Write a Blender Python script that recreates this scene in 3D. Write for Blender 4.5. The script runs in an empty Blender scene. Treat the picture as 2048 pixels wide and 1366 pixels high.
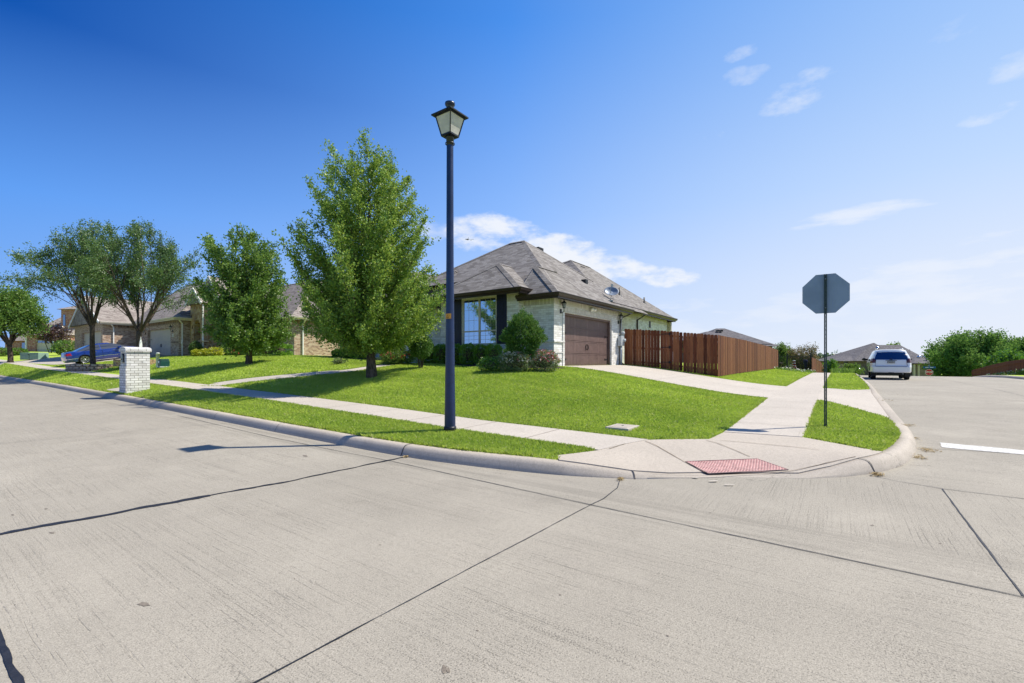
import bpy, bmesh, math, random
import numpy as np
from mathutils import Vector, Matrix
from mathutils.geometry import delaunay_2d_cdt
rad = math.radians
random.seed(7); RNG = np.random.default_rng(11)
scene = bpy.context.scene
COL = scene.collection

# ------------------------------------------------------------------ camera
EYE = 1.5; FPX = 910.0; CX = 1024.0; HY = 722.0
cam_d = bpy.data.cameras.new("camera"); cam = bpy.data.objects.new("camera", cam_d); COL.objects.link(cam)
cam_d.sensor_width = 36; cam_d.lens = 36*FPX/2048
cam_d.shift_y = (HY-683)/2048
cam_d.clip_start = .05; cam_d.clip_end = 5000
cam.location = (0, 0, EYE); cam.rotation_euler = (rad(90), 0, 0)
scene.camera = cam
# ------------------------------------------------------------------ sun and sky
SUN_EL = 55.0; SUN_AZ = 80.0           # compass style: degrees from +Y towards +X
scene.view_settings.view_transform = 'Standard'; scene.view_settings.look = 'None'
scene.view_settings.exposure = 0.55; scene.view_settings.gamma = 1
sl = bpy.data.lights.new("sun", 'SUN'); sl.energy = 4.7; sl.angle = rad(.55); sl.color = (1, .93, .81)
so = bpy.data.objects.new("sun", sl); COL.objects.link(so)
sdir = Vector((math.cos(rad(SUN_EL))*math.sin(rad(SUN_AZ)), math.cos(rad(SUN_EL))*math.cos(rad(SUN_AZ)), math.sin(rad(SUN_EL))))
so.rotation_euler = sdir.to_track_quat('Z', 'Y').to_euler(); so.location = sdir*50

class NT:
    """small helper to write node trees"""
    def __init__(s, tree): s.t = tree; s.n = tree.nodes; s.l = tree.links
    def put(s, inp, v):
        if isinstance(v, bpy.types.NodeSocket): s.l.new(v, inp)
        elif isinstance(v, (tuple, list)) and inp.type == 'RGBA' and len(v) == 3: inp.default_value = (*v, 1)
        else: inp.default_value = v
    def __call__(s, kind, ins=None, out=0, **props):
        nd = s.n.new('ShaderNode'+kind)
        for k, v in props.items(): setattr(nd, k, v)
        for k, v in (ins or {}).items(): s.put(nd.inputs[k], v)
        return nd if out is None else nd.outputs[out]
    def math(s, op, a, b=0.0, c=None, clamp=False):
        d = {0: a, 1: b}
        if c is not None: d[2] = c
        return s('Math', d, operation=op, use_clamp=clamp)
    def vmath(s, op, a, b=(0, 0, 0)): 
        nd = s('VectorMath', {0: a, 1: b}, out=None, operation=op)
        return nd.outputs[1] if op in ('DOT_PRODUCT', 'LENGTH', 'DISTANCE') else nd.outputs[0]
    def mix(s, f, a, b, mode='MIX'):
        nd = s('Mix', None, out=None, data_type='RGBA', blend_type=mode)
        s.put(nd.inputs[0], f); s.put(nd.inputs[6], a); s.put(nd.inputs[7], b); return nd.outputs[2]
    def ramp(s, f, stops, interp='LINEAR'):
        nd = s('ValToRGB', {0: f}, out=None); cr = nd.color_ramp; cr.interpolation = interp
        while len(cr.elements) < len(stops): cr.elements.new(.5)
        for e, (p, c) in zip(cr.elements, stops):
            e.position = p; e.color = (c, c, c, 1) if not isinstance(c, (tuple, list)) else (*c, 1)
        return nd.outputs[0]
    def mapr(s, v, a, b, c=0.0, d=1.0, smooth=True):
        return s('MapRange', {0: v, 1: a, 2: b, 3: c, 4: d}, interpolation_type='SMOOTHSTEP' if smooth else 'LINEAR')
    def noise(s, vec, scale, detail=3, rough=.5, out=0):
        return s('TexNoise', {'Vector': vec, 'Scale': scale, 'Detail': detail, 'Roughness': rough}, out=out)

WSTR = .15
w = bpy.data.worlds.new("World"); scene.world = w; w.use_nodes = True
def build_world():
    t = NT(w.node_tree); t.n.clear()
    sky = t('TexSky', sky_type='NISHITA', sun_disc=False, sun_elevation=rad(SUN_EL), sun_rotation=rad(SUN_AZ), altitude=100, air_density=1.0, dust_density=.9, ozone_density=2.0)
    g = t('TexCoord', out=None).outputs['Generated']
    sep = t('SeparateXYZ', {0: g}, out=None); X, Y, Z = sep.outputs[0], sep.outputs[1], sep.outputs[2]
    # deep blue away from the sun, pale toward it: three columns of colour by compass direction, each by height
    hl = t.math('SQRT', t.math('MAXIMUM', t.math('ADD', t.math('MULTIPLY', X, X), t.math('MULTIPLY', Y, Y)), 1e-4))
    sd = t.math('DIVIDE', t.math('ADD', t.math('MULTIPLY', X, math.sin(rad(SUN_AZ))), t.math('MULTIPLY', Y, math.cos(rad(SUN_AZ)))), hl)
    Zc = t.math('MAXIMUM', Z, 0.0)
    cL = t.ramp(Zc, [(0, (.30, .50, .93)), (.12, (.20, .43, .92)), (.25, (.115, .345, .90)), (.47, (.0, .085, .44)), (1, (.0, .05, .30))])
    cM = t.ramp(Zc, [(0, (.66, .78, .97)), (.12, (.46, .65, 1.0)), (.30, (.24, .48, 1.0)), (.60, (.052, .27, .84)), (1, (.01, .12, .50))])
    cR = t.ramp(Zc, [(0, (.76, .82, .95)), (.15, (.66, .77, .98)), (.30, (.47, .67, 1.0)), (.60, (.22, .47, .95)), (1, (.05, .20, .60))])
    col = t.mix(t.mapr(sd, -.62, .17, smooth=False), cL, cM); col = t.mix(t.mapr(sd, .17, .85, smooth=False), col, cR)
    K = 1/(WSTR*2**scene.view_settings.exposure)
    hs = t.mix(.025, t.vmath('MULTIPLY', col, (K, K, K)), sky)
    # clouds: wispy noise, gathered in elliptical patches given as directions
    Zp = t.math('MAXIMUM', Z, .03)
    cl = t('CombineXYZ', {0: t.math('DIVIDE', X, Zp), 1: t.math('DIVIDE', Y, Zp), 2: 0.0})
    n_big = t.noise(cl, 1.6, 8, .62)
    gv = t.vmath('MULTIPLY', g, (1, 1, 2.2))
    n_puff = t.noise(gv, 9.0, 9, .6)
    n_fine = t.noise(t.vmath('MULTIPLY', g, (1, 1, 4.5)), 6.0, 8, .62)
    total = None
    def patch(px, py, rx, ry, tilt, amount, thr0, thr1, src):
        nonlocal total
        d = Vector(((px-CX)/FPX, 1, (HY-py)/FPX)); L = d.length; d.normalize()
        right = Vector((d.y, -d.x, 0)).normalized(); up = right.cross(d)
        c, s_ = math.cos(rad(tilt)), math.sin(rad(tilt))
        e1 = (right*c+up*s_)/(rx/FPX/L); e2 = (up*c-right*s_)/(ry/FPX/L)
        dv = t.vmath('SUBTRACT', g, tuple(d))
        q = t.math('ADD', t.math('POWER', t.math('ABSOLUTE', t.vmath('DOT_PRODUCT', dv, tuple(e1))), 2.0), t.math('POWER', t.math('ABSOLUTE', t.vmath('DOT_PRODUCT', dv, tuple(e2))), 2.0))
        m = t.mapr(q, 1.0, 0.0)
        v = t.math('ADD', t.math('ADD', t.math('MULTIPLY', t.math('SUBTRACT', src, .5), 1.9), .5), t.math('MULTIPLY', t.math('SUBTRACT', m, 1.0), .62))
        v = t.math('MULTIPLY', t.math('MULTIPLY', t.mapr(v, thr0, thr1), t.mapr(m, 0.0, .12)), amount)
        total = v if total is None else t.math('MAXIMUM', total, v)
    patch(1000, 478, 170, 66, -12, .93, .12, .62, n_puff)
    patch(1120, 520, 220, 62, -14, .95, .08, .55, n_puff)
    patch(1285, 545, 160, 34, -12, .93, .08, .55, n_puff)
    patch(870, 460, 70, 34, 0, .5, .2, .8, n_puff)
    patch(1740, 435, 190, 42, -2, .7, .05, .75, n_fine)
    patch(1600, 182, 115, 52, 10, .6, .22, .85, n_puff)
    patch(1490, 150, 70, 32, 0, .42, .24, .85, n_puff)
    patch(1485, 104, 60, 22, 0, .45, .22, .8, n_puff)
    patch(1985, 225, 85, 30, 5, .55, .2, .8, n_puff)
    patch(1930, 50, 130, 40, 0, .3, .22, .9, n_puff)
    patch(2040, 120, 80, 60, 0, .5, .2, .8, n_puff)
    patch(1450, 272, 80, 20, 0, .26, .22, .8, n_puff)
    patch(2000, 540, 480, 110, 6, .60, .10, .70, n_fine)
    patch(1560, 640, 560, 110, 0, .5, .12, .8, n_fine)
    # thin milky veil toward the lower right
    right_w = t.mapr(t.math('DIVIDE', X, t.math('MAXIMUM', Y, .05)), -.5, 1.1)
    low = t.mapr(t.math('DIVIDE', Z, t.math('MAXIMUM', Y, .05)), .75, 0.0)
    veil = t.math('MULTIPLY', t.math('ADD', t.math('MULTIPLY', right_w, .30), .0), t.math('ADD', t.math('MULTIPLY', low, .75), .25))
    front = t.mapr(Y, 0, .2)
    total = t.math('MULTIPLY', t.math('MAXIMUM', total, veil), front)
    col = t.mix(total, hs, (.90*K, .93*K, .99*K))
    bg = t('Background', {'Color': col, 'Strength': WSTR})
    out = t('OutputWorld', {'Surface': bg}, out=None)
build_world()

# ------------------------------------------------------------------ plan frame: a = along the side street, b = along the main street
UA = Vector((.583, .812)); UA.normalize(); VB = Vector((-UA.y, UA.x)); PHI = math.atan2(UA.y, UA.x)
def W(a, b, z=0.0): return Vector((a*UA.x+b*VB.x, a*UA.y+b*VB.y, z))
def AB(x, y): return (x*UA.x+y*UA.y, x*VB.x+y*VB.y)

# kerb line (a, b, height factor); the block lies on its left
_k = [(4.8,170,1),(4.8,90,1),(4.8,60,1),(4.8,40,1),(4.8,25,1),(4.8,15,1),(4.8,10,1),(4.8,7,1),(4.8,5.6,1),(4.9,4.5,1),(5.1,3.4,1),(5.32,2.7,.75),(5.6,2.1,.3),(5.92,1.68,.06),(6.3,1.28,0),(6.65,.75,0),(6.92,.3,.04),
      (7.3,-.08,.55),(7.75,-.4,1),(8.5,-.72,1),(9.3,-.93,1),(10.1,-1.06,1),(11.0,-1.14,.95),(11.8,-1.18,.5),(12.8,-1.2,.12),(15,-1.2,.08),(19,-1.2,.08),(21.3,-1.2,.12),(22.2,-1.2,1),(25,-1.2,1),(30,-1.2,1),(38,-1.2,1),(46,-1.2,1),(60,-1.2,1),(90,-1.2,1),(160,-1.2,1)]
def catmull(P, step=.35):
    P = np.array(P, float); out = []
    for i in range(len(P)-1):
        p0 = P[max(i-1, 0)]; p1 = P[i]; p2 = P[i+1]; p3 = P[min(i+2, len(P)-1)]
        d = np.linalg.norm((p2-p1)[:2]); n = max(1, min(12, int(d/step)))
        if d > 3.9: n = max(1, int(d/2)) 
        for k in range(n):
            t = k/n
            if d > 3.5: out.append(p1*(1-t)+p2*t); continue
            out.append(.5*((2*p1)+(-p0+p2)*t+(2*p0-5*p1+4*p2-p3)*t*t+(-p0+3*p1-3*p2+p3)*t**3))
    out.append(P[-1]); return np.array(out)
KP = catmull(_k); KP[:, 2] = np.clip(KP[:, 2], 0, 1)
def kerb_dist(a, b):
    """signed distance inside the block from the kerb line, kerb factor at the nearest point"""
    a = np.atleast_1d(np.asarray(a, float)); b = np.atleast_1d(np.asarray(b, float))
    best = np.full(a.shape, 1e9); sg = np.ones(a.shape); fac = np.ones(a.shape)
    for i in range(len(KP)-1):
        p, q = KP[i], KP[i+1]; dx, dy = q[0]-p[0], q[1]-p[1]; L2 = dx*dx+dy*dy
        t = np.clip(((a-p[0])*dx+(b-p[1])*dy)/L2, 0, 1)
        ex = a-(p[0]+t*dx); ey = b-(p[1]+t*dy); d = np.hypot(ex, ey)
        m = d < best-1e-9
        best = np.where(m, d, best); fac = np.where(m, p[2]+t*(q[2]-p[2]), fac)
        sg = np.where(m, np.sign(dx*ey-dy*ex+1e-12), sg)
    return best*sg, fac
ip = lambda x, t: np.interp(x, [p[0] for p in t], [p[1] for p in t])
KR = [(-5,0),(7,0),(10,.03),(15,.09),(21,.16),(31,.25),(46,.32),(60,.42),(104,1.4),(170,3)]
RR = [(6,0),(8.5,0),(13.5,.1),(20.3,.27),(26.5,.37),(38,.40),(44,.38),(49,.28),(54,.0),(60,-.45),(66,-1.1),(77,-2.2),(90,-3.0),(150,-4.2),(400,-6)]
GS = [(6,0),(8.5,0),(13.5,.1),(20.3,.27),(26.5,.37),(38,.40),(46,.38),(57,.0),(76,-1.3),(100,-2.8),(150,-4.2),(400,-6)]
SB = [(0,.13),(2.7,.14),(6.2,.19),(9,.28),(13,.38),(19.8,.52),(27,.66),(31.6,.75),(42,.92),(50,1.1),(60,1.35),(104,2.3),(170,4)]
TA = [(6,.13),(9.5,.165),(12.5,.26),(15.8,.363),(21.3,.434),(30,.49),(44.8,.51),(50,.40),(55,.1),(60,-.33),(66,-1.0),(77,-2.1),(90,-2.9),(150,-4.1),(400,-6)]
HB = [(2,1.2),(9,1.27),(14,1.38),(18,1.5),(24,1.72),(31,1.88),(44,1.93),(60,2.15),(104,2.95),(170,4.5)]
sm = lambda t: (lambda u: u*u*(3-2*u))(np.clip(t, 0, 1))
def road_h(a, b):
    a = np.asarray(a, float); b = np.asarray(b, float)
    r = ip(a, RR); g = ip(a, GS); k = sm((-b-9.5)/3)
    return ip(b, KR)*sm((20-a)/8)+r*(1-k)+g*k + 0.0
def block_h(a, b):
    a = np.asarray(a, float); b = np.asarray(b, float)
    E = ip(b, SB)+ip(a, TA)-.13
    far = ip(a, TA)-.5
    Eb = np.where(a > 44.8, far, 0)
    t = np.clip((a-7.55)/7.3, 0, 1)*1.0
    u = np.clip((b-1.75)/7.0, 0, 1)
    t2 = .85*(1-(1-t)**2)+.15*t; u2 = sm(u)*.5+u*.5
    H = ip(b, HB)+np.minimum(Eb, 0)
    k = t2*u2
    E = np.where(t > 0, ip(b, SB)*(1-0)+ip(a, TA)-.13, E)
    return E*(1-k)+H*k
def ground_h(a, b):
    """height of the ground inside the block, blended to the kerb"""
    d, f = kerb_dist(a, b); r = road_h(a, b); c = .15*f
    t = np.clip((d-.22)/1.2, 0, 1)
    return (r+c)*(1-t)+block_h(a, b)*t, d, r, c
def H(a, b):
    g, d, r, c = ground_h(a, b); return np.where(d > .2, g, r)
def Hs(a, b): return float(H(a, b)[0])
def gp(px, py, z=None):
    """point of the ground seen at a pixel of the photograph"""
    rx = (px-CX)/FPX; rz = (HY-py)/FPX
    if z is not None:
        y = (z-EYE)/rz; return (*AB(rx*y, y), z)
    ys = np.arange(1.5, 140, .05); A, B = AB(rx*ys, ys)
    hh = H(A, B); ray = EYE+rz*ys; i = np.argmax(ray <= hh)
    if ray[i] > hh[i]: i = len(ys)-1
    return float(A[i]), float(B[i]), float(hh[i])
def on_a(px, py, a):
    """(b, z) where the line of sight meets the vertical plane a = const"""
    rx = (px-CX)/FPX; y = a/(rx*UA.x+UA.y); return AB(rx*y, y)[1], EYE+(HY-py)/FPX*y
def on_b(px, py, b):
    rx = (px-CX)/FPX; y = b/(rx*VB.x+VB.y); return AB(rx*y, y)[0], EYE+(HY-py)/FPX*y

# ------------------------------------------------------------------ objects
def props(o, label=None, cat=None, group=None, kind=None):
    if label: o['label'] = label
    if cat: o['category'] = cat
    if group: o['group'] = group
    if kind: o['kind'] = kind
    return o
def thing(name, label, cat, loc, rot=None, group=None):
    """an Empty at the thing's base; loc = (a, b, z), turned with the streets unless rot is given"""
    o = bpy.data.objects.new(name, None); COL.objects.link(o); o.empty_display_size = .2
    o.location = W(*loc); o.rotation_euler = (0, 0, PHI if rot is None else rot)
    return props(o, label, cat, group)
class MB:
    """collects shapes in the local frame of a thing and links them as one mesh object"""
    def __init__(s, org=(0, 0, 0)): s.v = []; s.f = []; s.sm = []; s.org = Vector(org)
    def add(s, vs, fs, smooth=False):
        k = len(s.v); s.v += [Vector(v)-s.org for v in vs]
        for f in fs: s.f.append(tuple(i+k for i in f)); s.sm.append(smooth)
        return s
    def quad(s, *p): return s.add(p, [tuple(range(len(p)))])
    def box(s, x0, x1, y0, y1, z0, z1):
        x0, x1 = min(x0, x1), max(x0, x1); y0, y1 = min(y0, y1), max(y0, y1)
        return s.add([(x0,y0,z0),(x1,y0,z0),(x1,y1,z0),(x0,y1,z0),(x0,y0,z1),(x1,y0,z1),(x1,y1,z1),(x0,y1,z1)],
                     [(0,3,2,1),(4,5,6,7),(0,1,5,4),(1,2,6,5),(2,3,7,6),(3,0,4,7)])
    def bevbox(s, x0, x1, y0, y1, z0, z1, r=.01):
        """box with its edges cut back"""
        bm = bmesh.new(); bmesh.ops.create_cube(bm, size=1)
        for v in bm.verts: v.co = ((x0+x1)/2+v.co.x*(x1-x0), (y0+y1)/2+v.co.y*(y1-y0), (z0+z1)/2+v.co.z*(z1-z0))
        bmesh.ops.bevel(bm, geom=bm.edges[:]+bm.verts[:], offset=r, segments=2, affect='EDGES', profile=.6)
        return s.bm(bm)
    def bm(s, bm, smooth=False, mat=None):
        bm.verts.index_update()
        vs = [(mat @ v.co if mat else v.co.copy()) for v in bm.verts]
        s.add(vs, [tuple(v.index for v in f.verts) for f in bm.faces], smooth); bm.free(); return s
    def frame(s, p, q, up=(0, 0, 1)):
        p, q = Vector(p), Vector(q); d = (q-p).normalized(); u = Vector(up)
        if abs(d.dot(u)) > .98: u = Vector((1, 0, 0))
        x = d.cross(u).normalized(); return p, q, x, x.cross(d).normalized()
    def bar(s, p, q, wd, ht, up=(0, 0, 1)):
        p, q, x, y = s.frame(p, q, up); c = [(-1,-1),(1,-1),(1,1),(-1,1)]
        vs = [e+x*(i*wd/2)+y*(j*ht/2) for e in (p, q) for i, j in c]
        return s.add(vs, [(0,1,2,3),(7,6,5,4),(0,4,5,1),(1,5,6,2),(2,6,7,3),(3,7,4,0)])
    def tube(s, pts, rs, n=10, caps=True):
        pts = [Vector(p) for p in pts]
        if not isinstance(rs, (list, tuple)): rs = [rs]*len(pts)
        vs = []; fs = []
        for i, p in enumerate(pts):
            d = (pts[min(i+1, len(pts)-1)]-pts[max(i-1, 0)])
            if d.length < 1e-6: d = Vector((0, 0, 1))
            _, _, x, y = s.frame(p, p+d)
            for k in range(n):
                t = 2*math.pi*k/n; vs.append(p+(x*math.cos(t)+y*math.sin(t))*rs[i])
            if i:
                for k in range(n): fs.append(((i-1)*n+k, (i-1)*n+(k+1) % n, i*n+(k+1) % n, i*n+k))
        s.add(vs, fs, True)
        if caps:
            k0 = len(s.v)-len(vs)
            s.f.append(tuple(k0+k for k in range(n))[::-1]); s.sm.append(False)
            s.f.append(tuple(len(s.v)-n+k for k in range(n))); s.sm.append(False)
        return s
    def lathe(s, c, prof, n=20, axis='z'):
        c = Vector(c); vs = []; fs = []
        for i, (r, h) in enumerate(prof):
            for k in range(n):
                t = 2*math.pi*k/n; x, y = r*math.cos(t), r*math.sin(t)
                vs.append(c+(Vector((x, y, h)) if axis == 'z' else Vector((h, x, y)) if axis == 'x' else Vector((x, h, y))))
            if i:
                for k in range(n): fs.append(((i-1)*n+k, (i-1)*n+(k+1) % n, i*n+(k+1) % n, i*n+k))
        return s.add(vs, fs, True)
    def prism(s, poly, h0, h1, axis='z'):
        """poly extruded from h0 to h1 along an axis; poly coordinates are the other two"""
        f = {'z': lambda p, h: (p[0], p[1], h), 'x': lambda p, h: (h, p[0], p[1]), 'y': lambda p, h: (p[0], h, p[1])}[axis]
        n = len(poly); vs = [f(p, h) for h in (h0, h1) for p in poly]
        return s.add(vs, [tuple(range(n))[::-1], tuple(range(n, 2*n))]+[(i, (i+1) % n, n+(i+1) % n, n+i) for i in range(n)])
    def build(s, name, mat, parent=None, label=None, **kw):
        me = bpy.data.meshes.new(name); me.from_pydata([tuple(v) for v in s.v], [], s.f)
        me.materials.append(mat); me.polygons.foreach_set('use_smooth', s.sm)
        bm = bmesh.new(); bm.from_mesh(me); bmesh.ops.recalc_face_normals(bm, faces=bm.faces[:])
        uv = bm.loops.layers.uv.new('UVMap')
        for f in bm.faces:
            n = f.normal
            t = Vector((0, 0, 1)).cross(n)
            if t.length < .02: t = Vector((1, 0, 0)); b2 = Vector((0, 1, 0))
            else: t.normalize(); b2 = n.cross(t)
            for l in f.loops: co = l.vert.co+s.org; l[uv].uv = (co.dot(t), co.dot(b2))
        bm.to_mesh(me); bm.free()
        o = bpy.data.objects.new(name, me); COL.objects.link(o)
        if parent: o.parent = parent
        return props(o, label, **kw)
def np_mesh(name, verts, faces_n, mat, parent=None, smooth=False):
    """fast mesh from arrays: verts (N,3); faces of equal corner count laid out in order"""
    me = bpy.data.meshes.new(name); nv = len(verts); nf = nv//faces_n
    me.vertices.add(nv); me.vertices.foreach_set('co', verts.astype(np.float32).ravel())
    me.loops.add(nv); me.loops.foreach_set('vertex_index', np.arange(nv, dtype=np.int32))
    me.polygons.add(nf); me.polygons.foreach_set('loop_start', np.arange(0, nv, faces_n, dtype=np.int32))
    me.update(calc_edges=True); me.materials.append(mat)
    if smooth: me.polygons.foreach_set('use_smooth', np.ones(nf, bool))
    o = bpy.data.objects.new(name, me); COL.objects.link(o)
    if parent: o.parent = parent
    return o
def copy_tree(o, parent=None):
    c = o.copy(); COL.objects.link(c)
    if parent: c.parent = parent
    for ch in [x for x in COL.objects if x.parent == o]: copy_tree(ch, c)
    return c
# ------------------------------------------------------------------ materials
def new_mat(name):
    m = bpy.data.materials.new(name); m.use_nodes = True; t = NT(m.node_tree); t.n.clear(); return m, t
def finish(t, bsdf, disp=None):
    t('OutputMaterial', {'Surface': bsdf}, out=None)
def pbsdf(t, col, rough=.7, metal=0.0, normal=None, spec=.4, **kw):
    ins = {'Base Color': col, 'Roughness': rough, 'Metallic': metal, 'Specular IOR Level': spec}
    if normal is not None: ins['Normal'] = normal
    ins.update(kw); return t('BsdfPrincipled', ins)
def plain(name, col, rough=.6, metal=0.0, var=.12, nscale=6.0, bump=0.0, spec=.4, **kw):
    m, t = new_mat(name); oc = t('TexCoord', out=None).outputs['Object']
    n = t.noise(oc, nscale, 4, .6)
    c = t.mix(t.math('MULTIPLY', t.mapr(n, .3, .7), 1.0), tuple(x*(1-var) for x in col), tuple(min(1, x*(1+var)) for x in col))
    r = t.math('ADD', rough-.08, t.math('MULTIPLY', n, .16))
    nm = None
    if bump: nm = t('Bump', {'Strength': bump, 'Distance': .01, 'Height': t.noise(oc, nscale*8, 3, .6)})
    finish(t, pbsdf(t, c, r, metal, nm, spec, **kw)); return m
def brick_mat(name, cols, mortar, bw=.2, bh=.075, mort=.012, soldier=False, rough=.85, contrast=1.0, stain=None):
    m, t = new_mat(name); uv = t('UVMap', None, uv_map='UVMap')
    if soldier: bw, bh = bh, bw
    br = t('TexBrick', {'Vector': uv, 'Color1': (0, 0, 0), 'Color2': (1, 1, 1), 'Mortar': (.5, .5, .5), 'Scale': 1.0, 'Mortar Size': mort/2, 'Mortar Smooth': .25,
                        'Brick Width': bw, 'Row Height': bh, 'Bias': 0.0}, out=None, offset=0.0 if soldier else .5)
    n = t.noise(uv, 5.0, 5, .6); n2 = t.noise(uv, 38.0, 3, .6)
    tone = t.math('ADD', t.math('MULTIPLY', br.outputs[0], .75*contrast), t.math('MULTIPLY', n, .45))
    c = t.ramp(tone, [(i/(len(cols)-1)*.8+.12, cc) for i, cc in enumerate(cols)])
    c = t.mix(t.math('MULTIPLY', n2, .35), c, tuple(x*.55 for x in cols[0]))
    if stain: c = t.mix(t.math('MULTIPLY', t.mapr(t.noise(uv, stain[1], 5, .65), .5, .72), stain[2]), c, stain[0])
    c = t.mix(br.outputs[1], c, mortar)
    h = t.math('ADD', t.math('MULTIPLY', br.outputs[1], -1.0), t.math('MULTIPLY', n2, .35))
    nm = t('Bump', {'Strength': .7, 'Distance': .008, 'Height': h})
    finish(t, pbsdf(t, c, rough, 0, nm, .2)); return m
def shingle_mat(name, c0, c1, c2):
    m, t = new_mat(name); uv = t('UVMap', None, uv_map='UVMap')
    br = t('TexBrick', {'Vector': uv, 'Color1': (0, 0, 0), 'Color2': (1, 1, 1), 'Mortar': (0, 0, 0), 'Scale': 1.0, 'Mortar Size': .004, 'Mortar Smooth': .3,
                        'Brick Width': .30, 'Row Height': .145, 'Bias': 0.0}, out=None, offset=.37, offset_frequency=2)
    sep = t('SeparateXYZ', {0: uv}, out=None)
    row = t.math('FRACT', t.math('DIVIDE', sep.outputs[1], .145))
    n = t.noise(uv, 1.2, 4, .6); n2 = t.noise(uv, 70.0, 2, .5)
    c = t.ramp(br.outputs[0], [(0, c0), (.5, c1), (1, c2)])
    c = t.mix(t.math('MULTIPLY', t.mapr(n, .35, .7), .18), c, c0)
    c = t.mix(t.math('MULTIPLY', n2, .45), c, tuple(x*.4 for x in c1))
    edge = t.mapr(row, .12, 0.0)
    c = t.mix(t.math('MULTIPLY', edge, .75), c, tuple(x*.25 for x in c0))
    h = t.math('ADD', t.math('MULTIPLY', row, -1.0), t.math('MULTIPLY', br.outputs[0], .4))
    nm = t('Bump', {'Strength': .8, 'Distance': .012, 'Height': h})
    finish(t, pbsdf(t, c, .92, 0, nm, .15)); return m
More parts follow.
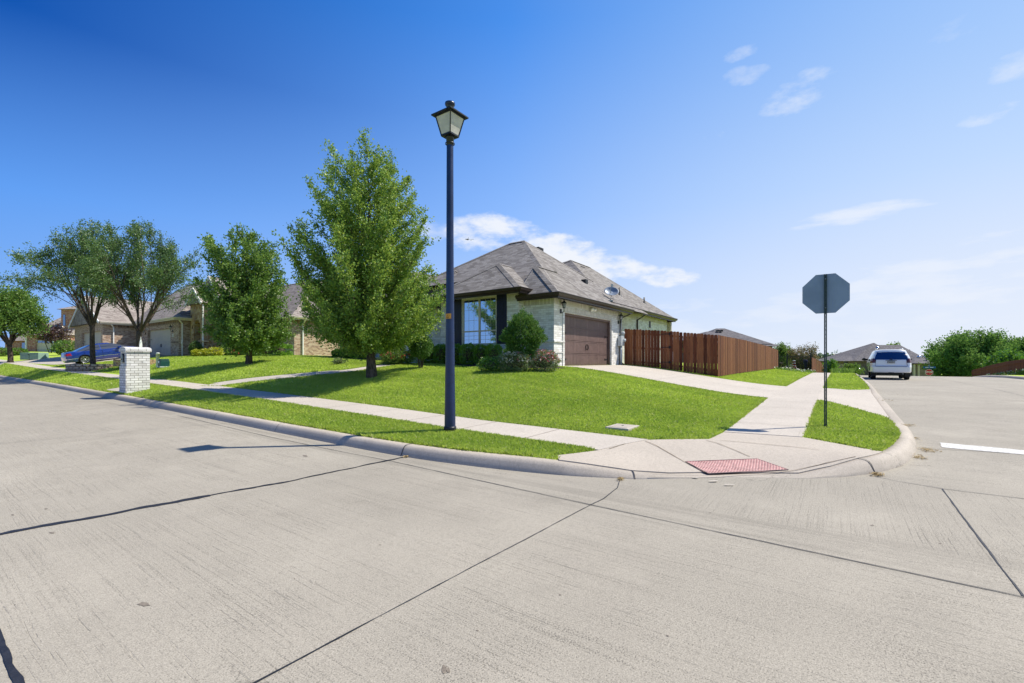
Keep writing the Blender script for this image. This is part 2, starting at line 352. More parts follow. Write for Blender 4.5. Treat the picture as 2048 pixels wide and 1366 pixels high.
def concrete_mat(name, col, tines=None, stains=True, var=.13, warm=None):
    """tines: 'x' or 'y', the plan axis the combed grooves run along; 'road' picks it by place"""
    m, t = new_mat(name); oc = t('TexCoord', out=None).outputs['Object']
    big = t.noise(oc, .33, 5, .6); mid = t.noise(oc, 1.7, 5, .62); fine = t.noise(oc, 26.0, 4, .7); grit = t.noise(oc, 160.0, 2, .6)
    d = tuple(x*(1-var) for x in col); l = tuple(min(1, x*(1+var)) for x in col)
    c = t.mix(t.mapr(big, .3, .7), d, l)
    if tines == 'road':
        q = t('SeparateXYZ', {0: oc}, out=None); sa, sb = q.outputs[0], q.outputs[1]; idx = 0.37
        for k, (src, v) in enumerate(((sa, .38), (sa, 4.33), (sa, 7.3), (sa, 10.35), (sb, 2.1), (sb, 6.2), (sb, 11.7), (sb, 17.8), (sb, -1.0), (sb, -5.1), (sa, 19.4), (sa, 30.0))):
            idx = t.math('ADD', idx, t.math('MULTIPLY', t.math('GREATER_THAN', src, v), 1.37*(k+1)))
        wn = t('TexWhiteNoise', {'W': idx}, noise_dimensions='1D')
        c = t.mix(t.math('MULTIPLY', wn, .55), c, tuple(x*.80 for x in col))
        lane = t.noise(t('CombineXYZ', {0: t.math('MULTIPLY', sa, .85), 1: t.math('MULTIPLY', sb, .05), 2: 4.0}), 1.0, 3, .6)
        c = t.mix(t.math('MULTIPLY', t.mapr(lane, .45, .65), .38), c, tuple(x*.72 for x in col))
        patchy = t.noise(t.vmath('ADD', oc, (3, 9, 0)), .75, 6, .7)
        c = t.mix(t.math('MULTIPLY', t.mapr(patchy, .50, .66), .30), c, tuple(x*.70 for x in col))
    c = t.mix(t.math('MULTIPLY', t.mapr(mid, .35, .75), .45), c, tuple(x*.80 for x in col))
    c = t.mix(t.math('MULTIPLY', t.mapr(fine, .42, .72), .55), c, tuple(x*.62 for x in col))
    c = t.mix(t.math('MULTIPLY', t.mapr(t.noise(oc, 75.0, 2, .6), .38, .68), .30), c, tuple(min(1, x*1.35) for x in col))
    c = t.mix(t.math('MULTIPLY', t.mapr(grit, .50, .68), .6), c, tuple(x*.45 for x in col))
    h = t.math('ADD', t.math('MULTIPLY', fine, .5), t.math('MULTIPLY', grit, .6))
    if tines:
        sp = t('SeparateXYZ', {0: oc}, out=None); A, B = sp.outputs[0], sp.outputs[1]
        def groove(across, along, seed):
            wob = t.math('MULTIPLY', t.noise(t('CombineXYZ', {0: t.math('MULTIPLY', along, .6), 1: t.math('MULTIPLY', across, .3), 2: seed}), 1.0, 2, .5), .09)
            v = t('CombineXYZ', {0: t.math('MULTIPLY', along, .9), 1: t.math('MULTIPLY', t.math('ADD', across, wob), 62.0), 2: seed})
            g = t.noise(v, 1.0, 2, .6)
            v2 = t('CombineXYZ', {0: t.math('MULTIPLY', along, 16.0), 1: t.math('MULTIPLY', t.math('ADD', across, wob), 62.0), 2: seed})
            br = t.noise(v2, 1.0, 2, .5)
            return t.math('MULTIPLY', t.mapr(g, .56, .70), t.mapr(br, .40, .58))
        if tines == 'road':
            g1 = groove(A, B, 3.0); g2 = groove(B, t.math('MULTIPLY', A, 1.0), 9.0)
            in_main = t.math('LESS_THAN', A, 4.33)
            in_fan = t.math('MULTIPLY', t.math('GREATER_THAN', A, 4.85), t.math('LESS_THAN', A, 7.3))
            in_fan = t.math('MULTIPLY', in_fan, t.math('LESS_THAN', B, 2.0))
            g = t.mix(in_fan, g1, g2)
        else: g = groove(A, B, 3.0) if tines == 'y' else groove(B, A, 3.0)
        gz = t.mapr(t.noise(oc, .8, 3, .6), .35, .62)
        g = t.math('MULTIPLY', g, t.math('ADD', .25, t.math('MULTIPLY', gz, .75)))
        c = t.mix(t.math('MULTIPLY', g, .34), c, tuple(x*.34 for x in col))
        if tines == 'road':
            ln = t.mix(in_fan, t.noise(t('CombineXYZ', {0: t.math('MULTIPLY', A, 64.0), 1: t.math('MULTIPLY', B, .35), 2: 1.0}), 1.0, 3, .6), t.noise(t('CombineXYZ', {0: t.math('MULTIPLY', A, .35), 1: t.math('MULTIPLY', B, 64.0), 2: 1.0}), 1.0, 3, .6))
            pz = t.noise(oc, 1.1, 4, .6)
            pit = t.math('ADD', t.noise(oc, 95.0, 2, .6), t.math('ADD', t.math('MULTIPLY', t.math('SUBTRACT', ln, .5), .62), t.math('MULTIPLY', t.math('SUBTRACT', pz, .5), .35)))
            c = t.mix(t.math('MULTIPLY', t.mapr(pit, .60, .72), .62), c, tuple(x*.30 for x in col))
            pit2 = t.noise(t.vmath('ADD', oc, (5, 5, 5)), 120.0, 2, .6)
            c = t.mix(t.math('MULTIPLY', t.mapr(pit2, .50, .64), .34), c, tuple(x*.42 for x in col))
            c = t.mix(t.math('MULTIPLY', t.mapr(pit2, .46, .34), .30), c, tuple(min(1, x*1.5) for x in col))
            streak = t.noise(t('CombineXYZ', {0: t.math('MULTIPLY', A, 7.0), 1: t.math('MULTIPLY', B, .22), 2: 8.0}), 1.0, 4, .6)
            near = t.math('MULTIPLY', t.mapr(A, 3.9, 4.4), t.mapr(A, 5.3, 4.8))
            c = t.mix(t.math('MULTIPLY', t.math('MULTIPLY', near, t.mapr(streak, .45, .6)), .38), c, tuple(x*.55 for x in col))
            h = t.math('SUBTRACT', h, t.math('MULTIPLY', t.mapr(pit, .60, .72), 1.5))
        h = t.math('SUBTRACT', h, t.math('MULTIPLY', g, 2.5))
    if stains:
        s1 = t.mapr(t.noise(oc, .9, 3, .7), .60, .74); s2 = t.mapr(t('TexVoronoi', {'Vector': oc, 'Scale': 2.2, 'Randomness': 1.0}), .055, .03)
        c = t.mix(t.math('MULTIPLY', s1, .30), c, tuple(x*.62 for x in col))
        c = t.mix(t.math('MULTIPLY', s2, .22), c, tuple(x*.45 for x in col))
        lt = t.mapr(t.noise(t.vmath('ADD', oc, (31, 7, 0)), .7, 4, .65), .55, .75)
        c = t.mix(t.math('MULTIPLY', lt, .3), c, tuple(min(1, x*1.22) for x in col))
        cr = t('TexVoronoi', {'Vector': t.vmath('ADD', oc, t.vmath('MULTIPLY', t.noise(oc, 2.0, 4, .6, out=1), (.8, .8, 0))), 'Scale': .16}, feature='DISTANCE_TO_EDGE')
        ck = t.math('MULTIPLY', t.mapr(cr, .0012, .0004), t.mapr(t.noise(oc, .5, 2, .5), .50, .60))
        c = t.mix(t.math('MULTIPLY', ck, .6), c, tuple(x*.35 for x in col))
    nm = t('Bump', {'Strength': .5, 'Distance': .004, 'Height': h})
    finish(t, pbsdf(t, c, .88, 0, nm, .25)); return m
def grass_mat(name, blade=True):
    m, t = new_mat(name); oc = t('TexCoord', out=None).outputs['Object']
    big = t.noise(oc, .45, 4, .6); mid = t.noise(oc, 2.6, 4, .65); fine = t.noise(oc, 14.0, 3, .6)
    c = t.mix(t.mapr(big, .32, .68), (.37, .49, .06), (.50, .62, .09))
    c = t.mix(t.math('MULTIPLY', t.mapr(mid, .4, .7), .55), c, (.52, .62, .12))
    c = t.mix(t.math('MULTIPLY', t.mapr(fine, .5, .75), .5), c, (.22, .38, .045))
    sp = t('SeparateXYZ', {0: oc}, out=None)
    mow = t.noise(t('CombineXYZ', {0: t.math('MULTIPLY', sp.outputs[0], 1.9), 1: t.math('MULTIPLY', sp.outputs[1], .12), 2: 2.0}), 1.0, 2, .5)
    c = t.mix(t.math('MULTIPLY', t.mapr(mow, .42, .58), .28), c, (.22, .38, .035))
    dry = t.noise(t.vmath('ADD', oc, (17, 3, 0)), 1.1, 5, .7)
    c = t.mix(t.math('MULTIPLY', t.mapr(dry, .56, .72), .45), c, (.58, .58, .16))
    if blade:
        ri = t('NewGeometry', out=None).outputs['Random Per Island']
        c = t.mix(t.math('MULTIPLY', t.mapr(ri, .1, 1.0, smooth=False), .5), c, (.50, .60, .12))
        c = t.mix(t.math('GREATER_THAN', ri, .965), c, (.62, .60, .32))
        d = t('BsdfDiffuse', {'Color': c, 'Roughness': .4}); tr = t('BsdfTranslucent', {'Color': c}); 
        gl = t('BsdfGlossy', {'Color': (.9, .95, .8), 'Roughness': .45})
        s = t('MixShader', {0: .42, 1: d, 2: tr}); s = t('MixShader', {0: .02, 1: s, 2: gl}); finish(t, s)
    else:
        c = t.mix(.2, c, (.16, .22, .03))
        nm = t('Bump', {'Strength': .8, 'Distance': .03, 'Height': t.noise(oc, 60.0, 3, .7)})
        finish(t, pbsdf(t, c, .9, 0, nm, .1))
    return m
def leaf_mat(name, c0, c1, c2, trans=.3, gloss=.07, rough=.4):
    m, t = new_mat(name); oc = t('TexCoord', out=None).outputs['Object']
    ri = t('NewGeometry', out=None).outputs['Random Per Island']
    big = t.noise(oc, 1.3, 3, .6)
    c = t.mix(t.math('ADD', t.math('MULTIPLY', ri, .6), t.math('MULTIPLY', t.mapr(big, .3, .7), .4)), c0, c1)
    c = t.mix(t.mapr(ri, .8, 1.0), c, c2)
    d = t('BsdfDiffuse', {'Color': c}); tr = t('BsdfTranslucent', {'Color': t.mix(.5, c, c2)}); gl = t('BsdfGlossy', {'Color': (1, 1, .95), 'Roughness': rough})
    s = t('MixShader', {0: trans, 1: d, 2: tr}); s = t('MixShader', {0: gloss, 1: s, 2: gl}); finish(t, s); return m
def bark_mat(name, c0, c1):
    m, t = new_mat(name); oc = t('TexCoord', out=None).outputs['Object']
    v = t.vmath('MULTIPLY', oc, (14, 14, 3.5)); n = t.noise(v, 2.0, 5, .7)
    c = t.mix(t.mapr(n, .35, .65), c0, c1)
    finish(t, pbsdf(t, c, .9, 0, t('Bump', {'Strength': .9, 'Distance': .02, 'Height': n}), .15)); return m
def glass_mat(name, tint=(.02, .035, .06), refl=.55, rough=.03, wavy=.002):
    m, t = new_mat(name); oc = t('TexCoord', out=None).outputs['Object']
    nm = t('Bump', {'Strength': wavy, 'Distance': .05, 'Height': t.noise(oc, 1.5, 2, .5)})
    d = pbsdf(t, tint, .3, 0, None, .5); g = t('BsdfGlossy', {'Color': (.80, .9, 1.0), 'Roughness': rough, 'Normal': nm})
    lw = t('LayerWeight', {'Blend': .3}, out=None).outputs['Fresnel']
    f = t.math('ADD', refl, t.math('MULTIPLY', lw, 1-refl), clamp=True)
    finish(t, t('MixShader', {0: f, 1: d, 2: g})); return m
def wood_mat(name, c0, c1, c2, board=.14, fade=None):
    m, t = new_mat(name); uv = t('UVMap', None, uv_map='UVMap')
    ri = t('NewGeometry', out=None).outputs['Random Per Island']
    off = t('CombineXYZ', {0: t.math('MULTIPLY', ri, 37.0), 1: t.math('MULTIPLY', ri, 11.0), 2: 0.0})
    v = t.vmath('ADD', t.vmath('MULTIPLY', uv, (24, 1.6, 1)), off)
    n = t.noise(v, 1.0, 6, .68); k = t.mapr(t('TexVoronoi', {'Vector': t.vmath('ADD', t.vmath('MULTIPLY', uv, (9, 2.8, 1)), off), 'Scale': 1.0}), .16, .05)
    c = t.ramp(t.math('ADD', t.math('MULTIPLY', n, .62), t.math('MULTIPLY', ri, .42)), [(.25, c0), (.52, c1), (.82, c2)])
    c = t.mix(t.math('MULTIPLY', k, .75), c, tuple(x*.3 for x in c0))
    finish(t, pbsdf(t, c, .8, 0, t('Bump', {'Strength': .5, 'Distance': .004, 'Height': n}), .2)); return m
def stone_mat(name):
    m, t = new_mat(name); uv = t('UVMap', None, uv_map='UVMap')
    v = t.vmath('ADD', uv, t.vmath('MULTIPLY', t.noise(uv, 3.0, 2, .5, out=1), (.12, .12, 0)))
    vo = t('TexVoronoi', {'Vector': v, 'Scale': 3.2}, out=None); ve = t('TexVoronoi', {'Vector': v, 'Scale': 3.2}, feature='DISTANCE_TO_EDGE')
    sp = t('SeparateColor', {0: vo.outputs[1]}, out=None)
    c = t.ramp(sp.outputs[0], [(0, (.10, .045, .025)), (.3, (.42, .27, .14)), (.6, (.52, .38, .22)), (.85, (.30, .19, .11)), (1, (.6, .48, .32))])
    c = t.mix(t.math('MULTIPLY', t.noise(uv, 20.0, 4, .6), .5), c, (.12, .08, .05))
    c = t.mix(t.mapr(ve, .05, .02), c, (.36, .31, .25))
    finish(t, pbsdf(t, c, .85, 0, t('Bump', {'Strength': .8, 'Distance': .02, 'Height': t.mapr(ve, 0, .1)}), .2)); return m
def paint_mat(name, col, rough=.3, coat=1.0, metal=.0, flake=0.0):
    m, t = new_mat(name); oc = t('TexCoord', out=None).outputs['Object']
    n = t.noise(oc, 3.0, 3, .6); dirt = t.mapr(t.noise(oc, 9.0, 4, .7), .5, .8)
    c = t.mix(t.math('MULTIPLY', dirt, .10), col, tuple(.5*x+.08 for x in col))
    finish(t, pbsdf(t, c, t.math('ADD', rough, t.math('MULTIPLY', n, .06)), metal, None, .5, **{'Coat Weight': coat, 'Coat Roughness': .04})); return m

M = {}
M['road'] = concrete_mat('road concrete', (.355, .325, .268), 'road', True)
M['side_road'] = M['road']
M['walk'] = concrete_mat('sidewalk concrete', (.48, .435, .375), 'y', False, .07)
M['walk2'] = concrete_mat('sidewalk concrete of the side street', (.48, .435, .375), 'x', False, .07)
M['ramp'] = concrete_mat('ramp concrete', (.45, .40, .335), None, False, .08)
M['kerb'] = concrete_mat('kerb concrete', (.42, .375, .315), None, True, .2)
M['kerb2'] = M['kerb']
M['tar'] = plain('joint tar', (.018, .019, .024), .55, 0, .3, 20, .3)
M['lawn'] = grass_mat('lawn soil and thatch', False)
M['grass'] = grass_mat('grass blades')
M['mulch'] = plain('dark mulch', (.035, .024, .017), .95, 0, .5, 30, 1.0)
M['dirt'] = plain('bare dirt', (.16, .12, .08), .95, 0, .3, 9, .6)
M['dry'] = plain('dry grass', (.36, .27, .13), .9, 0, .3, 20, .3)
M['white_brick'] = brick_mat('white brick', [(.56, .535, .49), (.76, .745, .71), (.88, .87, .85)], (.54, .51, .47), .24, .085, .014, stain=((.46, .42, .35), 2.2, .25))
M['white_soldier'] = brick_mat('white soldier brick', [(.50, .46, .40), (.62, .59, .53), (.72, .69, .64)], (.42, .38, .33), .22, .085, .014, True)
M['mail_brick'] = brick_mat('weathered white brick', [(.58, .56, .53), (.74, .73, .71), (.85, .84, .82)], (.25, .23, .21), .23, .088, .016, stain=((.16, .17, .19), 2.6, .75))
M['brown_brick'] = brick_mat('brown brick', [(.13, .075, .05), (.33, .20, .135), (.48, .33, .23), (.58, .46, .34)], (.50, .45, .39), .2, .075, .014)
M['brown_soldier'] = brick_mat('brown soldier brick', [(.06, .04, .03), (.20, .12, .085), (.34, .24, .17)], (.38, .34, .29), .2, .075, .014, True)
M['red_brick'] = brick_mat('red brick', [(.13, .035, .025), (.30, .085, .06), (.42, .16, .11), (.50, .36, .28)], (.40, .34, .30), .2, .075, .014)
M['grey_brick'] = brick_mat('grey brown brick', [(.08, .06, .055), (.18, .14, .12), (.26, .2, .17)], (.26, .23, .20), .2, .075, .014)
M['stone'] = stone_mat('mixed field stone')
M['shingle'] = shingle_mat('grey brown shingles', (.165, .150, .138), (.245, .226, .212), (.325, .305, .288))
M['shingle2'] = shingle_mat('brown shingles', (.20, .17, .15), (.31, .27, .24), (.40, .36, .32))
M['shingle3'] = shingle_mat('dark grey shingles', (.10, .095, .10), (.16, .15, .155), (.22, .21, .215))
M['fascia'] = plain('dark brown gutter', (.035, .022, .017), .4, 0, .15)
M['tan_trim'] = plain('tan trim', (.42, .36, .28), .6)
M['white_trim'] = plain('white trim', (.74, .73, .70), .5, 0, .05)
M['cream_trim'] = plain('cream trim', (.55, .50, .42), .55, 0, .06)
M['navy'] = plain('navy shutter', (.008, .010, .040), .5, 0, .2)
M['garage_brown'] = plain('brown garage door', (.135, .088, .078), .55, 0, .12, 3)
M['garage_tan'] = plain('beige garage door', (.52, .46, .38), .55, 0, .06, 3)
M['glass'] = glass_mat('window glass', (.02, .05, .10), .62)
M['glass2'] = glass_mat('dim window glass', (.02, .03, .045), .3)
M['blinds'] = plain('white blinds', (.5, .55, .6), .6)
M['black'] = plain('black metal', (.012, .012, .014), .45, 0, .2)
M['lamp_navy'] = plain('dark blue lamp paint', (.004, .017, .072), .36, 0, .2, 8, .15, .5)
M['lamp_black'] = plain('black lantern paint', (.012, .014, .020), .4, 0, .2)
M['frost'] = plain('frosted lantern pane', (.46, .45, .42), .55, 0, .2, 3)
M['steel'] = plain('galvanised steel', (.20, .22, .24), .42, .75, .2, 12)
M['post_green'] = plain('dark green sign post', (.028, .048, .048), .5, .2, .2, 20)
M['sign_back'] = plain('brushed aluminium', (.22, .28, .36), .5, .35, .10, 2)
M['sign_red'] = plain('sign red', (.55, .015, .02), .5, 0, .05); M['sign_blue'] = plain('street sign blue', (.01, .10, .34), .45, 0, .05)
M['white_paint'] = plain('white road paint', (.52, .51, .48), .75, 0, .3, 22, .3)
M['white'] = plain('plain white', (.8, .8, .78), .5, 0, .04)
M['grey_box'] = plain('grey meter box', (.42, .45, .47), .5, 0, .1); M['dish'] = plain('grey dish', (.20, .24, .30), .45, .2, .15, 2)
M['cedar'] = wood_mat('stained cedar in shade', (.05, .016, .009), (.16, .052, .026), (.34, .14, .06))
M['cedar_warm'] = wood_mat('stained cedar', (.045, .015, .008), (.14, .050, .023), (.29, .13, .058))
M['redwood'] = wood_mat('red stained fence', (.07, .012, .010), (.125, .026, .018), (.17, .045, .03))
M['mat_pink'] = plain('tactile paving', (.50, .33, .30), .9, 0, .18, 12, .3)
M['mat_dome'] = plain('tactile dome', (.40, .19, .18), .75, 0, .2, 12)
M['utility_green'] = plain('pale green utility paint', (.22, .34, .26), .55, 0, .1)
M['dark_green'] = plain('dark green plastic', (.01, .06, .055), .4, 0, .15)
M['pale_post'] = plain('pale plastic post', (.50, .55, .50), .5, 0, .08)
M['orange'] = plain('orange sticker', (.55, .26, .03), .5, 0, .5, 40); M['bark'] = bark_mat('grey brown bark', (.035, .028, .022), (.12, .098, .078))
M['bark_dark'] = bark_mat('dark bark', (.035, .027, .022), (.115, .09, .07))
M['leaf'] = leaf_mat('elm leaves', (.060, .150, .018), (.19, .34, .038), (.46, .56, .10), .42, .03, .5)
M['leaf_dark'] = leaf_mat('dark elm leaves', (.040, .100, .030), (.105, .195, .05), (.21, .32, .08), .38, .04, .5)
M['leaf_mid'] = leaf_mat('mid green leaves', (.055, .135, .02), (.135, .26, .036), (.28, .40, .07), .4, .03, .5)
M['leaf_hedge'] = leaf_mat('hedge leaves', (.08, .21, .018), (.18, .37, .03), (.3, .48, .06), .34, .03, .5)
M['leaf_gloss'] = leaf_mat('glossy holly leaves', (.03, .095, .018), (.085, .20, .03), (.22, .34, .08), .26, .02, .5)
M['leaf_lime'] = leaf_mat('lime leaves', (.06, .18, .01), (.12, .28, .02), (.2, .36, .04), .3)
M['leaf_yellow'] = leaf_mat('golden leaves', (.30, .36, .02), (.5, .52, .03), (.65, .6, .05), .3)
M['leaf_purple'] = leaf_mat('purple leaves', (.03, .012, .015), (.08, .03, .03), (.14, .07, .05), .2)
M['leaf_rose'] = leaf_mat('rose leaves', (.08, .15, .05), (.20, .28, .11), (.36, .34, .17), .3, .03, .5)
M['leaf_myrtle'] = leaf_mat('crape myrtle leaves', (.07, .12, .03), (.17, .21, .06), (.38, .20, .14), .35, .02, .5)
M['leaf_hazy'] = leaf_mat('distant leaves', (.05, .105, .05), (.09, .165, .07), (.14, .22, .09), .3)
M['leaf_right'] = leaf_mat('broad leaves', (.05, .14, .03), (.15, .31, .06), (.28, .42, .10), .35, .01, .6)
M['petal_red'] = plain('red petals', (.42, .02, .03), .6); M['petal_pink'] = plain('pink petals', (.62, .16, .20), .6); M['petal_white'] = plain('white petals', (.7, .66, .6), .7)
M['blue_paint'] = paint_mat('blue car paint', (.002, .026, .21), .25, 1.0, .0)
M['white_car'] = paint_mat('white car paint', (.76, .77, .79), .25, 1.0)
M['car_glass'] = glass_mat('car glass', (.006, .010, .018), .07, .02, 0)
M['car_rear_glass'] = glass_mat('tinted rear glass', (.004, .010, .06), .08, .03, 0)
M['tyre'] = plain('tyre rubber', (.012, .012, .013), .85, 0, .2); M['rim'] = plain('alloy', (.45, .46, .48), .3, .8, .1)
M['chrome'] = plain('bright trim', (.6, .62, .65), .25, .9, .05); M['tail_red'] = plain('tail lamp', (.30, .012, .012), .25, 0, .2, 6)
M['tail_dark'] = plain('smoked tail lamp', (.10, .03, .04), .2, 0, .3, 8)
M['plastic'] = plain('black plastic', (.018, .018, .02), .6)
M['plate'] = plain('licence plate', (.5, .5, .5), .5, 0, .2, 20); M['cloth_blue'] = plain('blue cloth', (.006, .015, .07), .8)
# ------------------------------------------------------------------ ground, roads, kerb, walks
def in_poly(a, b, poly):
    a = np.asarray(a); b = np.asarray(b); r = np.zeros(a.shape, bool); n = len(poly); j = n-1
    for i in range(n):
        xi, yi = poly[i]; xj, yj = poly[j]
        c = ((yi > b) != (yj > b)) & (a < (xj-xi)*(b-yi)/(yj-yi+1e-12)+xi); r ^= c; j = i
    return r
def dens(poly, step):
    out = []
    for i in range(len(poly)):
        p, q = poly[i], poly[(i+1) % len(poly)]; d = math.hypot(q[0]-p[0], q[1]-p[1]); n = max(1, int(d/step))
        for k in range(n): out.append((p[0]+(q[0]-p[0])*k/n, p[1]+(q[1]-p[1])*k/n))
    return out
def struct(o): o['kind'] = 'structure'; return o
def sheet(name, poly, step, hfun, mat, lift=0.0, edge=.5, skirt=0.0, parent=None):
    """one sheet draped over the ground inside a plan outline"""
    P = dens(poly, edge); a = np.array([p[0] for p in poly]); b = np.array([p[1] for p in poly])
    ga, gb = np.meshgrid(np.arange(a.min()+step/2, a.max(), step), np.arange(b.min()+step/2, b.max(), step)); ga = ga.ravel(); gb = gb.ravel()
    m = in_poly(ga, gb, poly); ga, gb = ga[m], gb[m]
    vs = [Vector(p) for p in P]+[Vector((x, y)) for x, y in zip(ga, gb)]; n = len(P)
    v2, e2, f2, _, _, _ = delaunay_2d_cdt(vs, [(i, (i+1) % n) for i in range(n)], [], 1, 1e-5)
    A = np.array([v.x for v in v2]); B = np.array([v.y for v in v2]); Z = hfun(A, B)+lift
    mb = MB(); mb.add([(x, y, z) for x, y, z in zip(A, B, Z)], [tuple(f) for f in f2], True)
    if skirt:
        zb = hfun(np.array([p[0] for p in P]), np.array([p[1] for p in P]))+lift
        mb.add([(p[0], p[1], z) for p, z in zip(P, zb)]+[(p[0], p[1], z-skirt) for p, z in zip(P, zb)], [(i, (i+1) % n, n+(i+1) % n, n+i) for i in range(n)])
    o = mb.build(name, mat, parent)
    if parent is None: o.rotation_euler = (0, 0, PHI); struct(o)
    return o
def grid_sheet(name, As, Bs, hfun, mat, keep=None, lift=0.0):
    A, B = np.meshgrid(As, Bs); Z = hfun(A.ravel(), B.ravel()).reshape(A.shape)+lift
    na, nb = len(As), len(Bs); K = keep(A, B) if keep else None
    vs = [(x, y, z) for x, y, z in zip(A.ravel(), B.ravel(), Z.ravel())]; fs = []
    for j in range(nb-1):
        for i in range(na-1):
            q = [(j, i), (j, i+1), (j+1, i+1), (j+1, i)]
            if K is None or any(K[p] for p in q): fs.append(tuple(p[0]*na+p[1] for p in q))
    mb = MB(); mb.add(vs, fs, True); o = mb.build(name, mat); o.rotation_euler = (0, 0, PHI); return struct(o)
def var_steps(segs):
    out = []
    for lo, hi, st in segs: out += list(np.arange(lo, hi-1e-6, st))
    out.append(segs[-1][1]); return np.array(out)
# far ground: one sheet to the horizon, a little below everything laid over it
def far_h(a, b):
    base = np.where(b > -1.2, np.where(a > 4.8, block_h(a, np.maximum(b, 0)), ip(b, KR)+.1), ip(a, GS)+.1)
    near = (a > -5) & (a < 100) & (b > -10.5) & (b < 125)
    return np.where(near, base-.6, base)
o = grid_sheet('ground', var_steps([(-1500,-300,300),(-300,-40,40),(-40,-5,5),(-5,100,3),(100,200,10),(200,600,50),(600,2600,400)]),
           var_steps([(-1500,-300,300),(-300,-60,30),(-60,-10.5,3.5),(-10.5,125,3),(125,200,15),(200,800,100),(800,2400,400)]), far_h, M['lawn'], None, 0)
# roads
def road_keep(A, B):
    d, _ = kerb_dist(A.ravel(), B.ravel()); d = d.reshape(A.shape); return (d < .9) & ((A < 5.8) | (B < 3))
grid_sheet('road', var_steps([(-4.2,4,.8),(4,14,.35),(14,50,1.0),(50,140,3)]), var_steps([(-9,-1.8,.8),(-1.8,6,.35),(6,60,1.0),(60,150,3)]), road_h, M['road'], road_keep)
# kerb, swept along the kerb line
def kerb_obj(name, pts, side, mat):
    prof = [(.0,-.06,0),(.005,.0,.05),(.03,0,.35),(.055,0,.66),(.085,0,.88),(.12,0,.98),(.155,0,1.0),(.25,0,1.0),(.26,-.12,1.0)]
    vs = []; n = len(prof); P = np.array(pts)
    for i in range(len(P)):
        t = P[min(i+1, len(P)-1)]-P[max(i-1, 0)]; t = t[:2]/np.linalg.norm(t[:2]); nx, ny = -t[1]*side, t[0]*side
        r = float(road_h(P[i][0], P[i][1])); h = .15*P[i][2]+.007
        for d, z, f in prof: vs.append((P[i][0]+nx*d, P[i][1]+ny*d, r+z+h*f))
    fs = [(i*n+k, i*n+k+1, (i+1)*n+k+1, (i+1)*n+k) for i in range(len(P)-1) for k in range(n-1)]
    o = MB().add(vs, fs, True).build(name, mat); o.rotation_euler = (0, 0, PHI); return struct(o)
kerb_obj('kerb', KP, 1, M['kerb'])
far = catmull([(-4.2,150,1),(-4.2,60,1),(-4.2,20,1),(-4.2,0,1),(-4.2,-12,1)], 2)
kerb_obj('kerb', far, -1, M['kerb'])
kerb_obj('kerb', catmull([(160,-9,1),(60,-9,1),(30,-9,1),(12,-9,1),(9,-9.3,1),(6.5,-10.6,1),(5.3,-13,1),(5,-18,1),(4.9,-40,1)], 2), 1, M['kerb'])
def kerb_joint(px, py, w=.014, seed=1):
    a, b, _ = gp(px, py, 0.0); i = int(np.argmin(np.hypot(KP[:, 0]-a, KP[:, 1]-b))); P = KP; t = P[min(i+1, len(P)-1)]-P[max(i-1, 0)]; t = t[:2]/np.linalg.norm(t[:2]); nx, ny = -t[1], t[0]
    r = float(road_h(P[i][0], P[i][1])); h = .15*P[i][2]+.012; vs = []
    prof = [(-.012,.004),(.003,.05),(.026,.35),(.050,.66),(.080,.89),(.12,.99),(.155,1.0),(.25,1.0)]
    for k, (d, f) in enumerate(prof):
        for s_ in (-1, 1): vs.append((P[i][0]+nx*d+t[0]*w/2*s_, P[i][1]+ny*d+t[1]*w/2*s_, r+h*f+.004))
    o = MB().add(vs, [(2*k, 2*k+1, 2*k+3, 2*k+2) for k in range(len(prof)-1)]).build('kerb_joint', M['tar']); o.rotation_euler = (0, 0, PHI); struct(o)
for q, (x_, y_) in enumerate(((812, 915), (1239, 962), (1739, 951), (422, 835), (560, 866), (300, 816), (1835, 905))): kerb_joint(x_, y_, .016 if q < 3 else .009)
# lawn base over the block, the two far verges
lawn_h = lambda a, b: ground_h(a, b)[0]
kin = [(p[0], p[1]) for p in KP if p[0] < 62 and p[1] < 100]
def off_line(pts, d):
    out = []; P = np.array(pts)
    for i in range(len(P)):
        t = P[min(i+1, len(P)-1)]-P[max(i-1, 0)]; t = t/np.linalg.norm(t); out.append((P[i][0]-t[1]*d, P[i][1]+t[0]*d))
    return out
kin2 = off_line(kin, .22)
near_poly = [p for p in kin2 if p[1] < 26 and p[0] < 27]
sheet('lawn', near_poly+[(27, -.9), (27, 26), (5.1, 26)], .4, lawn_h, M['lawn'], 0, .5)
def lawn_far_keep(A, B): return (A > 5.05) & (B > -.95) & ~((A < 26.5) & (B < 25.5))
grid_sheet('lawn', var_steps([(5.1,27,.9),(27,60,1.2),(60,110,4)]), var_steps([(-.9,26,1.0),(26,62,1.2),(62,130,4)]), lawn_h, M['lawn'],
           lambda A, B: ~((A < 26.9) & (B < 25.9)), -.004)
grid_sheet('far_verge', var_steps([(9,60,1.5),(60,120,4)]), var_steps([(-40,-9.3,1.5),(-9.3,-9.25,.05)]), lambda a, b: ip(a, GS)+.15-.0*b, M['lawn'])
grid_sheet('near_verge', var_steps([(-60,-4.5,3)]), var_steps([(-20,60,4),(60,150,10)]), lambda a, b: ip(b, KR)+.15, M['lawn'])

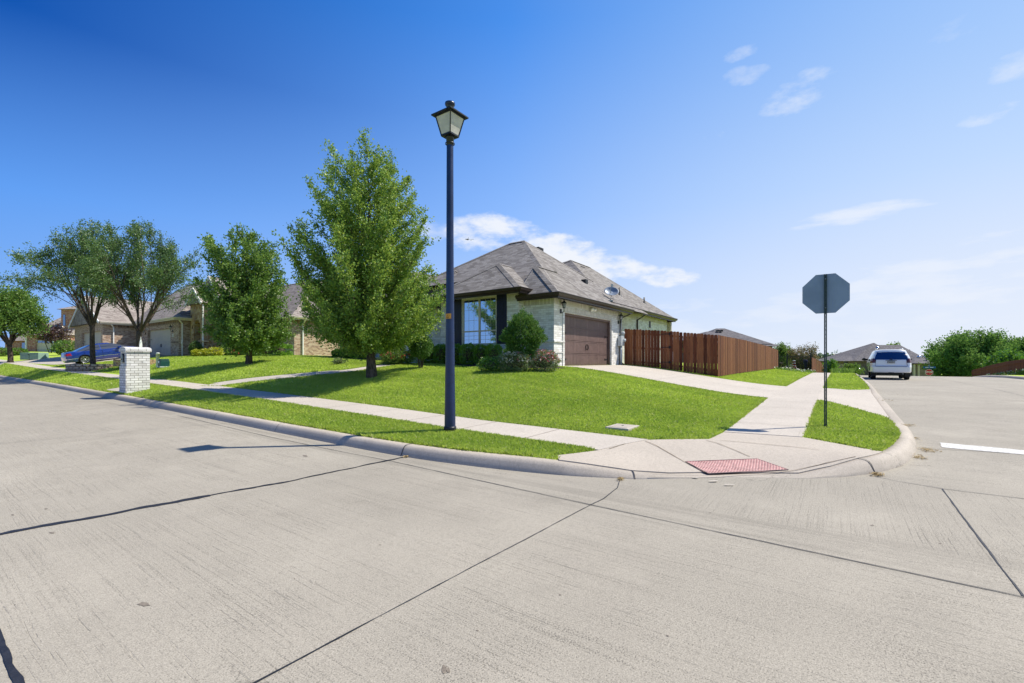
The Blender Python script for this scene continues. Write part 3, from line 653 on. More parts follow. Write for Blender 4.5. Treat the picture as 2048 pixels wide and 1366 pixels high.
# concrete walks
Wt = .03
walk_main = [(6.35,2.95),(7.55,2.6),(7.55,130),(6.35,130)]
walk_side = [(9.3,.5),(62,.5),(62,1.72),(9.1,1.72)]
drive = [(15.35,1.72),(21.9,1.72),(21.9,9.25),(15.5,9.25)]
drive = [(15.6,1.72),(21.4,1.72),(21.7,8.97),(15.6,8.97)]
apron = [(14.0,-.975),(14.9,-.35),(15.7,.5),(21.2,.5),(21.4,-.3),(21.9,-.975)]
ramp = off_line([p for p in kin if 5.15 < p[0] < 8.6 and p[1] < 3.3], .21)
ramp_poly = ramp+[(8.75,-.25),(9.3,.5),(9.1,1.72),(8.2,1.78),(7.55,2.6),(6.35,2.95),(5.62,3.25)]
entry = []
for px, py in [(430,770.5),(500,762),(600,752.5),(690,742),(745,737),(800,735)]: entry.append(gp(px, py)[:2])
path_c = [gp(x_, y_)[:2] for x_, y_ in ((424,771.5),(470,765),(530,758),(592,752),(650,746.5),(700,742.5))]
path_c = [(7.45, path_c[0][1]+.1)]+path_c[1:]+[(path_c[-1][0]*.5+8.0, min(path_c[-1][1], 16.6)), (16.9, 16.2)]

pc = [tuple(p[:2]) for p in catmull([(x, y, 0) for x, y in path_c], .4)]
path_poly = off_line(pc, .42)+off_line(pc, -.42)[::-1]
sheet('sidewalk', walk_main, 1.2, lawn_h, M['walk'], Wt, .5, .08)
sheet('sidewalk', walk_side, 1.2, lawn_h, M['walk2'], Wt, .5, .08)
sheet('ramp_landing', ramp_poly, .35, lawn_h, M['ramp'], .022, .2, .05)
sheet('driveway', drive, .8, lawn_h, M['walk2'], Wt+.004, .4, .08)
sheet('driveway_apron', apron, .6, lawn_h, M['walk2'], Wt-.004, .3, .06)
sheet('garden_path', path_poly, .5, lawn_h, M['walk'], Wt-.006, .4, .05)
driveA = [(13.3,41.9),(13.3,50.2),(11.0,50.4),(11.0,61),(7.55,63),(7.55,55.5),(7.9,49.5),(8.6,45.5),(10.2,43.3)]
sheet('driveway', driveA, 1.0, lawn_h, M['walk'], Wt+.004, .6, .06)
driveA2 = [(5.05,57),(6.35,57.5),(6.35,63.5),(5.05,64)]
sheet('driveway_apron', driveA2, 1.0, lawn_h, M['walk'], Wt, .6, .06)
mail_walk = [(5.12,21.2),(5.12,23.2),(5.5,22.9),(5.6,21.2)]
sheet('mailbox_pad', mail_walk, .5, lawn_h, M['walk'], Wt, .3, .05)
# joints and cracks
def ribbon(name, pts, wd, mat, hfun=road_h, lift=.005, jit=.25, step=.06, group=None, seed=1, gaps=0.0):
    r = random.Random(seed); P = []
    for i in range(len(pts)-1):
        p, q = pts[i], pts[i+1]; n = max(1, int(math.hypot(q[0]-p[0], q[1]-p[1])/step))
        for k in range(n): P.append((p[0]+(q[0]-p[0])*k/n, p[1]+(q[1]-p[1])*k/n))
    P.append(pts[-1]); A = np.array([p[0] for p in P]); B = np.array([p[1] for p in P]); Z = hfun(A, B)+lift
    vs = []; fs = []; wj = 1.0; cj = 0.0
    for i in range(len(P)):
        i0, i1 = max(i-1, 0), min(i+1, len(P)-1); tx, ty = A[i1]-A[i0], B[i1]-B[i0]; L = math.hypot(tx, ty) or 1
        wj = .7*wj+.3*(1+r.uniform(-jit, jit)*2.2); cj = .8*cj+.2*r.uniform(-1, 1)*wd*.9
        for s in (-1, 1): vs.append((A[i]-ty/L*(s*wd/2*wj+cj), B[i]+tx/L*(s*wd/2*wj+cj), Z[i]))
        if i and not (gaps and r.random() < gaps): fs.append((2*i-2, 2*i-1, 2*i+1, 2*i))
    o = MB().add(vs, fs).build(name, mat); o.rotation_euler = (0, 0, PHI); return struct(o)
J = lambda *pp: [gp(x, y, 0.0)[:2] for x, y in pp]
ribbon('road_joint', [(-4.1,6.25)]+J((0,1069),(250,1022),(420,991)), .085, M['tar'], jit=.35, seed=2)
ribbon('road_joint', J((420,991),(560,966),(806,915)), .050, M['tar'], jit=.5, seed=32)
ribbon('road_joint', [(4.55,14),(4.45,9)]+J((780,922),(1180,1010),(2048,1195))+[(4.2,-3.5),(4.2,-9)], .011, M['tar'], jit=.3, seed=3)
ribbon('road_joint', J((1239,944),(1239,962),(1235,976),(1207,998),(1182,1010),(850,1185),(510,1366))+[(-1,2.3),(-4.1,2.4)], .008, M['tar'], jit=.5, seed=4)
ribbon('road_joint', [(.42,60),(.40,20),(.38,3.5),(.38,-9)], .026, M['tar'], jit=.4, seed=5)
ribbon('road_joint', J((1739,951),(1790,962),(1885,978),(2048,998))+[(7.4,-4),(7.4,-9)], .010, M['tar'], jit=.4, seed=6)
ribbon('road_joint', J((1885,978),(1990,1120),(2046,1193)), .013, M['tar'], jit=.35, seed=7)
ribbon('road_joint', J((1850,900),(1885,903.5),(2048,913.5))+[(10.3,-5),(10.3,-9)], .014, M['tar'], jit=.35, seed=8)
ribbon('road_joint', [(4.7,11.6),(1.3,11.9),(-4.1,12.2)], .008, M['tar'], jit=.5, seed=9)
ribbon('road_joint', [(4.7,17.5),(-4.1,18.2)], .008, M['tar'], jit=.5, seed=10)
ribbon('road_joint', [(10.4,-5.1),(25,-5.1),(48,-5.1)], .012, M['tar'], jit=.3, seed=12)
for q, aa in enumerate((14.8, 19.4, 24.0, 30, 36)): ribbon('road_joint', [(aa,-1.25),(aa+.2,-9)], .009, M['tar'], jit=.5, seed=20+q)
# walk joints, scored grooves
for q, bb in enumerate(np.arange(4.3, 62, 1.5)): ribbon('walk_joint', [(6.36,bb),(7.54,bb)], .010, M['dirt'], lawn_h, Wt+.005, .2, .3, seed=40+q)
for q, aa in enumerate(list(np.arange(10.4, 62, 1.45))): ribbon('walk_joint', [(aa,.51),(aa,1.71)], .010, M['dirt'], lawn_h, Wt+.009, .2, .3, seed=90+q)
LJ = lambda *pp: [gp(x, y)[:2] for x, y in pp]
for q, pp in enumerate([LJ((1218,903),(1276,885)), LJ((1290,886),(1368,929),(1417,953)), LJ((1413,884),(1500,918)), LJ((1440,884),(1583,898),(1640,903)), LJ((1300,958),(1420,957),(1540,950.5),(1640,936),(1712,919))]):
    ribbon('walk_joint', pp, .012, M['dirt'], lawn_h, .030, .3, .1, seed=150+q)
ribbon('walk_joint', [(15.65,5.2),(21.5,5.2)], .012, M['dirt'], lawn_h, Wt+.010, .2, .3, seed=170)
ribbon('walk_joint', [(18.5,1.75),(18.6,8.9)], .012, M['dirt'], lawn_h, Wt+.010, .2, .3, seed=171)
# stop line, worn paint flecks by the ramp
def poly_mark(name, poly, mat, hfun=road_h, lift=.006): return sheet(name, poly, .4, hfun, mat, lift, .3)
sl_ = [gp(x, y, .02)[:2] for x, y in ((1877,888.5),(2048,904.5),(2048,912),(1888,898))]
p0, p1, p2, p3 = sl_
ext = lambda p, q, L: (q[0]+(q[0]-p[0])/math.hypot(q[0]-p[0], q[1]-p[1])*L, q[1]+(q[1]-p[1])/math.hypot(q[0]-p[0], q[1]-p[1])*L)
e1 = ext(p0, p1, 2.2); e2 = ext(p3, p2, 2.2)
rr = random.Random(4)
jit_line = lambda p, q, n, k: [(p[0]+(q[0]-p[0])*i/n+rr.uniform(-k, k), p[1]+(q[1]-p[1])*i/n+rr.uniform(-k, k)) for i in range(n)]
poly_mark('stop_line', jit_line(p0, e1, 18, .02)+jit_line(e1, e2, 2, 0)+jit_line(e2, p3, 18, .012)+jit_line(p3, p0, 3, .02), M['white_paint'])
mb = MB(); rr = random.Random(5)
for cx, cy, wx in ((1427,962.5,20),(1458,970,26),(1391,955.5,18)):
    n = 9; pts = []
    for k in range(n):
        t = 2*math.pi*k/n; s = rr.uniform(.5, 1.1); q = gp(cx+wx*.5*math.cos(t)*s, cy+1.1*math.sin(t)*s, .01); pts.append((q[0], q[1], float(road_h(q[0], q[1]))+.018))
    mb.add(pts, [tuple(range(n))])
o = mb.build('paint_flecks', M['walk']); o.rotation_euler = (0, 0, PHI); struct(o)
# oil spots, tar drips
mb = MB(); rr = random.Random(8)
for cx, cy, wx, wy in ((288,1209,26,10),(104,1066,12,5),(26,1030,8,3),(92,1018,7,3),(1758-870,1338,13,18),(896,1342,10,12),(955,1261,7,3),(589,1158,4,3),(610,912,12,4),(1745,1051,8,3),(1420,1026,6,2),(30,1210,4,3),(1120,1190,6,3),(1335,1272,5,3),(760,1090,5,2),(1880,1087,7,3)):
    n = 12; pts = []
    for k in range(n):
        t = 2*math.pi*k/n; s = rr.uniform(.55, 1.15); q = gp(cx+wx*.5*math.cos(t)*s, cy+wy*.5*math.sin(t)*s, 0.0); pts.append((q[0], q[1], .0022))
    mb.add(pts, [tuple(range(n))])
o = mb.build('road_stains', plain('oil drip', (.17, .145, .115), .8, 0, .3, 60)); o.rotation_euler = (0, 0, PHI); struct(o)

# ------------------------------------------------------------------ grass blades
beds = []   # plan outlines without grass (planting beds); filled before blades are grown
bed_house = [(15.4,9.3),(14.6,8.1),(13.6,8.3),(13.05,9.6),(13.2,11.6),(13.9,13.6),(14.1,15.3),(16.9,15.5),(17,11)]
bed_left = [(16.0,16.9),(14.7,17.0),(14.3,19),(14.5,22),(14.9,24.4),(16,24.4)]
beds += [bed_house, bed_left]
sheet('mulch_bed', bed_house, .5, lawn_h, M['mulch'], .035, .25, .04); sheet('mulch_bed', bed_left, .5, lawn_h, M['mulch'], .035, .3, .04)
cover_c = np.array(gp(1245, 858)[:2])
hole_polys = [walk_main, walk_side, drive, apron, ramp_poly, path_poly, driveA, driveA2, bed_house, bed_left,
              [(cover_c[0]-.3,cover_c[1]-.24),(cover_c[0]+.3,cover_c[1]-.24),(cover_c[0]+.3,cover_c[1]+.24),(cover_c[0]-.3,cover_c[1]+.24)],
              [(15.33,9),(22,9),(31,9.4),(31,25),(15.9,24),(15.9,18),(14.9,14.7),(14.9,10.4)], [(13.3,31),(60,31),(60,60),(11,60),(11,50),(13.3,50)],mail_walk]
def free_mask(a, b, kd=.245):
    d, _ = kerb_dist(a, b); m = d > kd
    for p in hole_polys: m &= ~in_poly(a, b, p)
    return m
def blades(a, b, h0, wd, rng, lean=1.0, curve=True):
    n = len(a); z = ground_h(a, b)[0]; az = rng.uniform(0, 2*np.pi, n); hh = h0*rng.uniform(.55, 1.25, n); ln = rng.uniform(.25, lean, n)*hh
    la = rng.uniform(0, 2*np.pi, n); ww = wd*rng.uniform(.6, 1.3, n)
    wx, wy = np.cos(az)*ww/2, np.sin(az)*ww/2; P = np.zeros((n, 4, 3))
    P[:, 0] = np.stack([a-wx, b-wy, z-.01], 1); P[:, 1] = np.stack([a+wx, b+wy, z-.01], 1)
    mx, my = a+np.cos(la)*ln*.35, b+np.sin(la)*ln*.35
    P[:, 2] = np.stack([mx+wx*.8, my+wy*.8, z+hh*.62], 1)
    P[:, 3] = np.stack([a+np.cos(la)*ln, b+np.sin(la)*ln, z+hh], 1)
    return P.reshape(-1, 3)
def grow(regs, seed=3):
    rng = np.random.default_rng(seed); out = []
    for (a0, a1, b0, b1, dens_, h, wd) in regs:
        n = int((a1-a0)*(b1-b0)*dens_); a = rng.uniform(a0, a1, n); b = rng.uniform(b0, b1, n)
        x = a*UA.x+b*VB.x; y = a*UA.y+b*VB.y; m = (y > 1) & (np.abs(x/np.maximum(y, .1)) < 1.25)
        a, b = a[m], b[m]; m = free_mask(a, b); a, b = a[m], b[m]
        out.append(blades(a, b, h, wd, rng))
    return np.concatenate(out)
B = grow([(4.9,8.0,3,8,5200,.050,.007),(4.9,8.0,8,14,3000,.052,.010),(4.9,8.0,14,26,1500,.055,.016),(4.9,8,26,62,420,.06,.03),
          (8.0,12,-1.2,8,3600,.050,.008),(12,16,-1.2,8,2000,.052,.012),(8,12,8,16,2200,.052,.011),(12,17,8,18,1200,.055,.016),(16,27,-1.2,9,900,.055,.02),
          (27,62,-1.2,6,260,.06,.035),(8,17,16,31,600,.055,.024),(8,14,31,62,220,.06,.04),(7.0,8.1,-1.2,3,5200,.050,.007)])
g = np_mesh('grass', B, 4, M['grass']); g.rotation_euler = (0, 0, PHI); g['kind'] = 'stuff'; props(g, 'bright green mown grass of the corner lawns and verges', 'grass')
# longer ragged blades leaning over the edges of the walks and the kerb
def edge_blades(lines, per_m, h, wd, seed=5):
    rng = np.random.default_rng(seed); out = []
    for pts, side in lines:
        for i in range(len(pts)-1):
            p, q = np.array(pts[i]), np.array(pts[i+1]); L = np.linalg.norm(q-p); mid = (p+q)/2
            y = mid[0]*UA.y+mid[1]*VB.y; k = per_m*min(1.0, 8.0/max(y, 4)); n = int(L*k)
            if n == 0: continue
            t = rng.uniform(0, 1, n); d = np.abs(rng.normal(0, .035, n)); tx, ty = (q-p)/L; nx, ny = -ty*side, tx*side
            wob = .03*np.sin(t*L*3+i)
            a = p[0]+(q[0]-p[0])*t+nx*(d+wob); b = p[1]+(q[1]-p[1])*t+ny*(d+wob)
            out.append(blades(a, b, h, wd*max(1, y/9), rng, .9))
    return np.concatenate(out)
seg = lambda p, q, s=1.0: [(p[0]+(q[0]-p[0])*k/int(max(1, math.hypot(q[0]-p[0], q[1]-p[1])/s)), p[1]+(q[1]-p[1])*k/int(max(1, math.hypot(q[0]-p[0], q[1]-p[1])/s))) for k in range(int(max(1, math.hypot(q[0]-p[0], q[1]-p[1])/s))+1)]
ok = lambda p: free_mask(np.array([p[0]]), np.array([p[1]]))[0]
L_ = [(seg((6.31,3.0),(6.31,30)), 1), (seg((7.59,2.6),(7.59,17.8)), -1), (seg((7.59,19.6),(7.59,40)), -1), (seg((9.2,1.76),(15.5,1.76)), 1), (seg((21.5,1.76),(45,1.76)), 1),
      (seg((9.45,.46),(15.5,.46)), -1), (seg((21.6,.46),(45,.46)), -1), (seg((15.55,1.8),(15.5,8.2)), 1), (seg((21.5,1.8),(21.75,8.9)), -1), (seg((8.2,1.84),(7.6,2.6), .3), -1), (seg((5.64,3.3),(6.3,3.02), .3), 1),
      (seg((8.7,-.3),(9.35,.46), .3), -1), (off_line([p for p in kin if p[1] > 3.2 and p[1] < 30], .265), 1), (off_line([p for p in kin if 8.4 < p[0] < 13.6 and p[1] < 0], .265), 1), (off_line([p for p in kin if 22.5 < p[0] < 45 and p[1] < 0], .265), 1),
      (off_line(pc, .46), 1), (off_line(pc, -.46), -1)]
B = edge_blades(L_, 420, .062, .007)
g = np_mesh('grass', B, 4, M['grass']); g.rotation_euler = (0, 0, PHI); g['kind'] = 'stuff'; props(g, 'ragged grass edge leaning over the kerb and walks', 'grass')
# dry clippings caught in the gutter
rng = np.random.default_rng(9); cl = []
for (pa, pb, n, sp) in [(*gp(1855,905,0)[:2],160,.10),(*gp(1838,918,0)[:2],90,.08),(*gp(1755,951,0)[:2],120,.05),(*gp(1820,880,.03)[:2],120,.12),(*gp(1241,960,0)[:2],60,.03),(*gp(812,915,0)[:2],60,.03),(*gp(1816,856,.04)[:2],80,.1),(*gp(1770,800,.25)[:2],60,.2)]:
    a = rng.normal(pa, sp, n); b = rng.normal(pb, sp*.6, n); th = rng.uniform(0, np.pi, n); L = rng.uniform(.015, .05, n); ww = .005
    z = road_h(a, b)+rng.uniform(.006, .03, n); P = np.zeros((n, 4, 3)); ca, sa = np.cos(th), np.sin(th)
    for k, (u, v) in enumerate([(-1,-1),(1,-1),(1,1),(-1,1)]): P[:, k] = np.stack([a+ca*L*u/2-sa*ww*v/2, b+sa*L*u/2+ca*ww*v/2, z+u*rng.uniform(-.006, .006, n)], 1)
    cl.append(P.reshape(-1, 3))
g = np_mesh('dry_clippings', np.concatenate(cl), 4, M['dry']); g.rotation_euler = (0, 0, PHI); g['kind'] = 'stuff'; props(g, 'dry straw coloured clippings caught in the gutter', 'clippings')
# ------------------------------------------------------------------ street lamp
def text_mb(txt, size, mat, name, parent, loc, rot, ext=.002, font_w=1.0, **kw):
    cu = bpy.data.curves.new(name, 'FONT'); cu.body = txt; cu.size = size; cu.extrude = ext; cu.align_x = 'CENTER'; cu.align_y = 'CENTER'; cu.offset = size*.02
    o = bpy.data.objects.new(name, cu); me = bpy.data.meshes.new_from_object(o); bpy.data.objects.remove(o)
    me.materials.clear(); me.materials.append(mat); o = bpy.data.objects.new(name, me); COL.objects.link(o); o.parent = parent; o.location = loc; o.rotation_euler = rot; o.scale = (font_w, 1, 1)
    return props(o, **kw)
la, lb, lz = gp(900, 864)
HT = EYE+(722-274.5)/FPX*(la*UA.y+lb*VB.y)-lz      # height of the lantern's foot
def street_lamp(loc, ht, label, grp, simple=False):
    t = thing('street_lamp', label, 'street lamp', loc, group=grp)
    prof = [(.103, 0), (.100, .3), (.087, 1.2), (.077, 2.1), (.068, 3.2), (.062, ht-.02)]
    n = 24; p2 = []
    r_at = lambda h: np.interp(h, [q[1] for q in prof], [q[0] for q in prof])
    hs = np.arange(0, ht, .012 if not simple else .5)
    for i, h in enumerate(hs): p2.append((float(r_at(h))+(.0011 if i % 3 == 0 else 0), h))
    MB().lathe((0, 0, 0), p2, n).build('pole', M['lamp_navy'], t)
    MB().lathe((0, 0, 0), [(.0, -.03), (.116, -.03), (.118, .085), (.112, .10), (.102, .104)], n).build('base_collar', M['lamp_black'], t)
    hd = ht; w0, w1 = .112, .188; top = hd+.375
    mb = MB(); mb.lathe((0, 0, 0), [(.062, hd-.16), (.070, hd-.15), (.072, hd-.02), (.09, hd), (0, hd)], 20); mb.lathe((0, 0, 0), [(.084, hd-.135), (.090, hd-.13), (.090, hd-.115), (.084, hd-.11)], 20)
    mb.build('neck', M['lamp_black'], t)
    mb = MB(); bt = .018
    for sx, sy in ((-1,-1),(1,-1),(1,1),(-1,1)):
        mb.bar((sx*w0, sy*w0, hd+.02), (sx*w1, sy*w1, top), .020, .020, (sx, -sy, 0))
    for wv, z in ((w0, hd+.02), (w1, top-.008)):
        for i in range(4):
            c = [(-1,-1),(1,-1),(1,1),(-1,1)]; p, q = c[i], c[(i+1) % 4]
            mb.bar((p[0]*wv, p[1]*wv, z), (q[0]*wv, q[1]*wv, z), .020, .028)
    mb.box(-w0+.004, w0-.004, -w0+.004, w0-.004, hd, hd+.012)
    mb.build('lantern_frame', M['lamp_black'], t)
    for i in range(4):
        c = [(-1,-1),(1,-1),(1,1),(-1,1)]; p, q = c[i], c[(i+1) % 4]; k = .985
        MB().add([(p[0]*w0*k, p[1]*w0*k, hd+.03), (q[0]*w0*k, q[1]*w0*k, hd+.03), (q[0]*w1*k, q[1]*w1*k, top-.01), (p[0]*w1*k, p[1]*w1*k, top-.01)], [(0, 1, 2, 3)]).build('lantern_pane', M['frost'], t)
    wr = .245; mb = MB()
    vs = [(-wr,-wr,top),(wr,-wr,top),(wr,wr,top),(-wr,wr,top),(-wr,-wr,top+.022),(wr,-wr,top+.022),(wr,wr,top+.022),(-wr,wr,top+.022)]+[(sx*.075, sy*.075, top+.075) for sx, sy in ((-1,-1),(1,-1),(1,1),(-1,1))]
    mb.add(vs, [(3,2,1,0),(0,1,5,4),(1,2,6,5),(2,3,7,6),(3,0,4,7),(4,5,9,8),(5,6,10,9),(6,7,11,10),(7,4,8,11),(8,9,10,11)]); mb.build('lantern_roof', M['lamp_black'], t)
    MB().lathe((0, 0, top+.07), [(.078, 0), (.075, .02), (.066, .05), (.062, .13), (.085, .14), (.095, .165), (.092, .19), (.04, .20), (0, .20)], 20).build('finial', M['lamp_navy'], t)
    return t
lamp = street_lamp((la, lb, lz), HT, 'tall dark blue street lamp with four-sided lantern on the near grass verge', 'street lamps')
MB().lathe((-.15, .13, HT+.39), [(.025, 0), (.025, .05), (.0, .055)], 10).build('light_sensor', M['black'], lamp)
# number sticker
sz = EYE+(722-633)/FPX*(la*UA.y+lb*VB.y)-lz; rs = .0775
mb = MB(); n = 10; t0 = math.radians(180+54-90-18-50+0)
vdir = math.atan2(-lb, -la)            # towards the camera in the plan frame
for k in range(n+1):
    t = vdir+math.radians(-62+95*k/n-18)
    for z in (sz-.047, sz+.047): mb.v.append(Vector((rs*1.03*math.cos(t), rs*1.03*math.sin(t), z)))
for k in range(n): mb.f.append((2*k, 2*k+2, 2*k+3, 2*k+1)); mb.sm.append(True)
mb.build('number_sticker', M['orange'], lamp, 'weathered orange number sticker')
mb = MB(); rr = random.Random(3)
for k in range(7):
    t = vdir+math.radians(-70+13*k); r2 = rs*1.045
    for _ in range(2):
        z = sz+rr.uniform(-.028, .028); dt = rr.uniform(.02, .05); h = rr.uniform(.006, .022)
        mb.quad((r2*math.cos(t), r2*math.sin(t), z-h), (r2*math.cos(t+dt), r2*math.sin(t+dt), z-h), (r2*math.cos(t+dt), r2*math.sin(t+dt), z+h), (r2*math.cos(t), r2*math.sin(t), z+h))
mb.build('faded_digits', M['black'], lamp)

# ------------------------------------------------------------------ sign posts
def perforated(mb, h, w=.048, pitch=.0254, hole=.0115, cx=0, cy=0):
    """square tube with a row of square holes down every face"""
    n = int(h/pitch); hw = w/2; hh = hole/2
    for ax in range(4):
        c, s = [(1,0),(0,1),(-1,0),(0,-1)][ax]
        P = lambda u, z: (cx+c*hw-s*u, cy+s*hw+c*u, z)
        mb.quad(P(-hw,0), P(-hh,0), P(-hh,h), P(-hw,h)); mb.quad(P(hh,0), P(hw,0), P(hw,h), P(hh,h))
        for i in range(n):
            z0 = i*pitch; z1 = z0+pitch-hole; mb.quad(P(-hh,z0), P(hh,z0), P(hh,z1), P(-hh,z1))
def octagon(R, c=0): return [(R*math.cos(math.pi/8+k*math.pi/4), c+R*math.sin(math.pi/8+k*math.pi/4)) for k in range(8)]
sa, sb, sz_ = gp(1651, 856)
sd_ = sa*UA.y+sb*VB.y
t = thing('stop_sign', 'bare metal back of a stop sign on a perforated post in the kerbside grass', 'sign', (sa, sb, sz_))
oct_z = EYE+(722-587)/FPX*sd_-sz_; R = .381/math.cos(math.pi/8)
mb = MB(); perforated(mb, oct_z+.375); mb.build('post', M['post_green'], t)
MB().box(-.032, .032, -.032, .032, -.05, .05).bar((-.05,0,.012),(.05,0,.012),.02,.02).build('post_sleeve', M['post_green'], t)
pl = MB().prism(octagon(R, oct_z), .026, .030, 'x').build('sign_plate', M['sign_back'], t)
MB().prism(octagon(R*.985, oct_z), .0302, .0315, 'x').build('sign_face', M['sign_red'], pl)
text_mb('STOP', .34, M['white'], 'lettering', pl, (.0335, 0, oct_z), (rad(90), 0, rad(90)), .0008, .85)
for dz in (-.28, .28): MB().lathe((-.026, 0, oct_z+dz), [(.0, -.008), (.012, -.008), (.012, .0), (.0, .0)], 8, 'x').build('bolt', M['steel'], t)

# far sign with street names
fa, fb = AB(*( (1858-CX)/FPX*57, 57)); fz = -1.75
t = thing('stop_sign', 'small red stop sign under blue street name blades beyond the crest of the road', 'sign', (fa, fb, fz))
fzc = EYE+(722-744.5)/FPX*57-fz
MB().box(-.03, .03, -.03, .03, 0, fzc+.95).build('post', M['post_green'], t)
pl = MB().prism(octagon(.41, fzc), -.045, -.04, 'x').build('sign_plate', M['white'], t)
MB().prism(octagon(.375, fzc), -.050, -.0452, 'x').build('sign_face', M['sign_red'], pl)
text_mb('STOP', .33, M['white'], 'lettering', pl, (-.053, 0, fzc), (rad(90), 0, rad(-90)), .001, .85)
b1 = MB().box(-.036, -.031, -.62, .55, fzc+.50, fzc+.72).build('street_name_blade', M['sign_blue'], t)
MB().box(-.039, -.0365, -.40, -.08, fzc+.58, fzc+.65).box(-.039, -.0365, .05, .36, fzc+.57, fzc+.64).build('pale_lettering', M['white'], b1)
b2 = MB().box(-.58, .5, -.0025, .0025, fzc+.74, fzc+.94).build('street_name_blade', M['sign_blue'], t)
MB().box(-.40, .3, -.005, -.003, fzc+.80, fzc+.87).build('pale_lettering', M['white'], b2)

# far street lamp
x_ = (1853.5-CX)/FPX*85; fa, fb = AB(x_, 85)
street_lamp((fa, fb, -2.9), EYE+(722-719.5)/FPX*85+2.9, 'distant black street lamp beside the broad tree beyond the crest', 'street lamps', True)

# ------------------------------------------------------------------ tactile paving, meter cover
P = [gp(x, y) for x, y in ((1371,927.5),(1514,923),(1577,946),(1417,953))]
c = [sum(p[i] for p in P)/4 for i in range(3)]
t = thing('tactile_paving', 'dusty pink tactile paving mat with raised domes set in the corner ramp', 'tactile paving', (c[0], c[1], c[2]))
zl = lambda a, b: float(lawn_h(np.array([a]), np.array([b]))[0])+.026
vs = [(p[0]-c[0], p[1]-c[1], zl(p[0], p[1])-c[2]) for p in P]
nu, nv = 26, 11; L = lambda u, v: [(vs[0][k]*(1-u)+vs[1][k]*u)*(1-v)+(vs[3][k]*(1-u)+vs[2][k]*u)*v for k in range(3)]
mb = MB()
g_ = [(i/nu, j/nv) for j in range(nv+1) for i in range(nu+1)]; vv = []
for u, v in g_:
    q = L(u, v); q[2] = zl(q[0]+c[0], q[1]+c[1])-c[2]+.004; vv.append(q)
mb.add(vv, [(j*(nu+1)+i, j*(nu+1)+i+1, (j+1)*(nu+1)+i+1, (j+1)*(nu+1)+i) for j in range(nv) for i in range(nu)]); mb.build('mat_slab', M['mat_pink'], t)
mb = MB()
for j in range(nv):
    for i in range(nu):
        q = L((i+.5)/nu, (j+.5)/nv); q[2] = zl(q[0]+c[0], q[1]+c[1])-c[2]+.004
        mb.lathe(q, [(.017, -.002), (.012, .006), (.0, .0065)], 7)
mb.build('domes', M['mat_dome'], t, kind='stuff')
mb = MB()
for i in range(4):
    p, q = vs[i], vs[(i+1) % 4]; mb.bar((p[0],p[1],p[2]+.0045),(q[0],q[1],q[2]+.0045),.008,.008)
mb.build('edging', plain('dusty joint', (.32,.24,.21), .9), t)
t = thing('meter_cover', 'pale grey rectangular utility cover sunk in the corner lawn', 'utility cover', (cover_c[0], cover_c[1], Hs(*cover_c)))
MB().bevbox(-.29, .29, -.23, .23, -.02, .05, .01).build('frame', M['walk'], t); MB().bevbox(-.24, .24, -.18, .18, .03, .056, .006).build('lid', M['kerb'], t)
MB().box(-.03, .05, -.012, .012, .056, .060).build('lid_slot', M['black'], t)

# ------------------------------------------------------------------ brick mailbox
ma, mb_ = 5.44, 20.75
mz = Hs(ma, mb_)
t = thing('mailbox', 'weathered white brick mailbox pillar with arched cap by the kerb', 'mailbox', (ma, mb_, mz-.03))
a0, a1, b0, b1 = -.33, .34, -.34, .34; th = 1.47
MB().box(a0, a1, b0, b1, 0, th-.0).build('brick_pillar', M['mail_brick'], t)
MB().box(a0-.03, a0+.3, b0-.022, b1+.022, 0, th*.66).build('brick_front', M['mail_brick'], t)
arc = [(b0-.04, th-.0), (b0-.04, th+.10), (b0+.08, th+.15), (0, th+.18), (b1-.08, th+.15), (b1+.04, th+.10), (b1+.04, th-.0)]
MB().prism(arc, a0-.04, a1+.04, 'x').build('cap', M['mail_brick'], t, 'pale arched brick cap')
bx = MB(); pr = [(-.10, th-.36), (.10, th-.36), (.10, th-.18)]+[(.10*math.cos(k*math.pi/8), th-.18+.10*math.sin(k*math.pi/8)) for k in range(1, 8)]+[(-.10, th-.18)]
bx.prism(pr, a0-.06, a0-.0, 'x').build('letterbox_door', M['steel'], t)
MB().prism([(p[0]*1.15, (p[1]-(th-.22))*1.15+th-.22) for p in pr], a0-.032, a0-.006, 'x').build('letterbox_rim', M['black'], t)
MB().box(a0-.08, a0-.06, -.02, .02, th-.28, th-.25).build('knob', M['black'], t)
# ------------------------------------------------------------------ utility boxes
ua_, ub_, uz_ = gp(316, 734)
uy = 25.5; x_ = (316-CX)/FPX*uy; ua_, ub_ = AB(x_, uy); uz_ = Hs(ua_, ub_)
def at(px, y): 
    a, b = AB((px-CX)/FPX*y, y); return a, b, Hs(a, b)
la_, lb_, lz_ = gp(315.5, 735)
t = thing('marker_post', 'pale round utility marker post standing beside the small green box', 'post', (la_, lb_, lz_))
dd = la_*UA.y+lb_*VB.y; hh = 29/FPX*dd
MB().lathe((0,0,0), [(.085*dd/25,0),(.085*dd/25,hh-.05),(.092*dd/25,hh-.05),(.092*dd/25,hh),(.05*dd/25,hh+.02),(0,hh+.02)], 16).build('post_body', M['pale_post'], t)
la_, lb_, lz_ = gp(327.5, 735); dd = la_*UA.y+lb_*VB.y; k = dd/25
t = thing('utility_pedestal', 'small dark green utility pedestal beside the pale marker post', 'utility box', (la_, lb_, lz_))
MB().bevbox(-.22*k, .22*k, -.2*k, .2*k, 0, 14/FPX*dd, .03).build('housing', M['dark_green'], t)
MB().bevbox(-.25*k, .25*k, -.23*k, .23*k, 0, 2/FPX*dd, .02).build('base_ring', M['pale_post'], t); MB().bevbox(-.2*k, .2*k, -.18*k, .18*k, 14/FPX*dd, 17/FPX*dd, .03).build('lid', M['dark_green'], t)
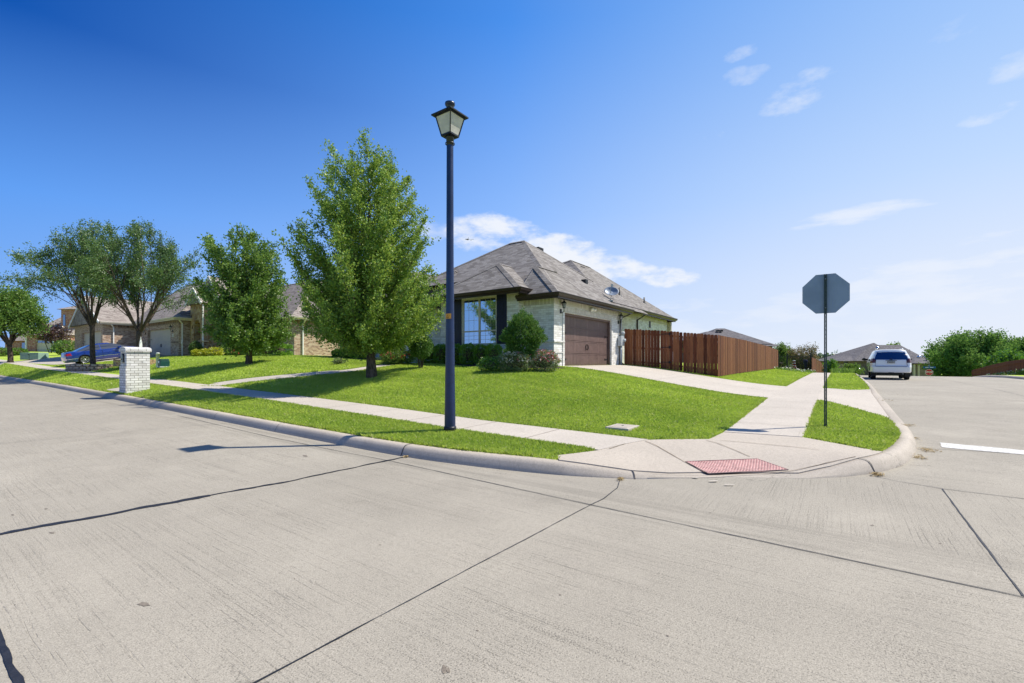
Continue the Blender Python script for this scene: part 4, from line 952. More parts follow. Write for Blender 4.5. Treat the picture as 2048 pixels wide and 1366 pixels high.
MB().box(-.225*k, -.222*k, -.06*k, .12*k, 9/FPX*dd, 13/FPX*dd).build('sticker', M['white'], t)
la_, lb_, lz_ = gp(69, 719.5); dd = la_*UA.y+lb_*VB.y; k = dd/FPX
t = thing('transformer_box', 'pale green double transformer cabinet on the far left lawn', 'utility cabinet', (la_, lb_, lz_), 0)
MB().bevbox(-18*k, 0-.01, -.5, .5, 0, 14*k, .04).build('cabinet', M['utility_green'], t); MB().bevbox(.01, 18*k, -.48, .5, 0, 14.2*k, .04).build('cabinet', M['utility_green'], t)
MB().box(-.09*k*20, -.03*k*20, -.515, -.495, 10*k, 11.5*k).build('lock', M['black'], t)
# ------------------------------------------------------------------ house building helpers
def wall(mb, p, q, z0, z1, openings=(), depth=.12):
    """brick face from p to q (outside on the right when walking p to q), openings = (s0, s1, h0, h1) in metres from p and absolute heights"""
    p, q = Vector((*p, 0)), Vector((*q, 0)); L = (q-p).length; d = (q-p)/L; n = Vector((d.y, -d.x, 0))
    S = sorted({0, L, *[o[0] for o in openings], *[o[1] for o in openings]}); Z = sorted({z0, z1, *[o[2] for o in openings], *[o[3] for o in openings]})
    P = lambda s, z, dd=0: p+d*s-n*dd+Vector((0, 0, z))
    for i in range(len(S)-1):
        for j in range(len(Z)-1):
            cs, cz = (S[i]+S[i+1])/2, (Z[j]+Z[j+1])/2
            if any(o[0] < cs < o[1] and o[2] < cz < o[3] for o in openings): continue
            mb.quad(P(S[i], Z[j]), P(S[i+1], Z[j]), P(S[i+1], Z[j+1]), P(S[i], Z[j+1]))
    for o in openings:
        s0, s1, h0, h1 = o
        mb.quad(P(s0,h0), P(s0,h1), P(s0,h1,depth), P(s0,h0,depth)); mb.quad(P(s1,h0), P(s1,h1), P(s1,h1,depth), P(s1,h0,depth))
        mb.quad(P(s0,h1), P(s1,h1), P(s1,h1,depth), P(s0,h1,depth)); mb.quad(P(s0,h0), P(s1,h0), P(s1,h0,depth), P(s0,h0,depth))
    return mb
def cap_strip(cap, p, q, wv=.16):
    p, q = Vector(p), Vector(q)
    if (q-p).length < .2: return
    m = (q-p).normalized(); x = m.cross(Vector((0,0,1))).normalized(); y = x.cross(m); vs = []
    for e in (p, q): vs += [e-x*wv-y*.072, e+y*.018, e+x*wv-y*.072, e-y*.12]
    cap.add(vs, [(0,1,5,4),(1,2,6,5),(2,3,7,6),(3,0,4,7),(0,3,2,1),(4,5,6,7)])
def roof_mesh(mb, A, C, h, r0, r1, hr, cap=None, soffit=True, th=.0, hr2=None):
    """hip or gable roof: A, C = opposite eave corners, h = eave height; ridge r0-r1 at hr"""
    (a0, b0), (a1, b1) = A, C; hr2 = hr if hr2 is None else hr2
    c = [(a0,b0,h),(a1,b0,h),(a1,b1,h),(a0,b1,h)]; R0, R1 = (*r0, hr), (*r1, hr2)
    along_a = abs(r1[0]-r0[0]) >= abs(r1[1]-r0[1])
    if along_a: F = [(c[0],c[1],R1,R0),(c[1],c[2],R1),(c[2],c[3],R0,R1),(c[3],c[0],R0)]
    else: F = [(c[0],c[1],R0),(c[1],c[2],R1,R0),(c[2],c[3],R1),(c[3],c[0],R0,R1)]
    for f in F:
        if len({tuple(round(x, 4) for x in v) for v in f}) >= 3: mb.quad(*[v for i, v in enumerate(f) if i == 0 or v != f[i-1]])
    if soffit: mb.quad(*[(x, y, z-.03) for x, y, z in c[::-1]])
    if cap is not None:
        hips = [(c[0],R0),(c[3],R0),(c[1],R1),(c[2],R1)] if along_a else [(c[0],R0),(c[1],R0),(c[2],R1),(c[3],R1)]
        for p, q in hips+([(R0, R1)] if R0 != R1 else []):
            cap_strip(cap, p, q)
def gutter(mb, pts, h, closed=False, out=.10, fh=.15):
    """fascia and gutter swept along eave corner points (outside on the right)"""
    P = [Vector((*p, 0)) for p in pts]; n = len(P); prof = [(-.03,-.20),(.0,-.20),(.0,-.135),(.03,-.13),(.085,-.09),(.10,-.02),(.115,.0),(.10,.018),(.085,.0),(.0,.0),(-.03,.0)]
    N = []
    for i in range(n):
        d0 = (P[i]-P[i-1]).normalized() if (i or closed) else None; d1 = (P[(i+1) % n]-P[i]).normalized() if (i < n-1 or closed) else None
        n0 = Vector((d0.y, -d0.x, 0)) if d0 else None; n1 = Vector((d1.y, -d1.x, 0)) if d1 else None
        if n0 is None: N.append(n1)
        elif n1 is None: N.append(n0)
        else: m = (n0+n1).normalized(); N.append(m/max(.3, m.dot(n0)))
    vs = []; k = len(prof)
    for p, nn in zip(P, N): vs += [p+nn*o+Vector((0, 0, h+z)) for o, z in prof]
    fs = []
    for i in range(n if closed else n-1):
        j = (i+1) % n
        for q in range(k): fs.append((i*k+q, i*k+(q+1) % k, j*k+(q+1) % k, j*k+q))
    if not closed: fs += [tuple(range(k))[::-1], tuple((n-1)*k+q for q in range(k))]
    mb.add(vs, fs); return mb
def pipe(mb, pts, w=.075, d=.06):
    """rectangular downspout"""
    for i in range(len(pts)-1): mb.bar(pts[i], pts[i+1], w, d)
    for p in pts[1:-1]: mb.box(p[0]-w/2-.001, p[0]+w/2+.001, p[1]-w/2-.001, p[1]+w/2+.001, p[2]-d/2, p[2]+d/2)
    return mb
def window(t, axis, c, s0, s1, z0, z1, cols, rows, frame_m, glass_m, lights=2, meet=.5, face=-1, grid=True, recess=.07, blinds=True, fw=.05):
    """double hung window on the plane axis = c (face: outward sign); s runs along the other axis; lights = side by side units"""
    fr = MB(); gl = MB(); gr = MB(); bl = MB()
    def bx(m, s_0, s_1, z_0, z_1, d0, d1):
        x0, x1 = c-face*recess+face*d0, c-face*recess+face*d1
        if axis == 'a': m.box(x0, x1, s_0, s_1, z_0, z_1)
        else: m.box(s_0, s_1, x0, x1, z_0, z_1)
    bx(fr, s0, s0+fw, z0, z1, 0, .05); bx(fr, s1-fw, s1, z0, z1, 0, .05); bx(fr, s0+fw, s1-fw, z1-fw, z1, 0, .05); bx(fr, s0+fw, s1-fw, z0, z0+fw, 0, .052)
    W_ = (s1-s0-2*fw); zm = z0+(z1-z0)*meet
    for i in range(lights):
        u0, u1 = s0+fw+W_*i/lights, s0+fw+W_*(i+1)/lights
        if i: bx(fr, u0-.035, u0+.035, z0+fw, z1-fw, 0, .048)
        e0 = u0+(.035 if i else 0); e1 = u1-(.035 if i < lights-1 else 0)
        bx(fr, e0, e1, zm-.028, zm+.028, 0, .040)
        for k, (zz0, zz1) in enumerate(((z0+fw, zm-.028), (zm+.028, z1-fw))):
            bx(gl, e0, e1, zz0, zz1, .004, .010)
            if grid:
                for q in range(1, cols): m_ = e0+(e1-e0)*q/cols; bx(gr, m_-.006, m_+.006, zz0, zz1, .0105, .013)
                for q in range(1, rows): m_ = zz0+(zz1-zz0)*q/rows; bx(gr, e0, e1, m_-.006, m_+.006, .0107, .0127)
        if blinds:
            z = z0+.05
            while z < z1-.05: bx(bl, e0, e1, z, z+.006, -.06, -.02); z += .06
    f = fr.build('window', frame_m, t); gl.build('pane', glass_m, f)
    if grid: gr.build('grille', frame_m, f)
    return f
def shutter(t, axis, c, s0, s1, z0, z1, face=-1):
    mb = MB()
    def bx(s_0, s_1, z_0, z_1, d0, d1):
        if axis == 'a': mb.box(c+face*d0, c+face*d1, s_0, s_1, z_0, z_1)
        else: mb.box(s_0, s_1, c+face*d0, c+face*d1, z_0, z_1)
    n = 3; w_ = (s1-s0)/n
    for i in range(n): bx(s0+i*w_+.004, s0+(i+1)*w_-.004, z0, z1, .002, .024)
    for z in (z0+.18, (z0+z1)/2, z1-.28): bx(s0+.01, s1-.01, z, z+.10, .0245, .042)
    return mb.build('shutter', M['navy'], t)
def garage_door(t, axis, c, s0, s1, z0, z1, mat, face=-1, rows=4, hard=True, windows=False, cols=1):
    """sectional door: rows of grooved panels, hinges and two pull handles"""
    mb = MB(); gr = MB(); h = (z1-z0)/rows
    def bx(m, s_0, s_1, z_0, z_1, d0, d1):
        if axis == 'a': m.box(c+face*d0, c+face*d1, s_0, s_1, z_0, z_1)
        else: m.box(s_0, s_1, c+face*d0, c+face*d1, z_0, z_1)
    bx(mb, s0, s1, z0, z1, -.04, .0)
    pw = (s1-s0)/4
    for r in range(rows):
        for k in range(4):
            x0 = s0+pw*k+.07; x1 = s0+pw*(k+1)-.07; za, zb = z0+h*r+.055, z0+h*(r+1)-.055
            bx(mb, x0-.07, x1+.07, z0+h*r+.012, za, 0, .018); bx(mb, x0-.07, x1+.07, zb, z0+h*(r+1)-.012, 0, .018)
            bx(mb, x0-.07, x0, za+.001, zb-.001, 0, .0135); bx(mb, x1, x1+.07, za+.001, zb-.001, 0, .0135)
            m_ = 8
            for q in range(m_): u0 = x0+(x1-x0)*q/m_; u1 = x0+(x1-x0)*(q+1)/m_; bx(mb, u0+.006, u1-.006, za+.004, zb-.004, 0, .010)
    d = mb.build('garage_door', mat, t)
    if hard:
        sc = (s0+s1)/2
        for s in (-1, 1):
            hm = MB()
            for k in range(5):
                u = sc+s*(.07+.05*math.sin(k/4*math.pi)); bx(hm, u-.012, u+.012, z0+h*1.30+k*.05, z0+h*1.30+k*.05+.052, .02, .045)
            hm.build('handle', M['black'], d)
        for z in (z0+h*.5, z0+h*2.5):
            for e, sg in ((s0, 1), (s1, -1)):
                hm = MB(); bx(hm, e+sg*.02, e+sg*.40, z, z+.035, .021, .030); bx(hm, e+sg*.38, e+sg*.44, z-.02, z+.055, .021, .030); hm.build('hinge_strap', M['black'], d)
    return d
def wall_lantern(t, a, b, z, face='b', s=1.0):
    """carriage lantern on a wall: back plate, arm, glass cage, peaked cap"""
    o = MB(); dx, dy = (0, -1) if face == 'b' else (-1, 0); P = lambda d, zz, k=0: (a+dx*d+(k if face == 'b' else 0), b+dy*d+(0 if face == 'b' else k), z+zz)
    o.bar(P(.0, -.17), P(.03, -.17), .11, .17); o.tube([P(.03, -.2), P(.1, -.24), P(.16, -.18), P(.16, -.06)], .012, 6)
    cx, cy = a+dx*.16, b+dy*.16
    o.lathe((cx, cy, z-.06), [(.0, 0), (.045, 0), (.055, .02), (.0, .02)], 6); 
    for k in range(6):
        th = k*math.pi/3; o.bar((cx+.05*math.cos(th), cy+.05*math.sin(th), z-.04), (cx+.085*math.cos(th), cy+.085*math.sin(th), z+.14), .008, .008)
    o.lathe((cx, cy, z+.14), [(.0, -.004), (.115, -.004), (.11, .012), (.05, .07), (.028, .09), (.02, .12), (.026, .14), (.0, .19)], 12)
    m = o.build('wall_lantern', M['black'], t); MB().lathe((cx, cy, z-.04), [(.046, 0), (.08, .178), (0, .178)], 6).build('lantern_glass', M['frost'], m); return m

# ------------------------------------------------------------------ the white brick corner house
F0 = 1.29
t = thing('white_brick_house', 'white brick corner house with hipped grey roof and brown garage door', 'house', (15.33, 9.0, F0))
O = (15.33, 9.0, F0)
def part(name, m, mat, parent=t, **kw): return m.build(name, mat, parent, **kw)
class HB_(MB):
    def __init__(s): super().__init__(O)
HG, HW = 4.08, 4.34
gd0, _ = on_b(1128, 700, 9.0); gd1, _ = on_b(1222, 700, 9.0)
_, gz1 = on_b(1128, 625, 9.0)
gz1 = min(gz1, 3.55)
# walls
m = HB_()
wall(m, (15.33, 9.0), (22.0, 9.0), F0-.6, HG-.1, [(gd0-15.33, gd1-15.33, F0-.02, gz1)], .2)
wall(m, (15.33, 10.4), (15.33, 9.0), F0-.6, HG-.1)
wall(m, (14.93, 10.4), (15.33, 10.4), F0-.6, HW-.1)
b_l, _ = on_a(924.5, 640, 14.93); b_r, _ = on_a(992.5, 640, 14.93); _, wz1 = on_a(958, 596, 14.93); _, wz0 = on_a(958, 689, 14.93)
wall(m, (14.93, 14.7), (14.93, 10.4), F0-.6, HW-.1, [(14.7-b_l, 14.7-b_r, wz0, wz1)], .1)
wall(m, (17.0, 14.7), (14.93, 14.7), F0-.6, HW-.1)
wall(m, (17.0, 18.0), (17.0, 14.7), F0-.6, HW-.1, [(1.3, 2.3, F0+.15, F0+2.25)], .2)
wall(m, (16.0, 18.0), (17.0, 18.0), F0-.6, HW-.1)
w2l, _ = on_a(788, 690, 16.0); w2r, _ = on_a(818, 690, 16.0); w1l, _ = on_a(716.5, 690, 16.0); w1r, _ = on_a(738, 690, 16.0)
w2r = max(w2r, 18.35); _, s_z0 = on_a(800, 702, 16.0); s_z1 = s_z0+1.95
wall(m, (16.0, 24.0), (16.0, 18.0), F0-.4, HW-.1, [(24-w1l, 24-w1r, s_z0, s_z1), (24-w2l, 24-w2r, s_z0, s_z1)], .1)
wall(m, (31.0, 24.0), (16.0, 24.0), F0-.4, HW-.1); wall(m, (31.0, 9.4), (31.0, 24.0), F0-1.0, HW-.1)
wall(m, (22.0, 9.4), (31.0, 9.4), F0-1.0, HW-.1, [(6.3, 6.75, 3.0, 3.45)], .1); wall(m, (22.0, 9.0), (22.0, 9.4), F0-.6, HG-.1)
part('wall', m, M['white_brick'])
# soldier courses, water table ledge, corner trim
zb = F0+.96
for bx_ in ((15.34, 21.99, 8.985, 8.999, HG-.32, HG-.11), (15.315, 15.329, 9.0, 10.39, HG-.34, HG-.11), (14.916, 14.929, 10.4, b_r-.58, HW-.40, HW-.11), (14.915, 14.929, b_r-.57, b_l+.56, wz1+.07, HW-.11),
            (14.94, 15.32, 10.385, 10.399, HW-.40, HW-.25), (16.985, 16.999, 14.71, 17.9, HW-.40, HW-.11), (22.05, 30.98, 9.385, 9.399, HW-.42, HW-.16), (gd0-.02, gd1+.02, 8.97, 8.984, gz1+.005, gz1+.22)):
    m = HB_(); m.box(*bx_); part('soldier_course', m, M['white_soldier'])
for bx_ in ((15.28, 15.33, 9.0-.05, 10.38, zb, zb+.05), (15.331, gd0-.001, 8.95, 8.999, zb+.001, zb+.051), (15.30, 15.33, 9.0-.03, 10.38, zb-.42, zb-.39), (15.331, gd0-.001, 8.97, 8.999, zb-.419, zb-.389), (14.88, 14.929, 10.36, b_r-.56, zb, zb+.05), (14.88, 14.929, b_l+.56, 14.74, zb, zb+.05)):
    m = HB_(); m.box(*bx_); part('brick_ledge', m, M['white_brick'])
# roofs
cap = HB_(); m = HB_()
A0, B0 = 14.88, 8.55
hA = lambda a: HG+(7.86-HG)/5.02*(a-A0)
P1, P2 = (19.9, 13.5, 7.86), (19.9, 14.4, 7.86)
m.quad((A0, B0, HG), (24.9, B0, HG), P1)                                   # garden side slope
hb = lambda b: HG+(7.86-HG)/6.9*(21.3-b)
m.quad((A0, B0, HG), P1, P2, (16.6, 18.94, hA(16.6)), (16.6, 14.95, hA(16.6)), (15.65, 14.95, hA(15.65)), (15.65, 10.48, hA(15.65)), (A0, 10.48, HG))
m.quad((16.6, 18.94, hb(18.94)), P2, (23.19, 18.94, hb(18.94))); m.quad(P1, P2, (23.19, 18.94, hb(18.94)), (24.9, 16, 5.2), (24.9, B0, HG))
m.quad((A0, B0, HG-.03), (A0, 10.45, HG-.03), (15.5, 10.45, HG-.03), (15.5, 9.2, HG-.03), (22.4, 9.2, HG-.03), (22.4, B0, HG-.03))
for p, q in (((A0, B0, HG), P1), (P1, P2), (P2, (16.7, 18.8, hA(16.7))), (P1, (22.6, 10.8, 5.82))): cap_strip(cap, p, q)
m2 = HB_(); roof_mesh(m2, (A0+.004, B0-.004), (17.9, 10.5), HG+.012, (16.35, 10.49), (17.9, 10.49), HG+.012+1.475, cap, soffit=False)
roof_mesh(m2, (14.4, 9.95), (18.4, 15.15), HW, (16.4, 12.5), (18.4, 12.5), 5.92, cap)
roof_mesh(m2, (16.45, 14.3), (19.4, 18.3), HW+.01, (17.5, 16.3), (19.4, 16.3), 6.22, cap)
roof_mesh(m2, (15.55, 17.55), (25.0, 24.45), HW+.005, (19.0, 21.0), (22, 21.0), 6.95, cap)
roof_mesh(m2, (20.3, 8.95), (31.45, 24.43), HW-.005, (24.65, 13.3), (27.1, 13.3), 7.66, cap)
for k, mm in enumerate((m, m2)):
    r = part('roof', mm, M['shingle'])
    if k == 0: rf = r
part('ridge_cap', cap, M['shingle'], rf)
for (px, py) in ((1079, 495), (1163, 533)):
    # slant-back vents behind the crest
    d = 24.6 if px < 1100 else 28.0
    x = (px-CX)/FPX*d; a, b = AB(x, d); z = EYE+(HY-py)/FPX*d
    m = HB_(); m.box(a-.25, a+.25, b-.1, b+.2, z-.30, z-.02); part('roof_vent', m, M['black'], rf)
for (px, py, hh) in ((1169, 565, .16), (1239, 590, .42), (1288.5, 606, .36)):
    # flat vent and vent pipes on the garden side slope
    b0_, h0_, sl_ = (8.55, HG, .76) if px < 1200 else (8.95, HW, .76)
    best = min(np.arange(15, 40, .02), key=lambda dd: abs((EYE+(HY-py)/FPX*dd)-(h0_+sl_*(AB((px-CX)/FPX*dd, dd)[1]-b0_))))
    a, b = AB((px-CX)/FPX*best, best); z = EYE+(HY-py)/FPX*best; m = HB_()
    if hh < .2: m.box(a-.13, a+.13, b-.13, b+.13, z-.1, z+.14)
    else: m.lathe((a, b, z-.15), [(.045, 0), (.045, hh+.15), (0, hh+.15)], 10); m.lathe((a, b, z-.12), [(.16, 0), (.05, .22)], 10)
    part('roof_vent' if hh < .2 else 'vent_pipe', m, M['black'], rf)
m = HB_(); 
gutter(m, [(A0, 10.45), (A0, B0), (22.45, B0)], HG+.005)
gutter(m, [(17.3, 15.15), (14.4, 15.15), (14.4, 9.95), (15.6, 9.95)], HW)
gutter(m, [(16.45, 17.5), (16.45, 15.0)], HW); gutter(m, [(25, 24.45), (15.55, 24.45), (15.55, 17.55), (16.6, 17.55)], HW)
gutter(m, [(21.4, 8.95), (31.45, 8.95), (31.45, 24.4)], HW-.005); gutter(m, [(20.3, 9.6), (20.3, 8.95), (21.5, 8.95)], HW-.006) if False else None
gutter(m, [(20.5, 8.95), (21.45, 8.95)], HW-.005)
part('gutter', m, M['fascia'])
m = HB_(); pipe(m, [(22.3, 8.62, HG-.2), (21.85, 8.93, HG-.42), (21.85, 8.93, F0+.12), (21.78, 8.75, F0+.04)]); part('downspout', m, M['fascia'])
m = HB_(); pipe(m, [(25.6, 9.0, HW-.2), (25.3, 9.34, HW-.5), (25.3, 9.34, F0-.4)]); part('downspout', m, M['fascia'])
m = HB_(); pipe(m, [(16.95, 17.94, HW-.2), (16.95, 17.94, F0)], .06, .06); part('downspout', m, M['tan_trim'])
# garage door, frame
garage_door(t, 'b', 9.0+.16-O[1], gd0-O[0], gd1-O[0], 0.0, gz1-F0-.01, M['garage_brown'], -1)
m = HB_(); m.box(gd0+.001, gd0+.07, 9.05, 9.135, F0, gz1-.001); m.box(gd1-.07, gd1-.001, 9.05, 9.135, F0, gz1-.001); m.box(gd0+.07, gd1-.07, 9.05, 9.13, gz1-.08, gz1-.001); part('door_frame', m, M['garage_brown'])
for j0, j1 in ((gd1+.002, gd1+.14), (gd0-.14, gd0-.002)): m = HB_(); m.box(j0, j1, 8.965, 8.998, F0, gz1); part('brick_jamb', m, M['white_brick'])
# windows
window(t, 'a', 14.93-O[0], b_r-O[1], b_l-O[1], wz0-F0, wz1-F0, 3, 3, M['cream_trim'], M['glass'], 2, .29)
sw = .62
shutter(t, 'a', 14.93-O[0], b_r-.03-.52-O[1], b_r-.03-O[1], wz0-F0, wz1-F0+.06); shutter(t, 'a', 14.93-O[0], b_l+.03-O[1], b_l+.03+.52-O[1], wz0-F0, wz1-F0+.03)
for (l, r) in ((w1l, w1r), (w2l, w2r)):
    window(t, 'a', 16.0-O[0], r-O[1], l-O[1], s_z0-F0, s_z1-F0, 3, 2, M['white_trim'], M['glass2'], 1, .5)
    shutter(t, 'a', 16.0-O[0], l+.02-O[1], l+.42-O[1], s_z0-F0, s_z1-F0+.03)
    if r > 18.8: shutter(t, 'a', 16.0-O[0], r-.42-O[1], r-.02-O[1], s_z0-F0, s_z1-F0+.03)
m = HB_(); m.box(17.12, 17.17, 15.72, 16.68, F0+.15, F0+2.24); d = part('front_door', m, plain('dark door', (.03,.014,.010), .35))
# name plaque with the house number
pb0, pz0 = on_a(871, 663, 17.0); pb1, pz1 = on_a(880.5, 656.5, 17.0)
m = HB_(); m.box(16.975, 16.999, min(pb0,pb1), max(pb0,pb1), pz0, pz1); pq = part('house_number_plaque', m, M['cream_trim'])
text_mb('1516', .13, M['black'], 'house_number', pq, (16.972-O[0], (pb0+pb1)/2-O[1], (pz0+pz1)/2-F0), (rad(90), 0, rad(-90)), .001, .9)
wall_lantern(t, on_b(1121, 614, 9.0)[0]-O[0], -.0, on_b(1121, 614, 9.0)[1]-F0, 'b', 1.0); wall_lantern(t, on_b(1237, 638, 9.0)[0]-.05-O[0], 0, on_b(1237, 638, 9.0)[1]-F0, 'b')
# motion light over the garage door
ax_, az_ = on_b(1181, 621, 9.0)
m = HB_(); m.box(ax_-.07, ax_+.07, 8.93, 8.97, az_-.06, az_+.06)
for s in (-1, 1): m.lathe((ax_+s*.13, 8.86, az_+.03), [(.0, -.07), (.055, -.07), (.075, .05), (0, .05)], 10, 'y')
part('security_light', m, M['white'])
# electric meter and conduit at the far corner of the garage
ax_, az_ = on_b(1239.5, 680, 8.95)
m = HB_(); m.bevbox(ax_-.22, ax_+.16, 8.78, 8.97, az_-.30, az_+.18, .02); m.lathe((ax_+.1, 8.78, az_-.02), [(.0, -.10), (.08, -.09), (.09, 0), (.09, .01)], 14, 'y'); m.lathe((ax_+.2, 8.86, az_+.35), [(.0, -.08), (.08, -.07), (.09, .06)], 14, 'y')
m.tube([(ax_, 8.88, az_-.3), (ax_, 8.88, F0-.05)], .055, 8); m.tube([(ax_+.12, 8.90, az_-.3), (ax_+.12, 8.90, F0-.05)], .035, 8); m.tube([(ax_, 8.88, az_+.18), (ax_, 8.88, HG-.3)], .02, 8)
part('electric_meter', m, M['grey_box'])
m = HB_(); v0, vz = on_b(1299, 649, 9.4); m.box(v0-.12, v0+.12, 9.36, 9.38, vz-.2, vz+.2); part('wall_vent', m, M['black'])
m = HB_(); m.box(31.1, 31.4, 9.2, 9.5, F0-1, HW-.22); part('porch_post', m, M['tan_trim'])
m = HB_(); a_, z_ = on_b(1248, 739, 9.0)
# satellite dish on the roof edge
dd = 22.6; x = (1223-CX)/FPX*dd; da, db = AB(x, dd); dz = EYE+(HY-582)/FPX*dd
ra, rb = AB((1219-CX)/FPX*21.9, 21.9); rz = HG+.76*(rb-8.55)
td = thing('satellite_dish', 'grey satellite dish on a tripod mast above the garage eave', 'satellite dish', (ra, rb, rz), 0)
X = lambda px, py, dep=0.0: ((px-CX)/FPX*(dd+dep)-td.location.x, dd+dep-td.location.y, EYE+(HY-py)/FPX*(dd+dep)-rz)
c_ = Vector(X(1223, 583.5)); nrm = Vector((-.12, -.78, .62)).normalized(); up = Vector((.28, 0, 1)); ex = up.cross(nrm).normalized(); ey = nrm.cross(ex)
vs = []; fs = []; n = 24
for i in range(7):
    r = i/6
    for k in range(n): th = 2*math.pi*k/n; vs.append(c_+ex*math.cos(th)*r*.36+ey*math.sin(th)*r*.31+nrm*(.10*r*r-.05))
    if i:
        for k in range(n): fs.append(((i-1)*n+k, (i-1)*n+(k+1) % n, i*n+(k+1) % n, i*n+k))
b_ = MB().add(vs, fs, True).build('dish', M['dish'], td)
b_.modifiers.new('thick', 'SOLIDIFY').thickness = .012
m = MB(); m.tube([c_-ey*.30+nrm*.04, c_-ey*.18+nrm*.40, c_+nrm*.42-ey*.02], .014, 6); m.box(c_.x+nrm.x*.42-.05, c_.x+nrm.x*.42+.05, c_.y+nrm.y*.42-.06, c_.y+nrm.y*.42+.06, c_.z+nrm.z*.42-.06, c_.z+nrm.z*.42+.06); m.build('receiver_arm', M['grey_box'], td)
m = MB(); bk = c_-nrm*.06-ey*.05; m.tube([bk, bk-Vector((0,0,.35)), (0, 0, .0)], .022, 8); m.tube([bk-Vector((0,0,.25)), (-.35, -.22, -.05)], .014, 6); m.tube([bk-Vector((0,0,.25)), (.25, .1, .1)], .014, 6); m.box(-.15, .15, -.1, .1, -.04, .02); m.build('mast', M['steel'], td)

# ------------------------------------------------------------------ cedar fences
def fence(name, label, pts, hts, mat, picket=.14, gap=.006, grp=None, group_mat=None, rails=True, jitter=.012, every=None):
    """pickets along a plan line; pts (a, b), hts (bottom, top) per point, linear between"""
    loc = (*pts[0], hts[0][0]); t = thing(name, label, 'fence', loc, group=grp); r = random.Random(len(label))
    L = [0]; 
    for i in range(1, len(pts)): L.append(L[-1]+math.hypot(pts[i][0]-pts[i-1][0], pts[i][1]-pts[i-1][1]))
    at_ = lambda s: tuple(np.interp(s, L, [q[k] for q in pts]) for k in (0, 1))+tuple(np.interp(s, L, [q[k] for q in hts]) for k in (0, 1))
    mb = MB(loc); s = 0
    while s < L[-1]-picket*.5:
        a, b, z0, z1 = at_(s+picket/2); a2, b2, _, _ = at_(min(L[-1], s+picket/2+.05)); a1, b1, _, _ = at_(max(0, s+picket/2-.05)); d = Vector((a2-a1, b2-b1, 0)).normalized(); n = Vector((d.y, -d.x, 0))
        w2 = (picket-gap-r.uniform(0, gap))/2; zt = z1+r.uniform(-jitter, jitter); c = .03; o = n*r.uniform(-.003, .003)
        P = Vector((a, b, 0))+o
        poly = [(-w2, z0), (w2, z0), (w2, zt-c), (w2-c, zt), (-w2+c, zt), (-w2, zt-c)]
        vs = [P+d*u+n*k+Vector((0, 0, z)) for k in (.0, .018) for u, z in poly]
        mb.add(vs, [tuple(range(6))[::-1], tuple(range(6, 12))]+[(i, (i+1) % 6, 6+(i+1) % 6, 6+i) for i in range(6)]); s += picket
    mb.build('pickets', mat, t)
    if rails:
        for f in (.12, .5, .88):
            m = MB(loc)
            for i in range(len(pts)-1):
                p, q = pts[i], pts[i+1]; d = Vector((q[0]-p[0], q[1]-p[1], 0)).normalized(); n = Vector((d.y, -d.x, 0))*-.03
                m.bar((p[0]+n.x, p[1]+n.y, hts[i][0]*(1-f)+hts[i][1]*f), (q[0]+n.x, q[1]+n.y, hts[i+1][0]*(1-f)+hts[i+1][1]*f), .04, .09)
            m.build('rail', mat, t)
    return t, at_, L[-1]
# from the garage corner across the yard, a gate in the middle, then along the side walk
f1, at1, L1 = fence('cedar_fence', 'dark stained cedar picket fence with gate beside the garage', [(22.25, 8.9), (22.3, 7.1)], [(1.26, 3.14), (1.16, 3.0)], M['cedar'], .150, .005)
f2, _, _ = fence('cedar_fence', 'dark stained cedar fence length from the gate to the corner by the drive', [(22.32, 6.0), (22.4, 4.55)], [(1.0, 2.86), (.82, 2.70)], M['cedar'], .150, .005)
f3, _, _ = fence('cedar_fence', 'sunlit brown cedar fence running back along the side walk', [(22.42, 4.5), (30, 4.5), (40, 4.5), (47.8, 4.5)], [(.80, 2.69), (.84, 2.73), (.86, 2.66), (.85, 2.50)], M['cedar_warm'], .150, .004)
gt, _, _ = fence('fence_gate', 'dark cedar gate with black strap hinges in the picket fence', [(22.30, 7.08), (22.31, 6.02)], [(1.12, 2.99), (1.02, 2.87)], M['cedar'], .150, .005)
for fz_ in (.30, 1.02, 1.66):
    m = MB(); m.box(-.035, -.020, -.78+.25, -.40, fz_, fz_+.05); m.box(-.036, -.019, -.46, -.42, fz_-.05, fz_+.10); m.box(-.035, -.02, -.40, -.02, fz_+.01, fz_+.04); m.build('hinge', M['black'], gt)
# ------------------------------------------------------------------ trees and shrubs
def leaf_quads(P, D, size, rng, flat=.3, aspect=.66):
    """one pointed leaf per row of P, growing along D"""
    n = len(P); D = D/np.maximum(np.linalg.norm(D, axis=1, keepdims=True), 1e-6)
    R = rng.normal(size=(n, 3)); R[:, 2] *= flat; S = np.cross(D, R); S /= np.maximum(np.linalg.norm(S, axis=1, keepdims=True), 1e-6)
    L = (size*rng.uniform(.65, 1.35, n))[:, None]; Wd = L*aspect
    V = np.zeros((n, 4, 3)); V[:, 0] = P; V[:, 1] = P+D*L*.5+S*Wd*.5; V[:, 2] = P+D*L; V[:, 3] = P+D*L*.5-S*Wd*.5
    return V.reshape(-1, 3)
def curve_pts(p, q, bend, n=7):
    p, q = np.array(p, float), np.array(q, float); m = (p+q)/2; m = m+bend
    t = np.linspace(0, 1, n)[:, None]; return (1-t)**2*p+2*t*(1-t)*m+t*t*q
